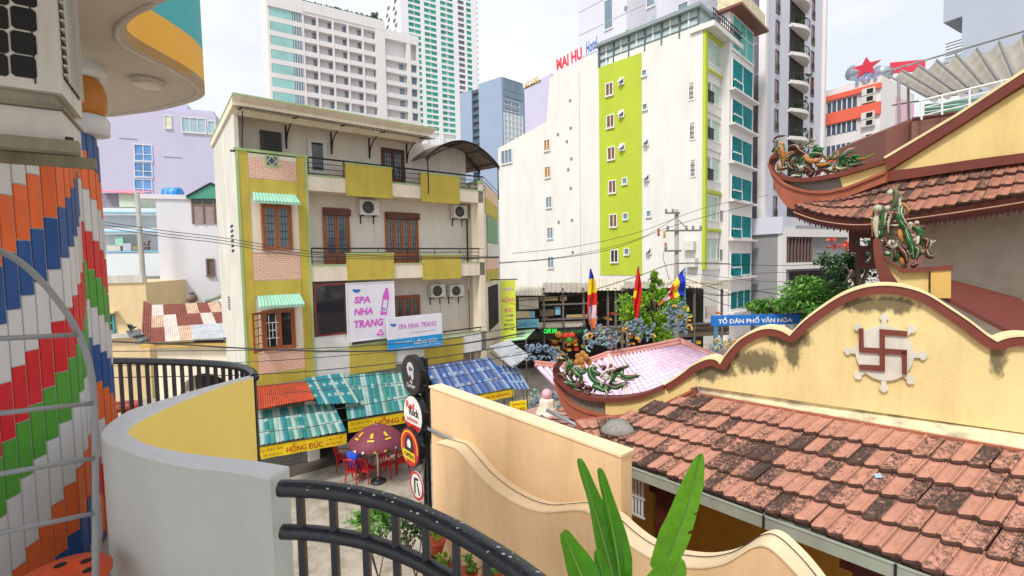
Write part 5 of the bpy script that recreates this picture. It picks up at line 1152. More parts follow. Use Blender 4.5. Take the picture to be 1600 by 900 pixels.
dragon('green, ochre and brown dragon on the high upturned eave', FU, 1200, 210, 6.925, [
 ('g', 16, [(45, 190), (90, 150), (140, 180), (150, 330)]), ('o', 24, [(160, 100), (185, 180), (190, 260), (180, 345)]), ('w', 13, [(60, 90), (110, 55), (180, 40)]), ('o', 20, [(150, 100), (190, 110)]),
 ('b', 30, [(235, 145), (320, 130), (370, 185), (420, 225)]), ('b', 18, [(320, 215), (350, 160), (400, 150)]), ('o', 16, [(205, 300), (220, 230), (300, 185)]), ('g', 14, [(215, 310), (235, 250), (300, 200)]), ('k', 26, [(290, 250), (280, 300), (320, 360)]),
 ('g', 14, [(340, 330), (370, 270), (380, 240)]), ('g', 14, [(390, 330), (410, 280), (420, 260)]), ('g', 14, [(430, 330), (440, 290), (470, 270)]), ('o', 27, [(415, 235), (480, 285), (560, 290), (595, 250)]), ('g', 30, [(470, 225), (540, 215), (610, 225)]), ('g', 16, ['spiral', 545, 185, 48, 1.2, 3]), ('g', 14, [(490, 190), (530, 160), (570, 150)]),
 ('o', 20, [(540, 330), (630, 335), (700, 310)]), ('g', 14, [(540, 345), (620, 355), (700, 330)]), ('o', 20, [(640, 240), (700, 265), (740, 240), (735, 175)]), ('w', 16, [(520, 40), (450, 120), (500, 130)]),
 ('g', 18, ['spiral', 815, 255, 45, 1.3, 0]), ('g', 18, ['spiral', 795, 325, 50, 1.3, 2]), ('g', 18, ['spiral', 885, 305, 52, 1.3, 4]), ('g', 16, ['spiral', 965, 258, 40, 1.2, 1]), ('g', 16, [(800, 240), (860, 200), (930, 180)]), ('g', 15, [(980, 270), (1070, 252), (1170, 210)]), ('g', 12, [(900, 350), (980, 335), (1055, 318)]), ('g', 18, [(780, 350), (830, 380), (880, 370)]),
 ('b', 20, [(95, 330), (135, 390), (220, 365)]), ('b', 20, [(240, 300), (255, 350), (300, 385)]), ('b', 18, [(375, 355), (430, 360), (480, 395)]), ('b', 20, ['spiral', 445, 415, 60, 1.4, 3]), ('b', 16, [(540, 440), (620, 385), (680, 400), (790, 410)]), ('b', 14, [(640, 430), (640, 370)]), ('g', 16, [(235, 425), (300, 400), (370, 405)]), ('g', 14, [(250, 450), (300, 430), (360, 440)]), ('k', 14, [(720, 400), (730, 350), (760, 330)])], (1280, 275))
dragon('dragon with white knobs and green scales rising from the brown horn', FM, 1340, 280, 5.294, [
 ('w', 34, [(165, 245)]), ('w', 24, [(160, 285), (148, 390), (160, 490)]), ('g', 16, [(205, 230), (205, 350), (190, 480)]), ('w', 28, [(272, 110)]), ('k', 22, [(300, 85), (325, 120), (310, 190), (285, 245)]), ('g', 16, [(330, 120), (335, 200), (310, 250)]), ('w', 26, [(250, 240)]), ('w', 20, [(345, 200), (390, 230), (395, 290), (365, 330)]),
 ('b', 15, [(300, 290), (262, 380), (262, 465)]), ('w', 12, [(240, 280), (220, 340), (225, 400)]), ('g', 30, [(340, 230), (340, 300), (360, 370), (420, 430)]), ('o', 20, [(345, 420), (350, 470), (370, 520)]), ('g', 30, [(390, 400), (420, 500), (450, 570), (460, 660)]), ('w', 15, ['spiral', 285, 530, 40, 1.2, 0]), ('b', 18, [(230, 480), (240, 540), (270, 580)]),
 ('g', 38, [(300, 590), (315, 650), (310, 680)]), ('w', 18, [(435, 370)]), ('o', 14, [(460, 380)]), ('w', 18, [(490, 360)]), ('g', 28, [(450, 400), (500, 410), (515, 470), (510, 540)]), ('g', 20, [(470, 560), (500, 590), (480, 660)]), ('b', 24, [(545, 500), (580, 510), (565, 570)]), ('o', 16, [(520, 590), (560, 610)]), ('b', 24, [(570, 590), (590, 640), (620, 640)]), ('b', 26, [(340, 560), (390, 620), (410, 690)]), ('o', 22, [(360, 650), (370, 710)]), ('w', 20, [(400, 600)]), ('b', 22, [(440, 720), (500, 700)]), ('w', 18, [(230, 600), (270, 620)]), ('b', 20, [(310, 280), (330, 300)]), ('w', 14, [(500, 470), (490, 540)])], (1410, 420))
# ------------------------------------------------------------------ pink tiled pavilion, finial, terrace behind the peach wall
pink = M('pink_tile', 'e4cade', .5, .06, 8, rnd=.10, dirt=.2, dcol='a07a90', dscale=4, streak=False); pink_flat = M('pink_bed', 'cfaac6', .7, .06, 4); pink_ridge = M('pink_ridge', 'cc8f86', .65, .08, 4, dirt=.25, dcol='8a5850')
E0, E1, R0, R1 = PZ(985, 627, 5.4), PZ(1130, 562, 5.4), PZ(950, 557, 6.1), PZ(1062, 535, 6.1)
pav = thing('pavilion', 'pavilion with pink barrel tiled roof behind the temple prow', 'pavilion', Vector((4, 12.5, 0)))
def barrel(pf, s0, s1, v0, v1, parent, mat):
    a = pf(s0, v0); b = pf(s1, v0); n = (b-a).cross(pf(s0, v1)-a).normalized(); n = n if n.z > 0 else -n
    w_ = (b-a).length; vs_, fs = [], []
    for v, k, l in ((v0, .92, .0), (v1, 1.05, .03)):
        for q in range(5):
            t = q/4; vs_.append(pf(s0+(s1-s0)*(.5+(t-.5)*.78*k), v)+n*(math.sin(t*math.pi)*w_*.33*k+l*w_+.004))
    vs_ += [pf((s0+s1)/2, v1)+n*.0]
    fs = [(i, i+1, 6+i, 5+i) for i in range(4)]+[(5, 6, 7, 8, 9)]; return mesh('tile', (vs_, fs), mat, parent, False)
def ppatch(s, v): return (R0.lerp(R1, s)).lerp(E0.lerp(E1, s), v)
def deck(pf, parent, m):
    c = [pf(0, 0), pf(1, 0), pf(1, 1), pf(0, 1)]; return mesh('roof_deck', (c+[p+Vector((0, 0, -.1)) for p in c], [(0, 1, 2, 3), (7, 6, 5, 4), (0, 4, 5, 1), (1, 5, 6, 2), (2, 6, 7, 3), (3, 7, 4, 0)]), m, parent)
dk = deck(ppatch, pav, pink_flat)
for i in range(21):
    for j in range(11): barrel(ppatch, i/21, (i+1)/21, j/11, (j+1)/11, dk, pink)
W0, W1 = PZ(836, 572, 6.0), PZ(882, 618, 5.5)
def wpatch(s, v):
    a = W0.lerp(R0+Vector((0, 0, -.0)), s)+Vector((0, 0, -.14*math.sin(s*math.pi))); b = W1.lerp(E0, s)+Vector((0, 0, -.06*math.sin(s*math.pi))); return a.lerp(b, v)
dk2 = mesh('roof_deck', ([wpatch(i/8, v)+Vector((0, 0, -.01)) for i in range(9) for v in (0, 1)], [(2*i, 2*i+2, 2*i+3, 2*i+1) for i in range(8)]), pink_flat, pav)
for i in range(11):
    for j in range(6): barrel(wpatch, i/11, (i+1)/11, j/6, (j+1)/6, dk2, pink)
def ridge(pts, w_, h_, m=pink_ridge):
    mesh('ridge', join(tube(smooth_path(pts, 5), h_, 6), tube(smooth_path([p+Vector((0, 0, h_*1.2)) for p in pts], 5), h_*.62, 6)), m, pav, True)
ridge([R0, R0.lerp(R1, .5)+Vector((0, 0, -.02)), R1], .1, .075); ridge([R1, R1.lerp(E1, .5)+Vector((0, 0, -.03)), E1.lerp(R1, -.1)], .1, .075); ridge([R0, R0.lerp(E0, .5)+Vector((0, 0, -.02)), E0], .08, .06, M('ridge_cream', 'e2c0b4', .6)); ridge([wpatch(s/6, 0)+Vector((0, 0, .03)) for s in range(7)], .08, .06)
mesh('wing_end', ([W0, W1, W1+Vector((.1, .3, -.3)), W0+Vector((.25, .5, -.3))], [(0, 1, 2, 3)]), pink_flat, pav)
B('pavilion_wall', M('pink_wall', 'd8b8b4', .7, .06, 2), pav, Frame(E0.x, E0.y, (E1-E0).x, (E1-E0).y), .3, 5.2, 0, 5.35, -1.5, -.6)
# blue glazed ornaments along the pavilion ridges
orn = {'b': M('glaze_blue_grey', '74889c', .45, .2, 14, dirt=.3, dcol='4a5866'), 'y': M('glaze_yellow', 'd4a636', .45, .15, 14), 't': M('glaze_teal', '7fb0aa', .45, .2, 14), 'r': M('glaze_maroon', '6a4048', .5, .2, 14)}
def curls(label, px, py, w_, h_, d, n, seed, pal='bbbbtyr'):
    rg_ = random.Random(seed); t = thing('ridge_ornament', label, 'ornament', P(px, py+h_/2, d), 'blue glazed ornaments on the pavilion ridge')
    for i in range(int(n*1.7)):
        a = rg_.uniform(-.5, .5); b = rg_.uniform(-.5, .5)*(1-abs(a)*.7); c = P(px+a*w_, py-b*h_, d)+Vector((0, rg_.uniform(-.15, .15), 0)); r = rg_.uniform(.05, .11); ph = rg_.uniform(0, 6.28); tn = rg_.choice((-1, 1))*rg_.uniform(.35, 1.1)
        sp_ = [c+Vector((math.cos(ph+q*tn*6.28)*r*(1-.75*q), .04*math.sin(q*3), math.sin(ph+q*tn*6.28)*r*(1-.75*q))) for q in [k/9 for k in range(10)]]
        mesh('curl', tube(sp_, [.03-.0026*k for k in range(10)], 6), orn[rg_.choice(pal)], t, True)
curls('blue and yellow ornament below the leftmost drooping flag', 938, 530, 46, 34, 11.2, 26, 1)
curls('blue ornament with a yellow disc under the red flag', 998, 516, 44, 34, 12.1, 24, 2, 'bbbbby')
curls('tall blue ornament with yellow flowers at the foot of the rightmost flag', 1058, 498, 36, 54, 12.9, 28, 3, 'bbbbby')
curls('blue curled ornament on the left wing tip of the pink roof', 845, 552, 58, 26, 11.8, 26, 4, 'bbbbb')
curls('pale blue ornament peeping behind the cream finial', 853, 632, 44, 44, 10.4, 24, 5, 'bbbbt')
curls('small teal and yellow ornament at the right foot of the pink roof', 1136, 540, 40, 20, 13.6, 14, 6, 'bty')
# terrace with scale tiles, finial and pipes
ter = mesh('tiled_terrace', slab([PZ(x, y, 5.25).xy for x, y in ((790, 650), (840, 635), (905, 640), (985, 700), (960, 740), (880, 720))], 5.1, 5.25), M('terrace_bed', 'b08a80', .8)); tag(ter, 'small terrace of pink scale tiles between the peach wall and the prow', 'terrace')
sct = M('scale_tile', 'd0917e', .6, .1, 8, rnd=.12)
for j in range(9):
    for i in range(12):
        x = 842+i*9+(j % 2)*4.5; y = 641+j*6.5
        if x < 840+(j*9) or x > 905+j*8: continue
        c = PZ(x, y, 5.262); mesh('tile', ([c+Vector((math.cos(a)*.065, math.sin(a)*.065, .012 if k < 5 else -.004)) for k, a in enumerate([math.pi+.2+q*math.pi/5.5 for q in range(7)])]+[c+Vector((0, .05, -.004))], [tuple(range(8))]), sct, ter)
fc = P(855, 655, 9.7); fc = Vector((fc.x, fc.y, fc.z))
fn = thing('finial', 'cream stepped finial topped by a pink ball beside the prow', 'finial', fc)
mesh('pedestal', lathe(fc+Vector((0, 0, -.6)), [(.30, 0), (.30, .55), (.26, .6), (.25, .72), (.20, .80), (.2, .84)], 8), M('finial_cream', 'e4dac6', .6, .05, 5, dirt=.25), fn)
mesh('neck', lathe(fc, [(.2, .2), (.17, .22), (.155, .40), (.12, .44)], 8), MATS['finial_cream'], fn)
mesh('ball', lathe(fc+Vector((0, 0, .42)), [(.108*math.sin(a)+.001, .108*(1-math.cos(a))) for a in [k*math.pi/10 for k in range(11)]], 16), M('finial_pink', 'd7a9b4', .5), fn, True)
for k, (a, b) in enumerate((((846, 650), (882, 684)), ((855, 641), (908, 668)))):
    tag(mesh('steel_pipe', tube([PZ(*a, 5.45), PZ(*b, 5.40)], .035, 8), M('pipe_grey', '8d949c'), smooth=True), ('shorter' if k == 0 else 'longer')+' grey pipe lying on the scale tiled terrace', 'pipe', 'pipes on the terrace')

# ------------------------------------------------------------------ flags
fcol = [M('flag_blue', '1f35b8', .7, .1, 6, trans=.3), M('flag_yellow', 'f0cf1a', .7, .08, 6, trans=.3), M('flag_red', 'd8281c', .7, .1, 6, trans=.3), M('flag_white', 'e6d2d6', .7, .06, 6, trans=.3), M('flag_orange', 'ee7d2c', .7, .08, 6, trans=.3)]
def flag(label, d, left, right, cuts, pole, group='flags on the pavilion ridge'):
    """cloth between two pixel edges (same number of points), colour bands by row"""
    n = len(left); L_ = resample(smooth_path([P(x, y, d) for x, y in left], 4), 25); R_ = resample(smooth_path([P(x, y, d) for x, y in right], 4), 25); vs_, fs, fm = [], [], []
    K = 6
    for i in range(25):
        for k in range(K+1):
            p = L_[i].lerp(R_[i], k/K); vs_.append(p+Vector((0, .09*math.sin(k*1.5+i*.25), 0)))
    for i in range(24):
        for k in range(K):
            fs.append((i*(K+1)+k, i*(K+1)+k+1, (i+1)*(K+1)+k+1, (i+1)*(K+1)+k)); fm.append(cuts(i/24, k/K))
    t = thing('flag', label, 'flag', P(*pole[1], d+.06), group)
    mesh('cloth', (vs_, fs), fcol, t, True, fm)
    mesh('pole', tube([P(*pole[0], d+.06), P(*pole[1], d+.06)], .018, 6), M('pole_blue', '4a78a8', .5), t)
def band5(t, k): return 0 if t < .16 else 1 if t < .4 else 2 if t < .62 else (3 if .15 < k < .75 else 2) if t < .8 else (4 if k < .6 else 3)
flag('drooping five colour flag with blue tip on the left of the pink roof', 11.3, [(922, 420), (920, 445), (918, 470), (917, 495), (925, 516)], [(924, 420), (929, 440), (933, 468), (934, 490), (933, 508)], band5, ((923, 420), (925, 540)))
flag('narrow red flag with a yellow corner in the middle of the pink roof', 12.3, [(997, 418), (993, 445), (989, 470), (990, 490), (995, 505)], [(998, 418), (1001, 445), (1002, 470), (1000, 490), (998, 505)], lambda t, k: 1 if .38 < t < .52 and k < .35 else 2, ((998, 416), (1001, 535)))
flag('spread five colour flag flying left from the tallest pole', 13.0, [(1069, 419), (1060, 432), (1050, 447), (1040, 462), (1029, 476)], [(1070, 462), (1062, 461), (1052, 466), (1042, 470), (1029, 477)], lambda t, k: 0 if t < .2 else 1 if t < .4 else 2 if t < .58 else 3 if t < .8 else 4, ((1070, 418), (1071, 525)))

# ------------------------------------------------------------------ old shop row behind
FR = Frame(*P(960, 480, 30).xy, .985, .17)
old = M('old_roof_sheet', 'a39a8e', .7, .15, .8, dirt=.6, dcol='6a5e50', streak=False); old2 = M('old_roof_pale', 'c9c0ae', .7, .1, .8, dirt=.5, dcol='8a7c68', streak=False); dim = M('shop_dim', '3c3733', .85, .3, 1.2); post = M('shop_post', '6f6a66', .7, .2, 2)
sr = thing('shop_row', 'row of dim old shops with patched sheet roofs behind the flags', 'shops', FR.w(0, 0))
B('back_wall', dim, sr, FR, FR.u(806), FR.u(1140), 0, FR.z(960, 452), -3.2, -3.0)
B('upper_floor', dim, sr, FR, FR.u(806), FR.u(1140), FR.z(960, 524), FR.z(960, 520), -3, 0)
roofs = [(806, 850, 448, 460), (848, 925, 442, 455), (922, 975, 436, 452), (972, 1045, 440, 449), (1040, 1095, 436, 448), (1092, 1142, 438, 450)]
for i, (x0, x1, y0, y1) in enumerate(roofs):
    fb = FR.off(-2.6); ff = FR.off(.3)
    v, f, k = corrugated(fb.hit(x0, y0), fb.hit(x1, y0), ff.hit(x1+2, y1+2), ff.hit(x0-2, y1+2), 10, .04); mesh('roof_sheet', (v, f), old if i % 2 else old2, sr)
for x in (850, 880, 912, 950, 962, 972, 980, 1030, 1085, 1128): Bp('post', post, sr, FR, (x-1.2, 450, x+1.2, 545), -.1, .05)
for x0, x1, y0, y1, m in ((812, 842, 465, 483, old2), (808, 828, 487, 497, M('shop_cream', 'c9b994', .8)), (828, 836, 487, 497, M('shop_sky', '7fb4cc', .8)), (845, 872, 464, 470, M('awning_tan', 'b59a6c', .8)), (876, 886, 462, 470, MATS['awning_tan']), (868, 876, 480, 492, MATS['shop_sky']), (886, 918, 492, 496, MATS['awning_tan']), (842, 915, 503, 512, old2), (932, 975, 510, 530, old), (1040, 1140, 510, 526, M('stall_brown', '6d5c4c', .8, .4, 3)), (845, 866, 484, 494, MATS['stall_brown']), (1105, 1120, 478, 498, M('stall_pale', 'b7a8a0', .7, .3, 4))):
    Bp('wall_panel', m, sr, FR, (x0, y0, x1, y1), -.25, -.05)
for x0, x1, y in ((846, 934, 474), (846, 934, 497), (940, 1136, 507)): Bp('beam', post, sr, FR, (x0, y, x1, y+2), -.1, .1)
rg_ = random.Random(8); goods = [M('goods_%d' % i, c, .6) for i, c in enumerate(('c8382a', 'd9852c', 'c9a63a', '4d8a3a', '3a5a9a', 'b8b2a8', '7a3a3a'))]
for i in range(70):
    x = rg_.uniform(862, 915) if i < 40 else rg_.uniform(850, 1130); y = rg_.uniform(522, 548) if i < 40 else rg_.choice((rg_.uniform(484, 500), rg_.uniform(520, 540)))
    s = rg_.uniform(1.2, 3.2); Bp('stock_item', goods[rg_.randrange(3 if i < 40 else 7)], sr, FR, (x-s, y-s*.7, x+s, y+s*.7), -.3-rg_.random(), -.05)
ln = Bp('led_sign', black_iron, None, FR, (843, 511, 915, 521), .15, .3); tag(ln, 'black fascia sign with green lit letters under the old shop', 'sign')
text('CAFE 24H', emit('led_green', '1fd04a', 1.2), ln, FR, (848, 512.5, 868, 519.5), .315, .02); text('GIẢI KHÁT', emit('led_green_dim', '1a7a30', .5), ln, FR, (872, 513, 911, 519), .315)
for i, (x, y, m) in enumerate(((884, 530, 'c8382a'), (893, 529, 'd0402a'), (889, 535, '3fae3a'), (873, 528, 'c98a2a'))):
    c = P(x, y, 28.5); tag(mesh('paper_lantern', lathe(c, [(.06, 0), (.2, .08), (.24, .2), (.2, .32), (.06, .4)], 12), M('lantern_'+m, m, .6), smooth=True), ('orange', 'red', 'green', 'brown')[(1, 0, 2, 3)[i]]+' paper lantern hanging under the green lit sign', 'lantern', 'lanterns at the shop')
ta = thing('tarp_sign', 'faded blue cloth sign strung beside the vertical yellow sign', 'sign', P(825, 512, 27)); Ft = Frame(*P(825, 505, 27).xy, .98, .2)
Bp('cloth', M('tarp_blue', '7cbcd2', .7, .12, 2), ta, Ft, (808, 499, 842, 512), -.04, 0); text('NƯỚC DỪA', blue_print, ta, Ft, (810, 502, 839, 509), .006, .01)
ga = thing('green_awning', 'pale green and yellow flat awning below the blue cloth sign', 'awning', P(805, 528, 25))
q = [P(784, 520, 26), P(836, 514, 26.5), P(822, 529, 23.5), P(786, 533, 23.5)]
for i in range(4):
    a, b = i/4, (i+1)/4; mesh('strip', solid_quad(q[0].lerp(q[1], a), q[0].lerp(q[1], b), q[3].lerp(q[2], b), q[3].lerp(q[2], a), Vector((0, 0, -.04))), M('awning_green', 'a3d0a0', .6) if i else M('awning_yellow', 'e0dc86', .6), ga)
mesh('leg', join(*[tube([p, Vector((p.x, p.y, 0))], .03, 5) for p in (q[2], q[3])]), post, ga)
Fd = Frame(*P(1180, 500, 20).xy, .99, .05)
bd = thing('street_board', 'blue ward board with white lettering under the trees', 'sign', Fd.w(0, 0))
Bp('board', M('board_blue', '1d6fc4', .5, .06, 1), bd, Fd, (1113, 492, 1250, 508), -.15, 0); text('TỔ DÂN PHỐ VĂN HÓA', white_print, bd, Fd, (1122, 494, 1238, 504.5), .008, .03)
for x in (1119, 1245): Bp('post', M('board_post', '4f7d96', .5), bd, Fd, (x-3, 508, x+3, 640), -.1, -.02)

# ------------------------------------------------------------------ utility pole
up_ = P(1057, 470, 27); ub_ = Vector((up_.x, up_.y, 0)); conc = M('concrete_pole', 'a3a29e', .85, .08, 3, dirt=.3)
pl = thing('utility_pole', 'concrete utility pole with crossarms before the lime striped hotel', 'utility pole', ub_)
zt_ = P(1055, 328, 27).z; mesh('shaft', tube([ub_, Vector((ub_.x, ub_.y, zt_))], [.17, .11], 10), conc, pl, True)
Fpole = Frame(ub_.x, ub_.y, .99, .1); zp = lambda y: P(1056, y, 27).z
for y, a, b in ((334, -.75, .1), (361, -.7, 1.4), (392, -.75, .2)): mesh('crossarm', boxv(Fpole, a, b, zp(y)-.05, zp(y)+.05, .12, .2), steel, pl)
for y, u in ((330, -.7), (330, -.3), (356, -.6), (356, .5), (356, .9), (356, 1.35), (386, -.7)): mesh('insulator', lathe(Fpole.w(u, zp(y)-.12, .16), [(.05, 0), (.09, .05), (.05, .1), (.09, .15), (.04, .22)], 8), M('insulator', '8a8f92', .3), pl, True)
mesh('stay_arm', tube([Fpole.w(.05, zp(345), .16), Fpole.w(.6, zp(360), .16)], .03, 5), steel, pl)
for x, y, m in ((1029, 363, 'c0443a'), (1038, 366, 'c8a03a'), (1040, 385, 'b85040')): mesh('fuse', lathe(P(x, y+6, 27), [(.05, 0), (.08, .1), (.05, .25), (.08, .35), (.04, .45)], 8), M('fuse_'+m, m, .5), pl, True)
mesh('red_lead', tube(smooth_path([P(1040, 388, 27), P(1036, 400, 27), P(1041, 420, 27), P(1046, 438, 27)], 3), .02, 5), M('lead_red', 'b0564a', .6), pl)
# ------------------------------------------------------------------ city buildings behind
def tower(name, label, fr, u0, u1, z1, depth, mat, cat='building', z0=0, right=None):
    t = thing(name, label, cat, fr.w((u0+u1)/2, 0, -depth/2)); B('wall', mat, t, fr, u0, u1, z0, z1, -depth, 0); return t
def win(t, fr, r, pane, frame=frame_white, v=0., mull=1, tr=0., name='window', uz=None, f=.09):
    u0, u1, za, zb_ = uz if uz else fr.rect(r)
    o = B(name, pane, t, fr, u0, u1, za, zb_, v-.1, v+.015)
    B('frame', frame, o, fr, u0-f, u0, za-f, zb_+f, v, v+.09); B('frame', frame, o, fr, u1, u1+f, za-f, zb_+f, v, v+.09)
    B('frame', frame, o, fr, u0, u1, zb_, zb_+f, v, v+.09); B('sill', frame, o, fr, u0-f, u1+f, za-f*1.6, za, v, v+.16)
    for k in range(1, mull+1): u = u0+(u1-u0)*k/(mull+1); B('mullion', frame, o, fr, u-.04, u+.04, za, zb_, v+.015, v+.06)
    if tr: B('transom', frame, o, fr, u0, u1, za+(zb_-za)*tr-.04, za+(zb_-za)*tr+.04, v+.015, v+.065)
    return o
city_white = M('city_white', 'dcd8d6', .8, .04, .15, dirt=.12, dcol='a8a4a0', dscale=.2); city_lav = M('city_lavender', 'c2bed4', .8, .04, .15, dirt=.12, dcol='9a96ac', dscale=.2)
glass_teal = M('glass_teal', '8fc0bc', .12, .15, .3, spec=.7); glass_blue = M('glass_blue', '6f8496', .12, .2, .3, spec=.7); glass_green = M('glass_green', '1f9a84', .15, .2, .2, spec=.6, rnd=.25)
# white hotel with deep window cells
p = P(430, 60, 111); q = P(640, 100, 128); F1 = Frame(p.x, p.y, (q-p).x, (q-p).y)
z20 = F1.z(440, 20); FLH = (z20-F1.z(440, 150))/6; uL, uR = F1.u(424, 80), F1.u(655, 150)
ztp = F1.z(480, 2); t = thing('white_hotel', 'white hotel block with rows of deep window cells and glazed corner', 'building', F1.w(20, 0, -8))
uM = F1.u(594, 90)+.0; uS = F1.u(475, 60)
B('wall', city_white, t, F1, uL, uM, 0, F1.z(500, 12), -18, -1.6); B('wall', city_white, t, F1, uM, uR, 0, F1.z(630, 52), -18, -1.6)
Fl1 = Frame(*F1.w(uL, 0).xy, -F1.e.y-.25, F1.e.x)
B('corner_wall', city_white, t, F1, uL-.6, uL, 0, F1.z(430, -40), -16, -.3)
B('parapet', city_white, t, F1, uS-.4, uM+1.5, F1.z(500, 24), F1.z(500, 8), -1.6, .15); B('parapet', city_white, t, F1, uM, uR+.2, F1.z(630, 66), F1.z(630, 52), -1.6, .1)
B('penthouse', city_white, t, F1, uL-.4, uS, F1.z(440, 14), F1.z(440, -30), -14, .2)
cols = [uS]+[F1.u(x, 100) for x in (499, 523, 546, 569, 593, 610)]
for k in range(-1, 9):
    zc = z20-k*FLH+(-.2)
    if k >= 0:
        B('corner_glass', glass_teal, t, F1, uL+.05, uS-6.2*.4, zc-1.0, zc+1.1, -1.5, -.05); B('corner_glass', glass_blue, t, F1, uS-6.2*.4, uS-.3, zc-1.0, zc+1.1, -1.5, -.1)
        for j in range(4): B('mullion', frame_white, t, F1, uS-2.2+j*.55, uS-2.1+j*.55, zc-1.0, zc+1.1, -.1, .0)
        for a, b in zip(cols[:-2], cols[1:-1]):
            B('window', glass_blue, t, F1, b-1.15, b-.35, zc-1.3, zc+1.0, -1.6, -1.5)
            B('window_frame', frame_white, t, F1, b-1.22, b-1.15, zc-1.3, zc+1.05, -1.6, -1.42)
        if k >= 2:
            for x in (631, 652): u = F1.u(x, 120); B('window', glass_blue, t, F1, u-.7, u+.5, zc-1.2, zc+1.0, -1.6, -.9 if x > 640 else -1.5)
    if k < 8:
        B('spandrel', city_white, t, F1, uL-.05, uM+1.2, zc-1.05-FLH*.36, zc-1.05, -1.6, 0)
        if k >= 1: B('spandrel', city_white, t, F1, uM+1.2, uR, zc-1.05-FLH*.36, zc-1.05, -1.6, -.05)
for u in cols[:-2]: B('fin', city_white, t, F1, u-.3, u+.12, F1.z(500, 210), F1.z(500, 24), -1.6, .05)
B('pier', city_white, t, F1, uM-1.1, uM+1.4, F1.z(600, 230), F1.z(600, 40), -1.7, .12); B('pier', city_white, t, F1, uR-3.2, uR-2.1, 40, F1.z(640, 60), -1.6, .02); B('pier', city_white, t, F1, uR-.4, uR+.2, 40, F1.z(640, 60), -1.6, .06)
rg_ = random.Random(4); bsh = ([], [])
for i in range(420):
    u = rg_.uniform(uS, uM+1.2) if i < 330 else rg_.uniform(F1.u(583, 30), F1.u(593, 30)); z = F1.z(500, 8)+rg_.uniform(0, .9 if i < 330 else 2.2); p = F1.w(u, z, -1.2+rg_.uniform(-.4, .4)); a = Vector((rg_.gauss(0, 1), rg_.gauss(0, 1), rg_.gauss(0, 1))).normalized()*.35; b = a.orthogonal().normalized()*.3; k = len(bsh[0]); bsh[0].extend([p-a, p+b, p+a, p-b]); bsh[1].append((k, k+1, k+2, k+3))
hd = stuff(mesh('roof_hedge', bsh, M('hedge', '5b6b5a', .8))); tag(hd, 'low green hedge along the roof edge of the white hotel', 'hedge')
# green glazed tower
p = P(640, 100, 255); F2g = Frame(p.x, p.y, .86, .51); uL, uR = F2g.u(628, 100), F2g.u(746, 100); z0r = F2g.z(690, 4); FL2 = (F2g.z(690, 4)-F2g.z(690, 214))/23.3
t = thing('green_tower', 'tall white tower with a grid of green windows behind the white hotel', 'building', F2g.w(10, 0, -15)); B('wall', M('tower_white', 'dfe0e2', .8, .03, .1), t, F2g, uL, uR, 0, z0r+9, -40, -.8)
cx_ = [F2g.u(x, 100) for x in (644.5, 655, 669, 679.5, 694, 705.5, 734)]; wd = abs(F2g.u(648, 100)-F2g.u(641, 100))
gz = M('glass_grey', '6a6670', .2, .2, .3, rnd=.2)
for k in range(-4, 24):
    zc = z0r-k*FL2
    B('floor_band', MATS['tower_white'], t, F2g, uL-.1, uR+.1, zc+FL2*.30, zc+FL2*.66, -.8, .0)
    for j, u in enumerate(cx_):
        if k > 22: continue
        B('window', glass_green, t, F2g, u-wd*.55, u+wd*.55, zc-FL2*.33, zc+FL2*.30, -.8, -.35)
    u = F2g.u(722, 100); B('window', gz, t, F2g, u-wd*.7, u+wd*.7, zc-FL2*.33, zc+FL2*.30, -.8, -.3)
    B('balcony', MATS['tower_white'], t, F2g, uR, uR+1.3, zc-.2, zc+.6, -6, -.5)
for a, b in ((uL, cx_[0]-wd*.6), (cx_[1]+wd*.6, cx_[2]-wd*.6), (cx_[3]+wd*.6, cx_[4]-wd*.6), (cx_[5]+wd*.65, F2g.u(722, 100)-wd*.75), (F2g.u(722, 100)+wd*.75, cx_[6]-wd*.6), (cx_[6]+wd*.6, uR)): B('pier', MATS['tower_white'], t, F2g, a, b, 40, z0r+9.2, -.8, .06)
Fs2 = Frame(*F2g.w(uL, 0).xy, -.62, .78)
B('side_wall', MATS['tower_white'], t, Fs2, 0, 26, 0, z0r+6, -3, 0)
for k in range(0, 16):
    for j in (4, 13): B('window', gz, t, Fs2, j+(k % 2)*2, j+3+(k % 2)*2, z0r-3-k*FL2-FL2*.3, z0r-3-k*FL2+FL2*.3, 0, .15)
# blue grey office tower
p = P(785, 200, 120); F3a = Frame(p.x, p.y, -.8, .6); F3b = Frame(p.x, p.y, .75, .66); bg = M('blue_grey_wall', '93a4bb', .7, .05, .2, dirt=.15, dcol='76869c', dscale=.2)
ztp = F3a.z(786, 119); t = thing('blue_office', 'blue grey office block with a louvred notch left of the lime hotel', 'building', F3a.w(5, 0, -5))
uu = F3a.u(719, 160); un = F3a.u(748, 160); um = F3a.u(737, 160)
B('wall', bg, t, F3a, .0, un, 0, ztp, -14, 0); B('wall', bg, t, F3a, un, uu, 0, F3a.z(735, 140), -14, -1.2); B('wall', bg, t, F3a, um, uu, 0, F3a.z(728, 143), -14, -.02)
for k in range(18): B('louvre', M('louvre_grey', '55626f', .6), t, F3a, un, um, F3a.z(742, 145)-k*1.9, F3a.z(742, 145)-k*1.9+.9, -1.2, -.3)
ub_ = F3b.u(819, 160); B('front_wall', bg, t, F3b, .02, ub_, 0, ztp, -10, -.3)
zz = lambda y: F3b.z(800, y)
win(t, F3b, None, glass_blue, bg, -.25, 1, 0, 'window', (.6, ub_-.5, zz(141), zz(125))); B('dark_band', glass_blue, t, F3b, .5, ub_-.4, zz(153), zz(144), -.3, -.1)
for y0, y1 in ((158, 165), (169, 174)): win(t, F3b, None, glass_blue, frame_white, -.25, 1, 0, 'window', (.7, ub_-1.5, zz(y1), zz(y0)))
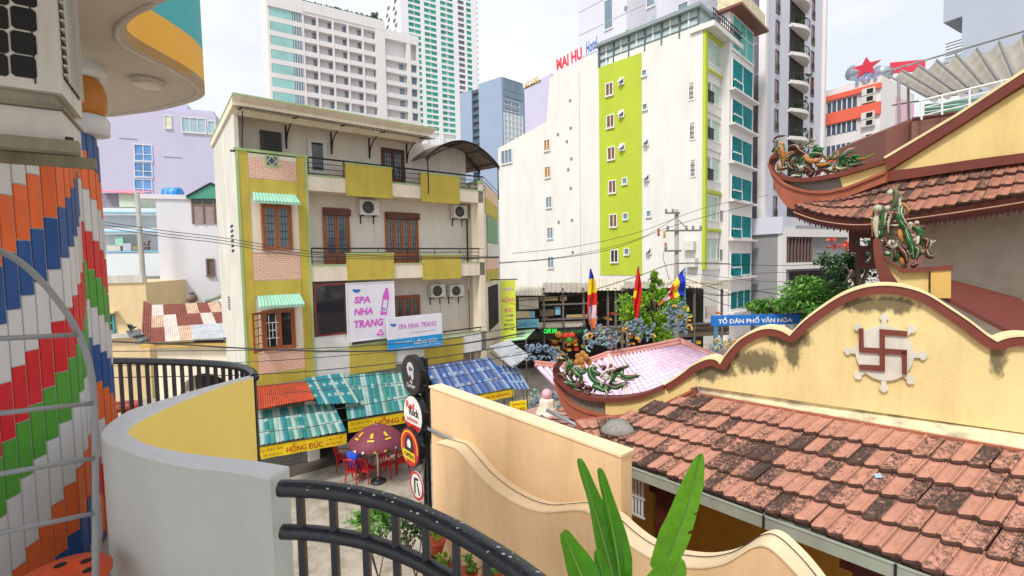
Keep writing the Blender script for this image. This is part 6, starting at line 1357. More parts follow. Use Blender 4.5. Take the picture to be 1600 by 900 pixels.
for k in range(6): B('lattice', frame_white, t, F3b, .5, ub_-.5, zz(180+k*9), zz(178.6+k*9), -.3, -.1)
for k in range(6): B('lattice', frame_white, t, F3b, .6+k*(ub_-1.3)/5, .9+k*(ub_-1.3)/5, zz(232), zz(178), -.3, -.05)
B('curtain_glass', M('glass_pale', 'b4c6d4', .2), t, F3b, .5, ub_-.5, zz(235), zz(178), -.3, -.2)
B('side_glass', glass_blue, t, F3b, ub_-.4, ub_+.3, 0, zz(140), -8, -.35)
# hotel with a yellow roof sign
p = P(822, 180, 95); F4 = Frame(p.x, p.y, -.6, .8); F4.e = -F4.e; F4.o = F4.o
t = thing('sign_hotel', 'pale building with a small yellow hotel sign on its roof', 'building', F4.w(3, 0, -4)); u0, u1 = F4.u(820, 180), F4.u(862, 180); B('wall', city_lav, t, F4, u0, u1, 0, F4.z(835, 128), -12, 0)
text('HOTEL', M('hotel_yellow', 'c9a61c', .5), t, F4, (821, 124, 844, 133), .15, .03); B('sign_back', black_iron, t, F4, F4.u(820, 128), F4.u(845, 128), F4.z(832, 133), F4.z(832, 131), .0, .1)
# lime striped hotel
KH = P(1097, 300, 39); FHl = Frame(KH.x, KH.y, -.707, .707); FHr = Frame(KH.x, KH.y, .707, -.707); FHf = Frame(KH.x, KH.y, .707, .707)
hot_white = M('hotel_cream', 'dbdad4', .8, .04, .25, dirt=.22, dcol='a8a596', dscale=.5); lime = M('lime_paint', 'b0bf35', .75, .05, .4, dirt=.15, dcol='8a9630', dscale=.3); cur = M('curtain_glass_pale', 'a8c0b0', .25, .12, 1)
t = thing('lime_hotel', 'tall cream hotel with a lime green stripe down its blank side', 'building', FHr.w(-10, 0, -8))
poly = [FHr.uz(*p) for p in ((778, 232), (854, 190), (859, 122), (871, 111), (934, 82))]; zr_ = FHr.z(937, 106); zr2 = FHr.z(1095, 42)
mesh('side_wall', prism(FHr, [(poly[0][0], 0)]+poly+[(poly[-1][0], zr_), (0, zr_), (0, 0)], -12, 0), hot_white, t)
us0, us1 = FHr.u(937, 250), FHr.u(1003, 250)
B('lime_stripe', lime, t, FHr, us0, us1, FHr.z(970, 430), zr_-.0, 0, .05)
brownp = M('brown_pane', '7a4f34', .4, .3, 2)
for y in (140, 190, 240, 292, 345, 400): x = 953+(y-140)*.03; win(t, FHr, (x-5, y-9, x+5, y+9), brownp if y != 400 else glass_dark, frame_white, .05, 1)
for x, y in ((972, 127), (972, 178), (973, 230), (977, 283), (978, 338), (980, 393)):
    o = win(t, FHr, (x-3, y-4, x+3, y+4), glass_blue, frame_white, .05, 0)
    if y < 250: u0, u1, za, zb_ = FHr.rect((x-3, y-4, x+3, y+4)); mesh('open_sash', solid_quad(FHr.w(u0, zb_, .1), FHr.w(u1, zb_, .1), FHr.w(u1, za+.1, .55), FHr.w(u0, za+.1, .55), Vector((0, 0, .04))), frame_white, t)
for x, y in ((1004, 114), (1005, 167), (1007, 222), (1008, 277), (1011, 334), (1011, 391)):
    x += 3; win(t, FHr, (x-3, y-4, x+3, y+4), glass_blue, frame_white, .0, 0)
    if y in (222, 277, 391): u0, u1, za, zb_ = FHr.rect((x-3, y-4, x+3, y+4)); mesh('open_sash', solid_quad(FHr.w(u0, zb_, .1), FHr.w(u1, zb_, .1), FHr.w(u1, za+.1, .55), FHr.w(u0, za+.1, .55), Vector((0, 0, .04))), frame_white, t)
for i, (x, y) in enumerate(((855, 227), (856, 269), (858, 316), (860, 364), (861, 410))): win(t, FHr, (x-4, y-8, x+4, y+8), M('amber_pane', 'b07a3c', .4, .3, 2) if i < 2 else glass_blue, frame_white, .0, 1)
win(t, FHr, (784, 235, 800, 255), glass_blue, frame_white, 0, 2)
for x, y in ((891, 157), (892, 200), (893, 248), (892, 294), (894, 344), (895, 394), (872, 210), (886, 221), (888, 265), (873, 347)): Bp('vent', ac_fin, t, FHr, (x-1.5, y-2, x+1.5, y+2), 0, .06)
for y in (144, 206, 264):
    x = 1081+(y-144)*.02; u0, u1, za, zb_ = FHr.rect((x-5, y-14, x+5, y+13)); o = B('fret_vent', frame_white, t, FHr, u0, u1, za, zb_, 0, .06)
    for k in range(3): B('fret_bar', black_iron, o, FHr, u0+.1+k*(u1-u0-.2)/3, u0+.14+k*(u1-u0-.2)/3, za+.15, zb_-.15, .06, .09)
    for k in range(4): B('fret_bar', black_iron, o, FHr, u0+.1, u1-.1, za+.2+k*.4, za+.23+k*.4, .09, .11)
B('drain_pipe', frame_white, t, FHr, FHr.u(905, 300), FHr.u(907, 300), 2, FHr.z(906, 110), 0, .14)
# roof glazing
zg = FHr.z(937, 76); g0, g1 = us0, FHr.u(1062, 60)+.6
B('roof_glazing', M('glazing', 'b4c4c4', .2, .1, .5), t, FHr, g0, 0-.4, zr_, zr_+1.9, -4, -.12); B('roof_canopy', M('canopy_grey', '8a9698', .5), t, FHr, g0-.2, -.1, zr_+1.9, zr_+2.2, -4.3, .4)
n_ = 12
for k in range(n_+1): u = g0+(-.4-g0)*k/n_; B('glazing_bar', frame_white if k % 2 else M('steel_dark', '59666a', .5), t, FHr, u-.07, u+.07, zr_, zr_+1.9, -.12, .0)
for h in (.6, 1.25): B('glazing_rail', MATS['steel_dark'], t, FHr, g0, -.4, zr_+h, zr_+h+.1, -.12, .02)
hh = FHr.off(.05); o_ = hh.hit(870, 111); ftext('MAI HU', M('hotel_red', 'd83848', .5), t, o_, hh.hit(910, 92)-o_, hh.hit(869, 93)-o_, .05); o_ = hh.hit(916, 86); ftext('Hotel', M('hotel_blue', '3f5fb0', .5), t, o_, hh.hit(933, 75)-o_, hh.hit(916, 67)-o_, .03)
# front of the lime hotel
fw = FHf.u(1140, 250); B('front_wall', hot_white, t, FHf, .02, fw, 0, FHf.z(1118, 52), -9, -.02)
zf = lambda y: FHf.z(1117, y)
for a, b in ((.02, .45), (fw-.5, fw)): B('lime_edge', lime, t, FHf, a, b, zf(420), zf(60), -.02, .25)
for y in (64, 115, 300, 358): B('lime_band', lime, t, FHf, .45, fw-.5, zf(y+4), zf(y), -.02, .22)
for y0, y1, side in ((70, 105, 0), (134, 165, 1), (190, 221, 1), (248, 283, 1), (309, 344, 2), (373, 405, 2)):
    a, b = ((.7, fw-.9) if side == 0 else (1.7, fw-.7) if side == 1 else (.5, 3.0)); win(t, FHf, None, cur, frame_white, .0, 2 if side == 0 else 1, 0, 'window', (a, b, zf(y1), zf(y0)))
    B('spandrel', hot_white, t, FHf, .45, fw-.5, zf(y1+16), zf(y1+2), -.02, .12)
    if side: 
        a, b = ((.45, 1.7) if side == 1 else (3.2, fw-.5)); B('recess', interior, t, FHf, a, b, zf(y1+2), zf(y0), -.02, .0)
        for k in range(7): B('baluster', black_iron, t, FHf, a+.05+k*(b-a-.1)/6.5, a+.09+k*(b-a-.1)/6.5, zf(y1+2), zf(y1-14), .25, .3)
        B('handrail', black_iron, t, FHf, a, b, zf(y1-14), zf(y1-14)+.06, .24, .31)
B('top_balcony', hot_white, t, FHf, -.2, fw+.3, zf(62), zf(54), -1, 1.0)
for k in range(14): B('baluster', black_iron, t, FHf, -.1+k*.45, -.05+k*.45, zf(54), zf(36), .85, .9)
for k in range(3): B('handrail', black_iron, t, FHf, -.2, fw+.3, zf(36)-k*.4, zf(36)-k*.4+.06, .85, .91)
for x, y in ((1080, 384), (1083, 410)): ac = B('outdoor_unit', ac_white, t, FHr, FHr.u(x-8, y), FHr.u(x+8, y), FHr.z(x, y+7), FHr.z(x, y-7), .1, .6)
# teal glazed house next to it
FTe = FHf.off(.8); u0, u1 = FTe.u(1139, 250), FTe.u(1176, 250)
t = thing('teal_window_house', 'white house with large teal windows beside the lime hotel', 'building', FTe.w(u0, 0, -4)); B('wall', city_white, t, FTe, u0, u1, 0, FTe.z(1157, 30), -9, 0)
tealp = M('teal_pane', '0c7c80', .55, .35, .6, spec=.05); ze = lambda y: FTe.z(1158, y); ua_, ub2 = u0+.5, u1-.4
for i, (y0, y1) in enumerate(((36, 88), (102, 147), (163, 199), (219, 256), (279, 313), (338, 371), (396, 429), (454, 480))):
    win(t, FTe, None, tealp if i else M('teal_pale_pane', '5ab0a6', .5, .3, .5, spec=.1), frame_white, 0, 2 if i in (0, 7) else 1, .62 if i == 0 else 0, 'window', (ua_, ub2, ze(y1), ze(y0)))
    if i: B('ledge', city_white, t, FTe, u0-.1, u1+.15, ze(y1+6), ze(y1+3), 0, .5)
    if 0 < i < 7:
        o = B('low_panel', tealp, t, FTe, ua_, ua_+2.0, ze(y1+1), ze(y1-11), .2, .24); B('panel_rail', frame_white, o, FTe, ua_, ua_+2.1, ze(y1-11), ze(y1-11)+.12, .18, .28); B('panel_rail', frame_white, o, FTe, ua_+2.0, ua_+2.12, ze(y1+1), ze(y1-11), .18, .28)
B('brown_overhang', M('overhang_brown', '7a4a3e', .6), t, FTe, u0-.5, u1+.6, ze(34), ze(30), -1, 1.1); B('gold_panel', M('gold_panel', 'd6cca6', .6, .25, 3), t, FTe, u0-.2, u1-.2, ze(30), ze(0)-.5, -1, 1.0)
# white balcony tower
F5 = Frame(28.7, 51, .747, .664); uC = F5.u(1190, 200); uE = F5.u(1284, 200); FLw = (F5.z(1212, 45)-F5.z(1212, 185))/3
tw_w = M('tower_pale', 'cdcdd8', .8, .04, .15, dirt=.15, dcol='a6a6b2', dscale=.2)
t = thing('balcony_tower', 'very tall white tower with stacked curved balconies full of plants', 'building', F5.w(6, 0, -8)); B('wall', tw_w, t, F5, uC, uE, 0, 48, -16, 0)
F5l = Frame(*F5.w(uC, 0).xy, -.664, .747)
u9 = F5l.u(905, 100); B('side_wall', tw_w, t, F5l, .01, u9, 0, 48, -12, 0)
for x0, x1, y0, y1 in ((945, 957, 0, 45), (1011, 1023, -10, 10), (1060, 1075, 5, 20)): u0, u1, za, zb_ = F5l.rect((x0, y0, x1, y1)); win(t, F5l, None, glass_blue, frame_white, 0, 0, 0, 'window', (u0, u1, za, zb_))
for x, y in ((978, 13), (980, 50)): Bp('vent', ac_fin, t, F5l, (x-2, y-3, x+2, y+3), 0, .1)
for k in range(14): B('groove', M('groove_grey', 'a9a9b4', .8), t, F5l, .1, u9, F5l.z(1150, 400)+k*FLw, F5l.z(1150, 400)+k*FLw+.07, 0, .03)
frm = M('brown_frame', '77605a', .5); uB = F5.u(1244, 150); plant_m = M('balcony_leaf', '4f6b3c', .6, .3, 5)
B('corner_pilaster', city_white, t, F5, uC-.15, uC+.5, 0, 48, -.3, .35); B('corner_pilaster', city_white, t, F5, uE-.5, uE+.15, 0, 48, -.3, .35)
for k in range(-4, 8):
    zc = F5.z(1212, 94)-k*FLw
    if zc < F5.z(1212, 348): continue
    for u in (F5.u(1213, 150), F5.u(1268, 150)):
        win(t, F5, None, glass_dark, frm, .0, 0, 0, 'window', (u-.42, u+.42, zc-1.1, zc+1.0))
        for j in range(4): B('rail_bar', black_iron, t, F5, u-.4+j*.25, u-.36+j*.25, zc-1.1, zc-.3, .12, .16)
    B('recess', interior, t, F5, uB-2.4, uB+2.4, zc-1.2, zc+1.5, -.02, .03)
    arc = [(uB-2.7+5.4*i/12, .2+.95*math.sin(math.pi*i/12)) for i in range(13)]
    sl = [F5.w(u, zc-1.55, v) for u, v in arc]; n_ = 13
    mesh('balcony_slab', ([p for p in sl]+[p+Vector((0, 0, .38)) for p in sl]+[F5.w(uB, zc-1.55, 0), F5.w(uB, zc-1.17, 0)], [(i, i+1, n_+i+1, n_+i) for i in range(12)]+[(i, 2*n_, i+1) for i in range(12)]+[(n_+i, n_+i+1, 2*n_+1) for i in range(12)]), city_white, t)
    mesh('balcony_rail', join(tube([p+Vector((0, 0, 1.2)) for p in sl], .04, 5), *[tube([p+Vector((0, 0, .38)), p+Vector((0, 0, 1.2))], .025, 4) for p in sl]), black_iron, t)
    va_, fa_, fm_ = scatter_leaves(F5.w(uB+rg_.uniform(-.5, .5), zc-.3, .45), (1.0, .35, .75), 70, .22, rg_, 6); stuff(mesh('balcony_plants', (va_, fa_), plant_m, t))
    B('arch_head', city_white, t, F5, uB-2.7, uB+2.7, zc+1.5, zc+1.7, -.02, .4)
# podium with dark louvred windows
F6 = Frame(*P(1222, 400, 44).xy, .90, .43); t = thing('grey_podium', 'grey and white podium building with dark louvred windows behind trees', 'building', F6.w(3, 0, -3))
u0, u1 = F6.u(1222, 420), F6.u(1330, 420); B('wall', M('podium_grey', '8e8e90', .8, .06, .3), t, F6, u0, u1, 0, F6.z(1260, 352), -8, -.4)
F6l = Frame(*P(1222, 400, 44).xy, -.6, .8); B('side_wall', MATS['podium_grey'], t, F6l, 0, 9, 0, F6l.z(1200, 366), -5, -.05); B('side_cap', tw_w, t, F6l, -.1, 9, F6l.z(1200, 366), F6l.z(1200, 340), -5, .2)
B('frame_post', city_white, t, F6, u0-.1, u0+.45, 0, F6.z(1225, 356), -.4, .1); B('frame_beam', city_white, t, F6, u0+.45, u1, F6.z(1255, 370), F6.z(1255, 358), -.4, .1); B('frame_beam', city_white, t, F6, u0+.45, u1, F6.z(1255, 420), F6.z(1255, 410), -.4, .1)
B('dark_window', glass_dark, t, F6, u0+.5, u0+4.8, F6.z(1255, 410), F6.z(1255, 372), -.4, -.2)
for k in range(9): B('louvre_post', frm, t, F6, u0+.5+k*.5, u0+.58+k*.5, F6.z(1255, 410), F6.z(1255, 372), -.2, -.05)
B('dark_window', interior, t, F6, u0+.6, u1, F6.z(1255, 470), F6.z(1255, 424), -.4, -.3)
# orange banded hotel with roof sign
F7 = Frame(*P(1375, 200, 62).xy, -.55, .83); t = thing('orange_banded_hotel', 'white hotel with coral bands and dark ribbon windows', 'building', F7.w(5, 0, -5))
u1 = F7.u(1280, 200); zz = lambda y: F7.z(1330, y); coral = M('coral_band', 'e2664e', .6, .04, .5)
B('wall', city_white, t, F7, 0, u1+3, 0, zz(135), -12, 0); F7r = Frame(*P(1375, 200, 62).xy, .83, .55); B('side_wall', city_white, t, F7r, .02, 9, 0, F7.z(1375, 118), -9, -.01); B('pink_wall', M('pink_city', 'd9aebc', .8), t, F7r, 5, 12, 0, F7.z(1375, 140), -9, .05)
for y0, y1, m in ((142, 150, coral), (170, 188, coral), (241, 249, coral)): B('coral_band', m, t, F7, -.05, u1+3, zz(y1), zz(y0), -.1, .4)
for y0, y1 in ((152, 169), (189, 205), (222, 238)):
    B('ribbon_window', M('glass_slate', '4a5a6c', .12, .2, .4, spec=.7), t, F7, 2.6, u1-1, zz(y1), zz(y0), -.05, .05)
    for k in range(7): u = 2.6+(u1-3.6)*k/6; B('mullion', frame_white, t, F7, u-.06, u+.06, zz(y1), zz(y0), .05, .14)
    for k in range(2): ac = B('outdoor_unit', ac_white, t, F7, .5, 2.0, zz(y1)+.1+k*1.0, zz(y1)+1.0+k*1.0, .0, .5); B('fan', ac_dark, ac, F7, .7, 1.4, zz(y1)+.25+k, zz(y1)+.85+k, .5, .53)
    ac = B('outdoor_unit', ac_white, t, F7, u1-.8, u1+.6, zz(y1)+.1, zz(y1)+1.5, 0, .5)
F7x = Frame(*P(1375, 200, 62).xy, .55, -.83)
text('101', M('sign_grey_blue', '8f96bc', .5), t, F7x, (1338, 112, 1372, 128), .3, .05); mesh('star', prism(F7x, [(F7x.uz(1355, 106)[0]+math.cos(a)*r, F7x.uz(1355, 106)[1]+math.sin(a)*r*.8) for a, r in [(math.pi/2+k*math.pi/5, 1.7 if k % 2 == 0 else .75) for k in range(10)]], .2, .4), M('star_red', 'd0384a', .5), t)
for x in (1336, 1376): c = P(x, 114, 66); mesh('water_tank', tube([c+Vector((-.5, 0, 0)), c+Vector((1.2, .4, 0))], [1.0, 1.0], 14), M('tank_steel', 'a8b0b8', .25, metal=.6), t, True)
F7b = Frame(*P(1420, 110, 66).xy, .97, -.2); B('red_hoarding', M('hoarding_red', 'd03a4e', .6), t, F7b, -2.2, 2.0, F7b.z(1420, 112), F7b.z(1420, 95), -.3, 0)
# blue grey block at the top right
F8 = Frame(*P(1535, 40, 34).xy, .5, -.866); t = thing('blue_grey_block', 'plain blue grey block with a recessed balcony at the top right', 'building', F8.w(0, 0, -3)); bgw = M('pale_blue_wall', 'aab2bf', .8, .04, .3, dirt=.15, dcol='8a929e', dscale=.3)
u0, u1 = F8.u(1503, 50), F8.u(1760, 50); B('wall', bgw, t, F8, u0, u1, 0, F8.z(1535, -120), -9, 0); B('upper_wall', bgw, t, F8, F8.u(1474, 20), u0, F8.z(1490, 30), F8.z(1490, -120), -9, 0)
B('recess_back', M('recess_grey', '8e98a4', .8), t, F8, F8.u(1490, 50), u0, 0, F8.z(1490, 30), -4, -1.6)
for k in range(6): B('balcony_bar', black_iron, t, F8, F8.u(1476, 75), u0-.02, F8.z(1490, 88)+k*.22, F8.z(1490, 88)+.05+k*.22, -.2, -.15)
B('balcony_slab', bgw, t, F8, F8.u(1474, 80), u0, F8.z(1490, 95), F8.z(1490, 90), -1.6, 0)
# terrace with retractable cloth canopy and brown wall
cv = M('canvas', 'b9b3a8', .85, .08, 1, trans=.35, dirt=.3); t = thing('canvas_canopy', 'off white scalloped cloth canopy over a roof terrace', 'canopy', P(1500, 180, 18))
A_, B_, C_, D_ = P(1384, 116, 20), P(1640, 42, 15), P(1640, 106, 13.5), P(1452, 150, 16.5)
vs_, fs = [], []; NA, NB = 40, 8
for i in range(NA+1):
    for j in range(NB+1):
        p = A_.lerp(B_, i/NA).lerp(D_.lerp(C_, i/NA), j/NB); vs_.append(p+Vector((0, 0, -.28*abs(math.sin(i*math.pi/5)))))
mesh('cloth', (vs_, [(i*(NB+1)+j, i*(NB+1)+j+1, (i+1)*(NB+1)+j+1, (i+1)*(NB+1)+j) for i in range(NA) for j in range(NB)]), cv, t, True)
for i in range(0, 9): mesh('wire', tube([A_.lerp(B_, i/8), D_.lerp(C_, i/8)], .03, 5), steel, t)
mesh('rail', tube([A_+Vector((0, 0, .1)), B_+Vector((0, 0, .1))], .04, 5), steel, t)
for x, y in ((1404, 122), (1419, 128)): mesh('post', tube([P(x, y, 18.5), P(x+1, 215, 18.5)], .05, 6), steel, t)
F9 = Frame(*P(1500, 170, 15).xy, .8, -.6); t = thing('terrace_railing', 'white pipe railing on the terrace above the brown wall', 'railing', F9.w(0, F9.z(1500, 178)))
for dy in (0, 12, 24): mesh('rail', tube([F9.hit(1436, 158+dy), F9.hit(1660, 104+dy)], .035 if dy == 0 else .02, 6), frame_white, t)
for x in (1440, 1472, 1515, 1565, 1610): y = 158-(x-1436)*.241; mesh('post', tube([F9.hit(x, y), F9.hit(x, y+30)], .03, 6), frame_white, t)
t = thing('brown_wall', 'plain brown wall block behind the temple gable', 'wall', P(1450, 245, 14)); F9b = Frame(*P(1424, 220, 16).xy, .85, -.53); F9c = Frame(*P(1424, 220, 16).xy, -.55, -.83); br = M('brown_block', '7d5248', .75, .06, .5, dirt=.15)
u1 = F9b.u(1640, 150); B('wall', br, t, F9b, 0, u1, 0, F9b.z(1430, 186), -4, 0); mesh('end_wall', prism(Frame(*P(1384, 220, 16.5).xy, 1, -.1), [Frame(*P(1384, 220, 16.5).xy, 1, -.1).uz(*p) for p in ((1384, 203), (1424, 185), (1424, 330), (1384, 330))], -3, 0), br, t)
mesh('wall_cap', tube([F9b.w(0, F9b.z(1430, 186)+.02, .02), F9b.w(u1, F9b.z(1430, 186)+.02, .02)], .05, 5), M('brown_cap', '6a4036', .7), t)
t = thing('green_shutters', 'green louvred terrace room under the cloth canopy', 'pavilion', P(1480, 190, 19)); F9d = Frame(*P(1480, 165, 19).xy, .9, -.4)
for k in range(5): Bp('shutter_slat', M('slat_green', '5a8a72', .6), t, F9d, (1446, 158+k*6, 1530, 162+k*6), -.1, 0)
mesh('low_roof', solid_quad(F9d.hit(1440, 156), F9d.hit(1535, 140), F9d.hit(1540, 136)+Vector((0, 2, .3)), F9d.hit(1455, 150)+Vector((0, 2, .3)), Vector((0, 0, -.06))), M('dark_green_roof', '3c4a44', .6), t)
# ------------------------------------------------------------------ buildings on the left
F10 = Frame(*P(250, 250, 55).xy, .93, .37); t = thing('lavender_building', 'lavender grey office building with a blue window strip behind the left houses', 'building', F10.w(0, 0, -6))
B('wall', city_lav, t, F10, F10.u(100), F10.u(338, 200), 0, F10.z(300, 176), -14, 0); B('penthouse', city_lav, t, F10, F10.u(100), F10.u(290, 180), F10.z(300, 176), F10.z(280, 158), -13, -1); B('roof_room', city_lav, t, F10, F10.u(283), F10.u(333, 180), F10.z(300, 176), F10.z(305, 170), -12, -.4)
gb_ = M('strip_glass', '5f8fc4', .12, .35, .6, spec=.7)
for y0, y1 in ((227, 251), (255, 276), (281, 305)): win(t, F10, (211, y0, 237, y1), gb_, M('lav_frame', 'd8dcea', .5), .0, 1, .4)
win(t, F10, (285, 185, 321, 207), M('pale_glass', 'a9c0cc', .15, .2, .5), frame_white, 0, 2); win(t, F10, (326, 190, 336, 209), MATS['pale_glass'], frame_white, 0, 0); win(t, F10, (258, 181, 267, 200), M('cream_pane', 'd4d4bc', .5), frame_white, 0, 0)
for x, y in ((200, 216), (270, 245)): Bp('groove', M('groove_lav', '9c98b0', .8), t, F10, (x-14, y, x+14, y+1), 0, .05)
F11 = Frame(*P(290, 380, 31).xy, .95, .31); t = thing('white_gabled_house', 'plain white house with a teal gable room on its roof', 'house', F11.w(0, 0, -4)); lw = M('left_white', 'd9d9e0', .8, .03, .3, dirt=.12, dcol='a8a8b4', dscale=.4)
B('wall', lw, t, F11, F11.u(247, 380), F11.u(360, 380), 0, F11.z(270, 307), -10, 0); B('parapet', lw, t, F11, F11.u(216, 305), F11.u(300, 305), F11.z(260, 311), F11.z(260, 304), -6, .1)
u0, u1, za, zb_ = F11.rect((301, 311, 362, 350)); B('roof_room', lw, t, F11, u0-.1, u1+1, za, zb_, -5, .02); wn = B('window', M('curtain_pane', '9a8c8c', .4, .2, 3), t, F11, u0, u1, za, zb_, .02, .06)
for k in range(5): u = u0+k*(u1-u0)/3.6; B('mullion', M('frame_brown', '8a6a54', .6), wn, F11, u-.04, u+.04, za, zb_, .06, .12)
B('transom', MATS['frame_brown'], wn, F11, u0, u1, zb_-.42, zb_-.36, .06, .11); B('upper_pane', glass_dark, wn, F11, u0, u1, zb_-.36, zb_, .055, .075)
gp = [F11.uz(*p) for p in ((293, 308), (331, 287), (372, 308), (372, 311), (293, 311))]; mesh('gable', prism(F11, gp, -4, .25), M('teal_gable', '4f9a86', .65, .1, 1), t)
mesh('verge', join(tube([F11.w(*gp[0], .3), F11.w(*gp[1], .3)], .06, 5), tube([F11.w(*gp[1], .3), F11.w(*gp[2], .3)], .06, 5)), black_iron, t)
win(t, F11, (325, 406, 333, 429), M('brown_glass', '6b5a4e', .3), frm, 0, 0)
B('downpipe', M('pipe_grey', '8d949c'), t, F11, F11.u(345), F11.u(347.5), F11.z(346, 460), F11.z(346, 380), .0, .15)
c = P(270, 303, 33); wt = thing('water_tank', 'blue lying water tank on the white house roof', 'water tank', c); tb = M('tank_blue', '2f86cc', .4, .06, 2)
mesh('drum', tube([c+Vector((x, 0, .0)) for x in (-.56, -.5, .5, .56)], [.38, .45, .45, .38], 16), tb, wt, True)
for x in (-.2, .2): mesh('hoop', tube([c+Vector((x-.02, 0, 0)), c+Vector((x+.02, 0, 0))], .47, 16), M('hoop_pale', '9cc4e4', .5), wt, True)
F12 = Frame(*P(205, 370, 34).xy, .97, .24); t = thing('blue_trimmed_house', 'white balcony house with pale blue trims and a pink roof sheet', 'house', F12.w(0, 0, -4)); pw_ = M('pale_wall', 'd5dde2', .8, .04, .4, dirt=.12, dcol='a4b0b8', dscale=.5); bt = M('blue_trim', '7fbfe0', .7)
B('wall', pw_, t, F12, F12.u(120), F12.u(249, 370), 0, F12.z(210, 322), -8, -1.2)
for y0, y1 in ((325, 336), (356, 366), (395, 432)): B('balcony_front', pw_, t, F12, F12.u(120), F12.u(249, 370), F12.z(205, y1), F12.z(205, y0), -1.2, 0)
for y in (331, 361, 392): B('blue_trim', bt, t, F12, F12.u(120), F12.u(249, 370), F12.z(205, y+2), F12.z(205, y), -.1, .06)
B('roof_room', M('room_green', 'c2cdbb', .8), t, F12, F12.u(188), F12.u(214, 310), F12.z(200, 323), F12.z(200, 300), -4, -.3); B('roof_room', M('room_dark', '8d8a98', .8, .2, 1), t, F12, F12.u(140), F12.u(186, 310), F12.z(180, 323), F12.z(180, 300), -4, -.6)
mesh('roof_sheet', solid_quad(F12.hit(150, 298), F12.hit(218, 302), F12.hit(208, 292)+Vector((0, 2, 0)), F12.hit(150, 290)+Vector((0, 2, 0)), Vector((0, 0, -.06))), M('pink_sheet', 'd87f96', .6), t)
for x0, x1, y0, y1, m in ((165, 186, 383, 392, 'cfc8ba'), (190, 203, 380, 392, 'b8bcc8'), (178, 190, 370, 384, '9fd0c0'), (205, 216, 384, 391, '9a8a6a')): Bp('stored_box', M('stored_'+m, m, .7), t, F12, (x0, y0, x1, y1), -.6, -.15)
rl = random.Random(3); v, f, fm = scatter_leaves(F12.w(F12.u(225, 380), F12.z(225, 382), -.4), (.3, .2, .55), 60, .12, rl, 5); stuff(mesh('potted_shrub', (v, f), M('rust_leaf', '8a5a4a', .7), t))
F13 = Frame(*P(200, 480, 26).xy, .97, .24); t = thing('cream_house', 'low cream house with a small teal window left of the rusty roof', 'house', F13.w(0, 0, -4)); B('wall', M('cream_paint', 'e0c79a', .8, .06, .6, dirt=.15), t, F13, F13.u(100), F13.u(229, 470), 0, F13.z(200, 442), -8, 0); B('parapet', M('parapet_pale', 'cfcac0', .8, .05, 1, dirt=.3), t, F13, F13.u(100), F13.u(224, 440), F13.z(200, 442), F13.z(200, 430), -.4, .08); B('ledge', MATS['parapet_pale'], t, F13, F13.u(100), F13.u(232, 520), F13.z(200, 527), F13.z(200, 520), 0, .25)
win(t, F13, (168, 493, 177, 516), glass_dark, M('teal_frame', '4f9aa8', .6), 0, 0, .5)
B('hood', MATS['cream_paint'], t, F13, F13.u(164), F13.u(184, 488), F13.z(172, 489), F13.z(172, 486), 0, .4)
c = P(217, 300, 29); tag(mesh('lamp_pole', tube([Vector((c.x, c.y, 0)), Vector((c.x-.12, c.y, c.z))], [.16, .13], 8), conc, smooth=True), 'bare grey concrete pole before the blue trimmed house', 'pole')
# rusty roofed house
t = thing('rusty_roof_house', 'low house with a patchwork of rusty and white corrugated sheets', 'house', P(300, 600, 21)*1.0); t.location.z = 0; WM[t.name] = Matrix.Translation(t.location)
TL, TR, BR, BL = P(237, 476, 24), P(341, 471, 24), P(369, 525, 20.5), P(236, 534, 20.5)
shm = [M('rust_sheet', '8c5044', .8, .25, 3, dirt=.5, dcol='5a332a', streak=False), M('white_sheet', 'd4ccc4', .6, .08, 1, dirt=.5, dcol='a07a68', dscale=1.5), M('tan_sheet', 'cdb49c', .7, .15, 2, dirt=.6, dcol='9a6050', dscale=1.5, streak=False), M('pale_zinc', 'bfc6cc', .5, .1, 2, dirt=.4, dcol='8a7468', metal=.2)]
lay = [[1, 0, 0, 2, 0, 2], [2, 1, 0, 0, 1, 0], [0, 1, 2, 3, 3, 3]]
for r in range(3):
    for k in range(6):
        a, b = k/6, (k+1)/6+.01; va, vb = r/3, (r+1)/3+.03; lf = Vector((0, 0, .02*(2-r)*-1+.01*(k % 2)))
        g = lambda s, v_: TL.lerp(TR, s).lerp(BL.lerp(BR, s), v_)+lf
        v, f, kk = corrugated(g(a, va), g(b, va), g(b, vb), g(a, vb), 7, .035, 1, False); mesh('roof_sheet', (v, f), shm[lay[r][k]], t)
LT, LB = P(224, 470, 24.5), P(221, 520, 21)
v, f, kk = corrugated(LT, TL, BL, LB, 4, .04, 1, False); mesh('roof_sheet', (v, f), shm[0], t)
mesh('verge_board', solid_quad(TR, BR, BR+Vector((0, 0, -.25)), TR+Vector((0, 0, -.25)), Vector((.15, .0, 0))), black_iron, t)
mesh('side_parapet', solid_quad(TR+Vector((.05, 0, .15)), BR+Vector((.05, 0, .12)), BR+Vector((.05, 0, -.6)), TR+Vector((.05, 0, -.6)), Vector((.45, .1, 0))), side_white, t)
F14 = Frame(BL.x, BL.y+.35, (BR-BL).x, (BR-BL).y); L14 = (BR-BL).xy.length; zt4 = BL.z-.12
B('cornice', M('cornice_ochre', 'c9a45c', .8, .08, 1, dirt=.4), t, F14, -.5, L14+.4, zt4-.16, zt4, -.1, .35)
acx = [(0, zt4-.16), (0, 0), (.8, 0), (.8, 2.0)]+[(L14/2+.2-math.cos(a)*(L14/2-.7)*1.0, 2.6+math.sin(a)*1.05) for a in [k*math.pi/10 for k in range(11)]]+[(L14-.3, 2.0), (L14-.3, 0), (L14, 0), (L14, zt4-.16)]
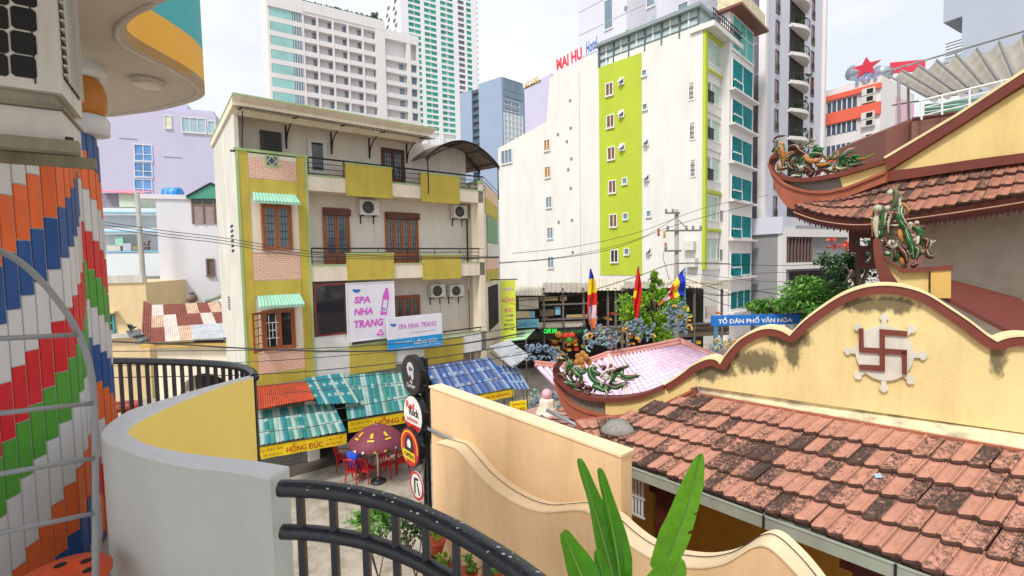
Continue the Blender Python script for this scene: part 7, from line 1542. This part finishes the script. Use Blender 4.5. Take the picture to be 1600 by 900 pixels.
mesh('front_wall', prism(F14, acx, -.3, .05), cream, t); B('dark_room', interior, t, F14, .1, L14-.1, 0, zt4-.3, -2.5, -2.2)
v, f, kk = corrugated(F14.w(-.8, 2.3, .1), F14.w(L14*.8, 2.3, .1), F14.w(L14*.8, 1.9, 1.6), F14.w(-.8, 1.9, 1.6), 26, .03); mesh('front_awning', (v, f), teal_pale, t)
rl = random.Random(9)
jar = thing('clay_jar', 'round clay jar lying on the rusty roof ridge', 'jar', P(300, 471, 24.2)); mesh('belly', lathe(P(300, 473, 24.2), [(.12, 0), (.25, .12), (.28, .25), (.2, .4), (.12, .46), (.15, .5)], 14), M('clay', '7d6a60', .8, .2, 5), jar, True); mesh('rim', lathe(P(300, 473, 24.2)+Vector((0, 0, .5)), [(.15, 0), (.17, .02), (.15, .05)], 14), MATS['clay'], jar, True)
tag(mesh('roof_pipe', tube([P(322, 470, 24), P(348, 461, 24)], .12, 8), M('pipe_green', '9aa79a', .6), smooth=True), 'pale green pipe running along the rusty roof top to the tan house', 'pipe')
for i, (x, y, s) in enumerate(((213, 522, .5), (224, 530, .42), (208, 515, .35))):
    c = P(x, y, 21.5); vs_ = [c+Vector((rl.uniform(-1, 1), rl.uniform(-.5, .5), rl.uniform(-.6, .8)))*s for _ in range(14)]; fs = [(a, b, d) for a in range(0, 12, 1) for b, d in ((a+1, a+2),)]
    tag(mesh('tarpaulin', (vs_, fs), M('tarp_grey', '6f7478', .7, .3, 4)), ('largest crumpled grey tarpaulin left of the rusty roof', 'lower crumpled grey tarpaulin by the rusty roof corner', 'smallest crumpled tarpaulin on the cream house ledge')[i], 'tarpaulin', 'tarpaulins by the rusty roof')

# ------------------------------------------------------------------ trees and plants
leaf = {'bright': [M('leaf_bright_a', '86b82a', .5, .15, 8, trans=.4), M('leaf_bright_b', '6aa022', .5, .15, 8, trans=.4), M('leaf_bright_c', 'a6cc3c', .5, .15, 8, trans=.4)], 'mid': [M('leaf_mid_a', '649c40', .5, .15, 8, trans=.35), M('leaf_mid_b', '528838', .5, .15, 8, trans=.35), M('leaf_mid_c', '86b856', .5, .15, 8, trans=.35)],
        'dark': [M('leaf_dark_a', '3a6038', .5, .15, 8, trans=.3), M('leaf_dark_b', '527a44', .5, .15, 8, trans=.3), M('leaf_dark_c', '2c4a2c', .5, .15, 8, trans=.3)]}
bark = M('bark', '5d5044', .9, .2, 8)
def tree(name, label, px, py, d, rad, n, size, pal, seed, clumps=16, group='street trees'):
    rg_ = random.Random(seed); c = P(px, py, d); b = Vector((c.x, c.y, 0)); t = thing(name, label, 'tree', b, group)
    mesh('trunk', tube([b, b.lerp(c, .5)+Vector((.15, 0, 0)), c+Vector((0, 0, -rad[2]*.3))], [.16, .12, .07], 8), bark, t, True)
    for k in range(7):
        a = rg_.uniform(0, 6.28); e = c+Vector((math.cos(a)*rad[0]*.7, math.sin(a)*rad[1]*.7, rg_.uniform(-.5, .6)*rad[2])); mesh('limb', tube([c+Vector((0, 0, -rad[2]*rg_.uniform(.3, .9))), c.lerp(e, .5)+Vector((0, 0, .1)), e], [.06, .04, .015], 6), bark, t, True)
    v, f, fm = scatter_leaves(c, rad, n, size, rg_, clumps); stuff(mesh('crown', (v, f), leaf[pal], t, False, fm)); return c
tree('street_tree', 'bright lime green tree behind the flags', 1022, 492, 24, (1.5, 1.3, 1.55), 3200, .13, 'bright', 1, 18)
tree('street_tree', 'slim top shoot of lime green leaves left of the utility pole', 1021, 436, 24.4, (.42, .4, .55), 420, .12, 'bright', 2, 6)
tree('street_tree', 'mid green tree over the blue ward board', 1215, 480, 21, (1.3, 1.1, .8), 1900, .12, 'mid', 3, 14)
tree('street_tree', 'broad mid green tree under the carved eave', 1285, 465, 19, (1.8, 1.4, 1.0), 3400, .12, 'mid', 4, 20)
c = tree('flame_tree', 'dark green tree with coral blossom below the upturned eave', 1342, 415, 17, (1.2, 1.0, 1.3), 2600, .10, 'dark', 5, 18)
rg_ = random.Random(6); v, f, fm = scatter_leaves(c+Vector((-.6, 0, .75)), (.55, .5, .3), 130, .09, rg_, 5); tag(stuff(mesh('blossom', (v, f), M('coral_blossom', 'e0604a', .6))), 'coral red blossom spray on the dark green tree', 'blossom')
# shrub in the lane and pots on the peach wall foot
def bush(label, p, rad, n, size, pal, seed, pot=None, cat='plant', clumps=9, group=None, name='potted_plant'):
    rg_ = random.Random(seed); t = thing(name, label, cat, p, group); c = p+Vector((0, 0, rad[2]*1.0+(.22 if pot else .5)))
    if pot: mesh('pot', lathe(p, [(.09, 0), (.13, .14), (.15, .2), (.16, .2), (.16, .23), (.13, .23)], 14), pot, t, True)
    for k in range(4): a = rg_.uniform(0, 6.28); mesh('stem', tube([p+Vector((0, 0, .2 if pot else 0)), c+Vector((math.cos(a)*rad[0]*.5, math.sin(a)*rad[1]*.5, 0))], [.015, .006], 5), bark, t)
    v, f, fm = scatter_leaves(c, rad, n, size, rg_, clumps); stuff(mesh('foliage', (v, f), leaf[pal], t, False, fm))
terra = M('terracotta_pot', 'b04a30', .6, .1, 6)
sh = P(605, 880, 8.3); sh.z = max(0, P(605, 900, 8.3).z-.9)
bush('airy green shrub in the lane seen through the railing', PZ(592, 905, 2.2)*1.0, (.55, .5, .55), 1300, .055, 'mid', 11, None, 'shrub', 16, None, 'lane_shrub')
bush('second airy shrub in the lane close to the peach wall', PZ(650, 905, 2.2)*1.0, (.5, .45, .6), 1200, .05, 'dark', 12, None, 'shrub', 14, None, 'lane_shrub')
for x, y, rad, pal, sd, lb in ((682, 842, .10, 'bright', 21, 'red pot with few leaves hung highest by the peach wall'), (677, 880, .12, 'dark', 22, 'small red pot with a dark seedling behind the baluster'), (697, 884, .17, 'bright', 23, 'red pot with yellow green foliage through the railing'), (731, 892, .19, 'mid', 24, 'pot with rounded green foliage, right of the yellow green one'), (768, 900, .15, 'mid', 25, 'pot with trailing leaves at the right end of the pot row')):
    p = FPw.off(.55).hit(x, y+6); bush(lb, p-Vector((0, 0, .18)), (rad, rad, rad*.9), 260, .035, pal, sd, terra, 'pot plant', 7, 'potted plants at the peach wall')
    q = FPw.off(.3); mesh('pot_hanger', tube([p-Vector((0, 0, .02)), p-FPw.n*.26+Vector((0, 0, .0))], .01, 4), black_iron, [o for o in COL.objects if o.get('label') == lb][0])
bp_ = P(905, 955, 2.6)
# banana plant
bana = [M('banana_leaf_a', '5aa822', .38, .2, 16, trans=.4), M('banana_leaf_b', '7cc433', .38, .2, 16, trans=.45)]; rib_m = M('banana_rib', '8fc054', .4, .08, 6, trans=.2)
bn = thing('banana_plant', 'banana plant with tall upright green leaves in front of the temple porch', 'plant', P(930, 1150, 2.7))
def banana(base, tip, w_, bend, mi, d0, d1, twist=0., split=0):
    A = P(*base, d0); Z_ = P(*tip, d1); side = (Z_-A).cross(D(base[0], base[1])).normalized(); nr_ = side.cross(Z_-A).normalized()
    side, nr_ = side*math.cos(twist)+nr_*math.sin(twist), nr_*math.cos(twist)-side*math.sin(twist); n = 72; vs_, fs = [], []; mid_ = []
    W3 = w_/FPX*(d0+d1)/2; Q = (-1, -.75, -.5, -.25, -.06, .06, .25, .5, .75, 1); K = len(Q)
    for i in range(n+1):
        s = i/n; m = A.lerp(Z_, s)+side*(bend/FPX*d0*math.sin(s*math.pi))+nr_*(.06*math.sin(s*math.pi)); ww = W3*min(1, .6+s*1.6)*(1-s)**.42*(1-.15*s)*1.15
        mid_.append(m)
        for q in Q:
            sh_ = abs(q)*ww*.55                      # veins run obliquely towards the tip
            vs_.append(m+(Z_-A).normalized()*sh_*(1-s)+side*(q*ww)+nr_*(abs(q)*ww*.55+(.0022 if i % 2 else 0)*(abs(q) > .1)+.012*math.sin(s*9+q*2)*abs(q)))
    for i in range(n):
        if split and i in (22, 23, 34, 47): continue_rows = (0,)
        else: continue_rows = ()
        for k in range(K-1):
            if k in continue_rows: continue
            fs.append((i*K+k, i*K+k+1, i*K+k+K+1, i*K+k+K))
    lf = mesh('leaf', (vs_, fs), bana[mi], bn, True); mesh('midrib', tube([p-nr_*.002 for p in mid_], [.009*(1-.85*i/n) for i in range(n+1)], 6), rib_m, lf, True)
banana((968, 940), (904, 716), 22, 6, 0, 2.6, 2.9, .5); banana((975, 945), (936, 731), 20, 4, 0, 2.6, 2.8, .45); banana((1030, 905), (1096, 708), 25, -10, 1, 2.55, 2.45, -.25, 1)
banana((935, 960), (880, 830), 26, 6, 0, 2.5, 2.5, .3); banana((955, 960), (932, 858), 16, 3, 0, 2.55, 2.6, .2); banana((1020, 960), (1062, 874), 30, -6, 1, 2.4, 2.3, -.3)
mesh('stem', tube([P(930, 1150, 2.7), P(960, 980, 2.6), P(985, 935, 2.6)], [.07, .05, .03], 10), rib_m, bn, True)
# ------------------------------------------------------------------ cables
wire = M('cable_black', '1b1b1e', .6)
def cable(label, pts, d0, d1, r):
    n = len(pts); w3 = [P(x, y, d0+(d1-d0)*i/(n-1)) for i, (x, y) in enumerate(pts)]
    tag(mesh('cable', tube(smooth_path(w3, 6), r, 5), wire), label, 'cable', 'overhead cables')
low = [([(163, 533), (280, 538), (400, 545), (560, 549), (700, 540), (820, 520)], 12.5, .022, 'thickest low cable across the brick tower foot'), ([(163, 549), (280, 548), (400, 547), (560, 541), (700, 529), (820, 508)], 12.8, .012, 'thin low cable crossing just under the two shop signs'), ([(163, 572), (330, 568), (480, 560), (640, 546), (820, 525)], 13, .010, 'thin slanting cable rising right below the thickest cable'),
       ([(163, 590), (400, 585), (560, 573), (700, 556), (820, 536)], 13.2, .014, 'dark cable over the tops of the awnings'), ([(400, 604), (520, 592), (660, 578), (800, 556), (840, 548)], 13.4, .012, 'cable sagging over the teal awnings'), ([(400, 618), (540, 606), (690, 592), (830, 566)], 13.0, .008, 'thin cable across the rusty orange awning'),
       ([(400, 655), (520, 640), (640, 620), (790, 590)], 13.2, .012, 'cable across the faded green awning'), ([(398, 676), (480, 668), (545, 655), (640, 640)], 13.4, .010, 'lowest cable just above the lower yellow banner')]
for pts, d, r, lb in low: cable(lb, pts, d, d+.8, r)
for i, (y0, y1) in enumerate(((345, 399), (349.5, 401), (354, 403))):
    cable(('topmost', 'middle', 'lowest')[i]+' of three parallel cables crossing the white houses at the left', [(150, y0), (260, y0+16), (345, y0+26), (480, (y0+y1)/2+20+i), (620, y1+2), (780, y1+2-i)], 13, 15, .010)
up2 = [([(780, 410), (860, 405), (960, 388), (1055, 352), (1180, 318)], 20, 27, .014, 'cable rising past the lime stripe to the pole top'), ([(780, 412), (900, 398), (1000, 372), (1056, 340)], 20, 27, .012, 'thinner cable just above it toward the pole top'), ([(800, 396), (900, 385), (1000, 362), (1100, 325), (1200, 305)], 22, 27, .012, 'high cable sloping over the lime stripe'),
       ([(806, 470), (900, 460), (1000, 430), (1056, 412), (1140, 412)], 22, 27, .02, 'heavy cable from the old shops up to the pole'), ([(806, 545), (880, 520), (960, 490), (1040, 460), (1060, 430)], 20, 27, .016, 'cable fanning down left from the pole over the lit sign'), ([(806, 552), (900, 525), (980, 500), (1056, 435)], 20, 27, .012, 'second cable fanning down left from the pole'),
       ([(830, 560), (920, 530), (1000, 508), (1056, 440)], 19, 27, .012, 'lowest cable fanning down left from the pole'), ([(1060, 432), (1110, 448), (1180, 470), (1290, 468), (1360, 466)], 27, 18, .018, 'thick cable running right from the pole past the teal windows'), ([(1060, 425), (1120, 432), (1200, 440), (1300, 437), (1400, 430)], 27, 18, .012, 'cable running right across the grey podium, upper one'),
       ([(1060, 440), (1120, 460), (1200, 452), (1300, 450), (1400, 444)], 27, 18, .012, 'cable running right across the grey podium, middle one'), ([(1060, 445), (1130, 475), (1210, 487), (1300, 492)], 27, 18, .016, 'cable above the blue ward board'), ([(1056, 412), (1140, 413), (1230, 415), (1330, 409)], 27, 18, .012, 'straight cable at the podium window foot'),
       ([(1060, 436), (1090, 455), (1130, 462), (1180, 455), (1240, 465)], 26, 22, .02, 'tangled cable bundle strand by the lime hotel foot'), ([(780, 470), (850, 482), (930, 478), (1050, 440)], 21, 27, .010, 'thin cable dipping across the old shop fronts'), ([(940, 470), (1000, 455), (1060, 442), (1130, 445)], 25, 26, .014, 'cable skimming the old sheet roofs'), ([(1105, 448), (1180, 428), (1260, 426), (1330, 425)], 24, 19, .010, 'fine cable between the teal windows and podium')]
for pts, d0, d1, r, lb in up2: cable(lb, pts, d0, d1, r)
# litter and leaves on the lane, blue scrap on the roof
p = patch(.74, .52); tag(mesh('blue_scrap', ([p+Vector((0, 0, .06)), p+Vector((.07, -.02, .075)), p+Vector((.09, .05, .09)), p+Vector((.03, .08, .075))], [(0, 1, 2, 3)]), M('scrap_blue', '9db4d8', .5)), 'small pale blue scrap caught on the lower roof tiles', 'scrap')
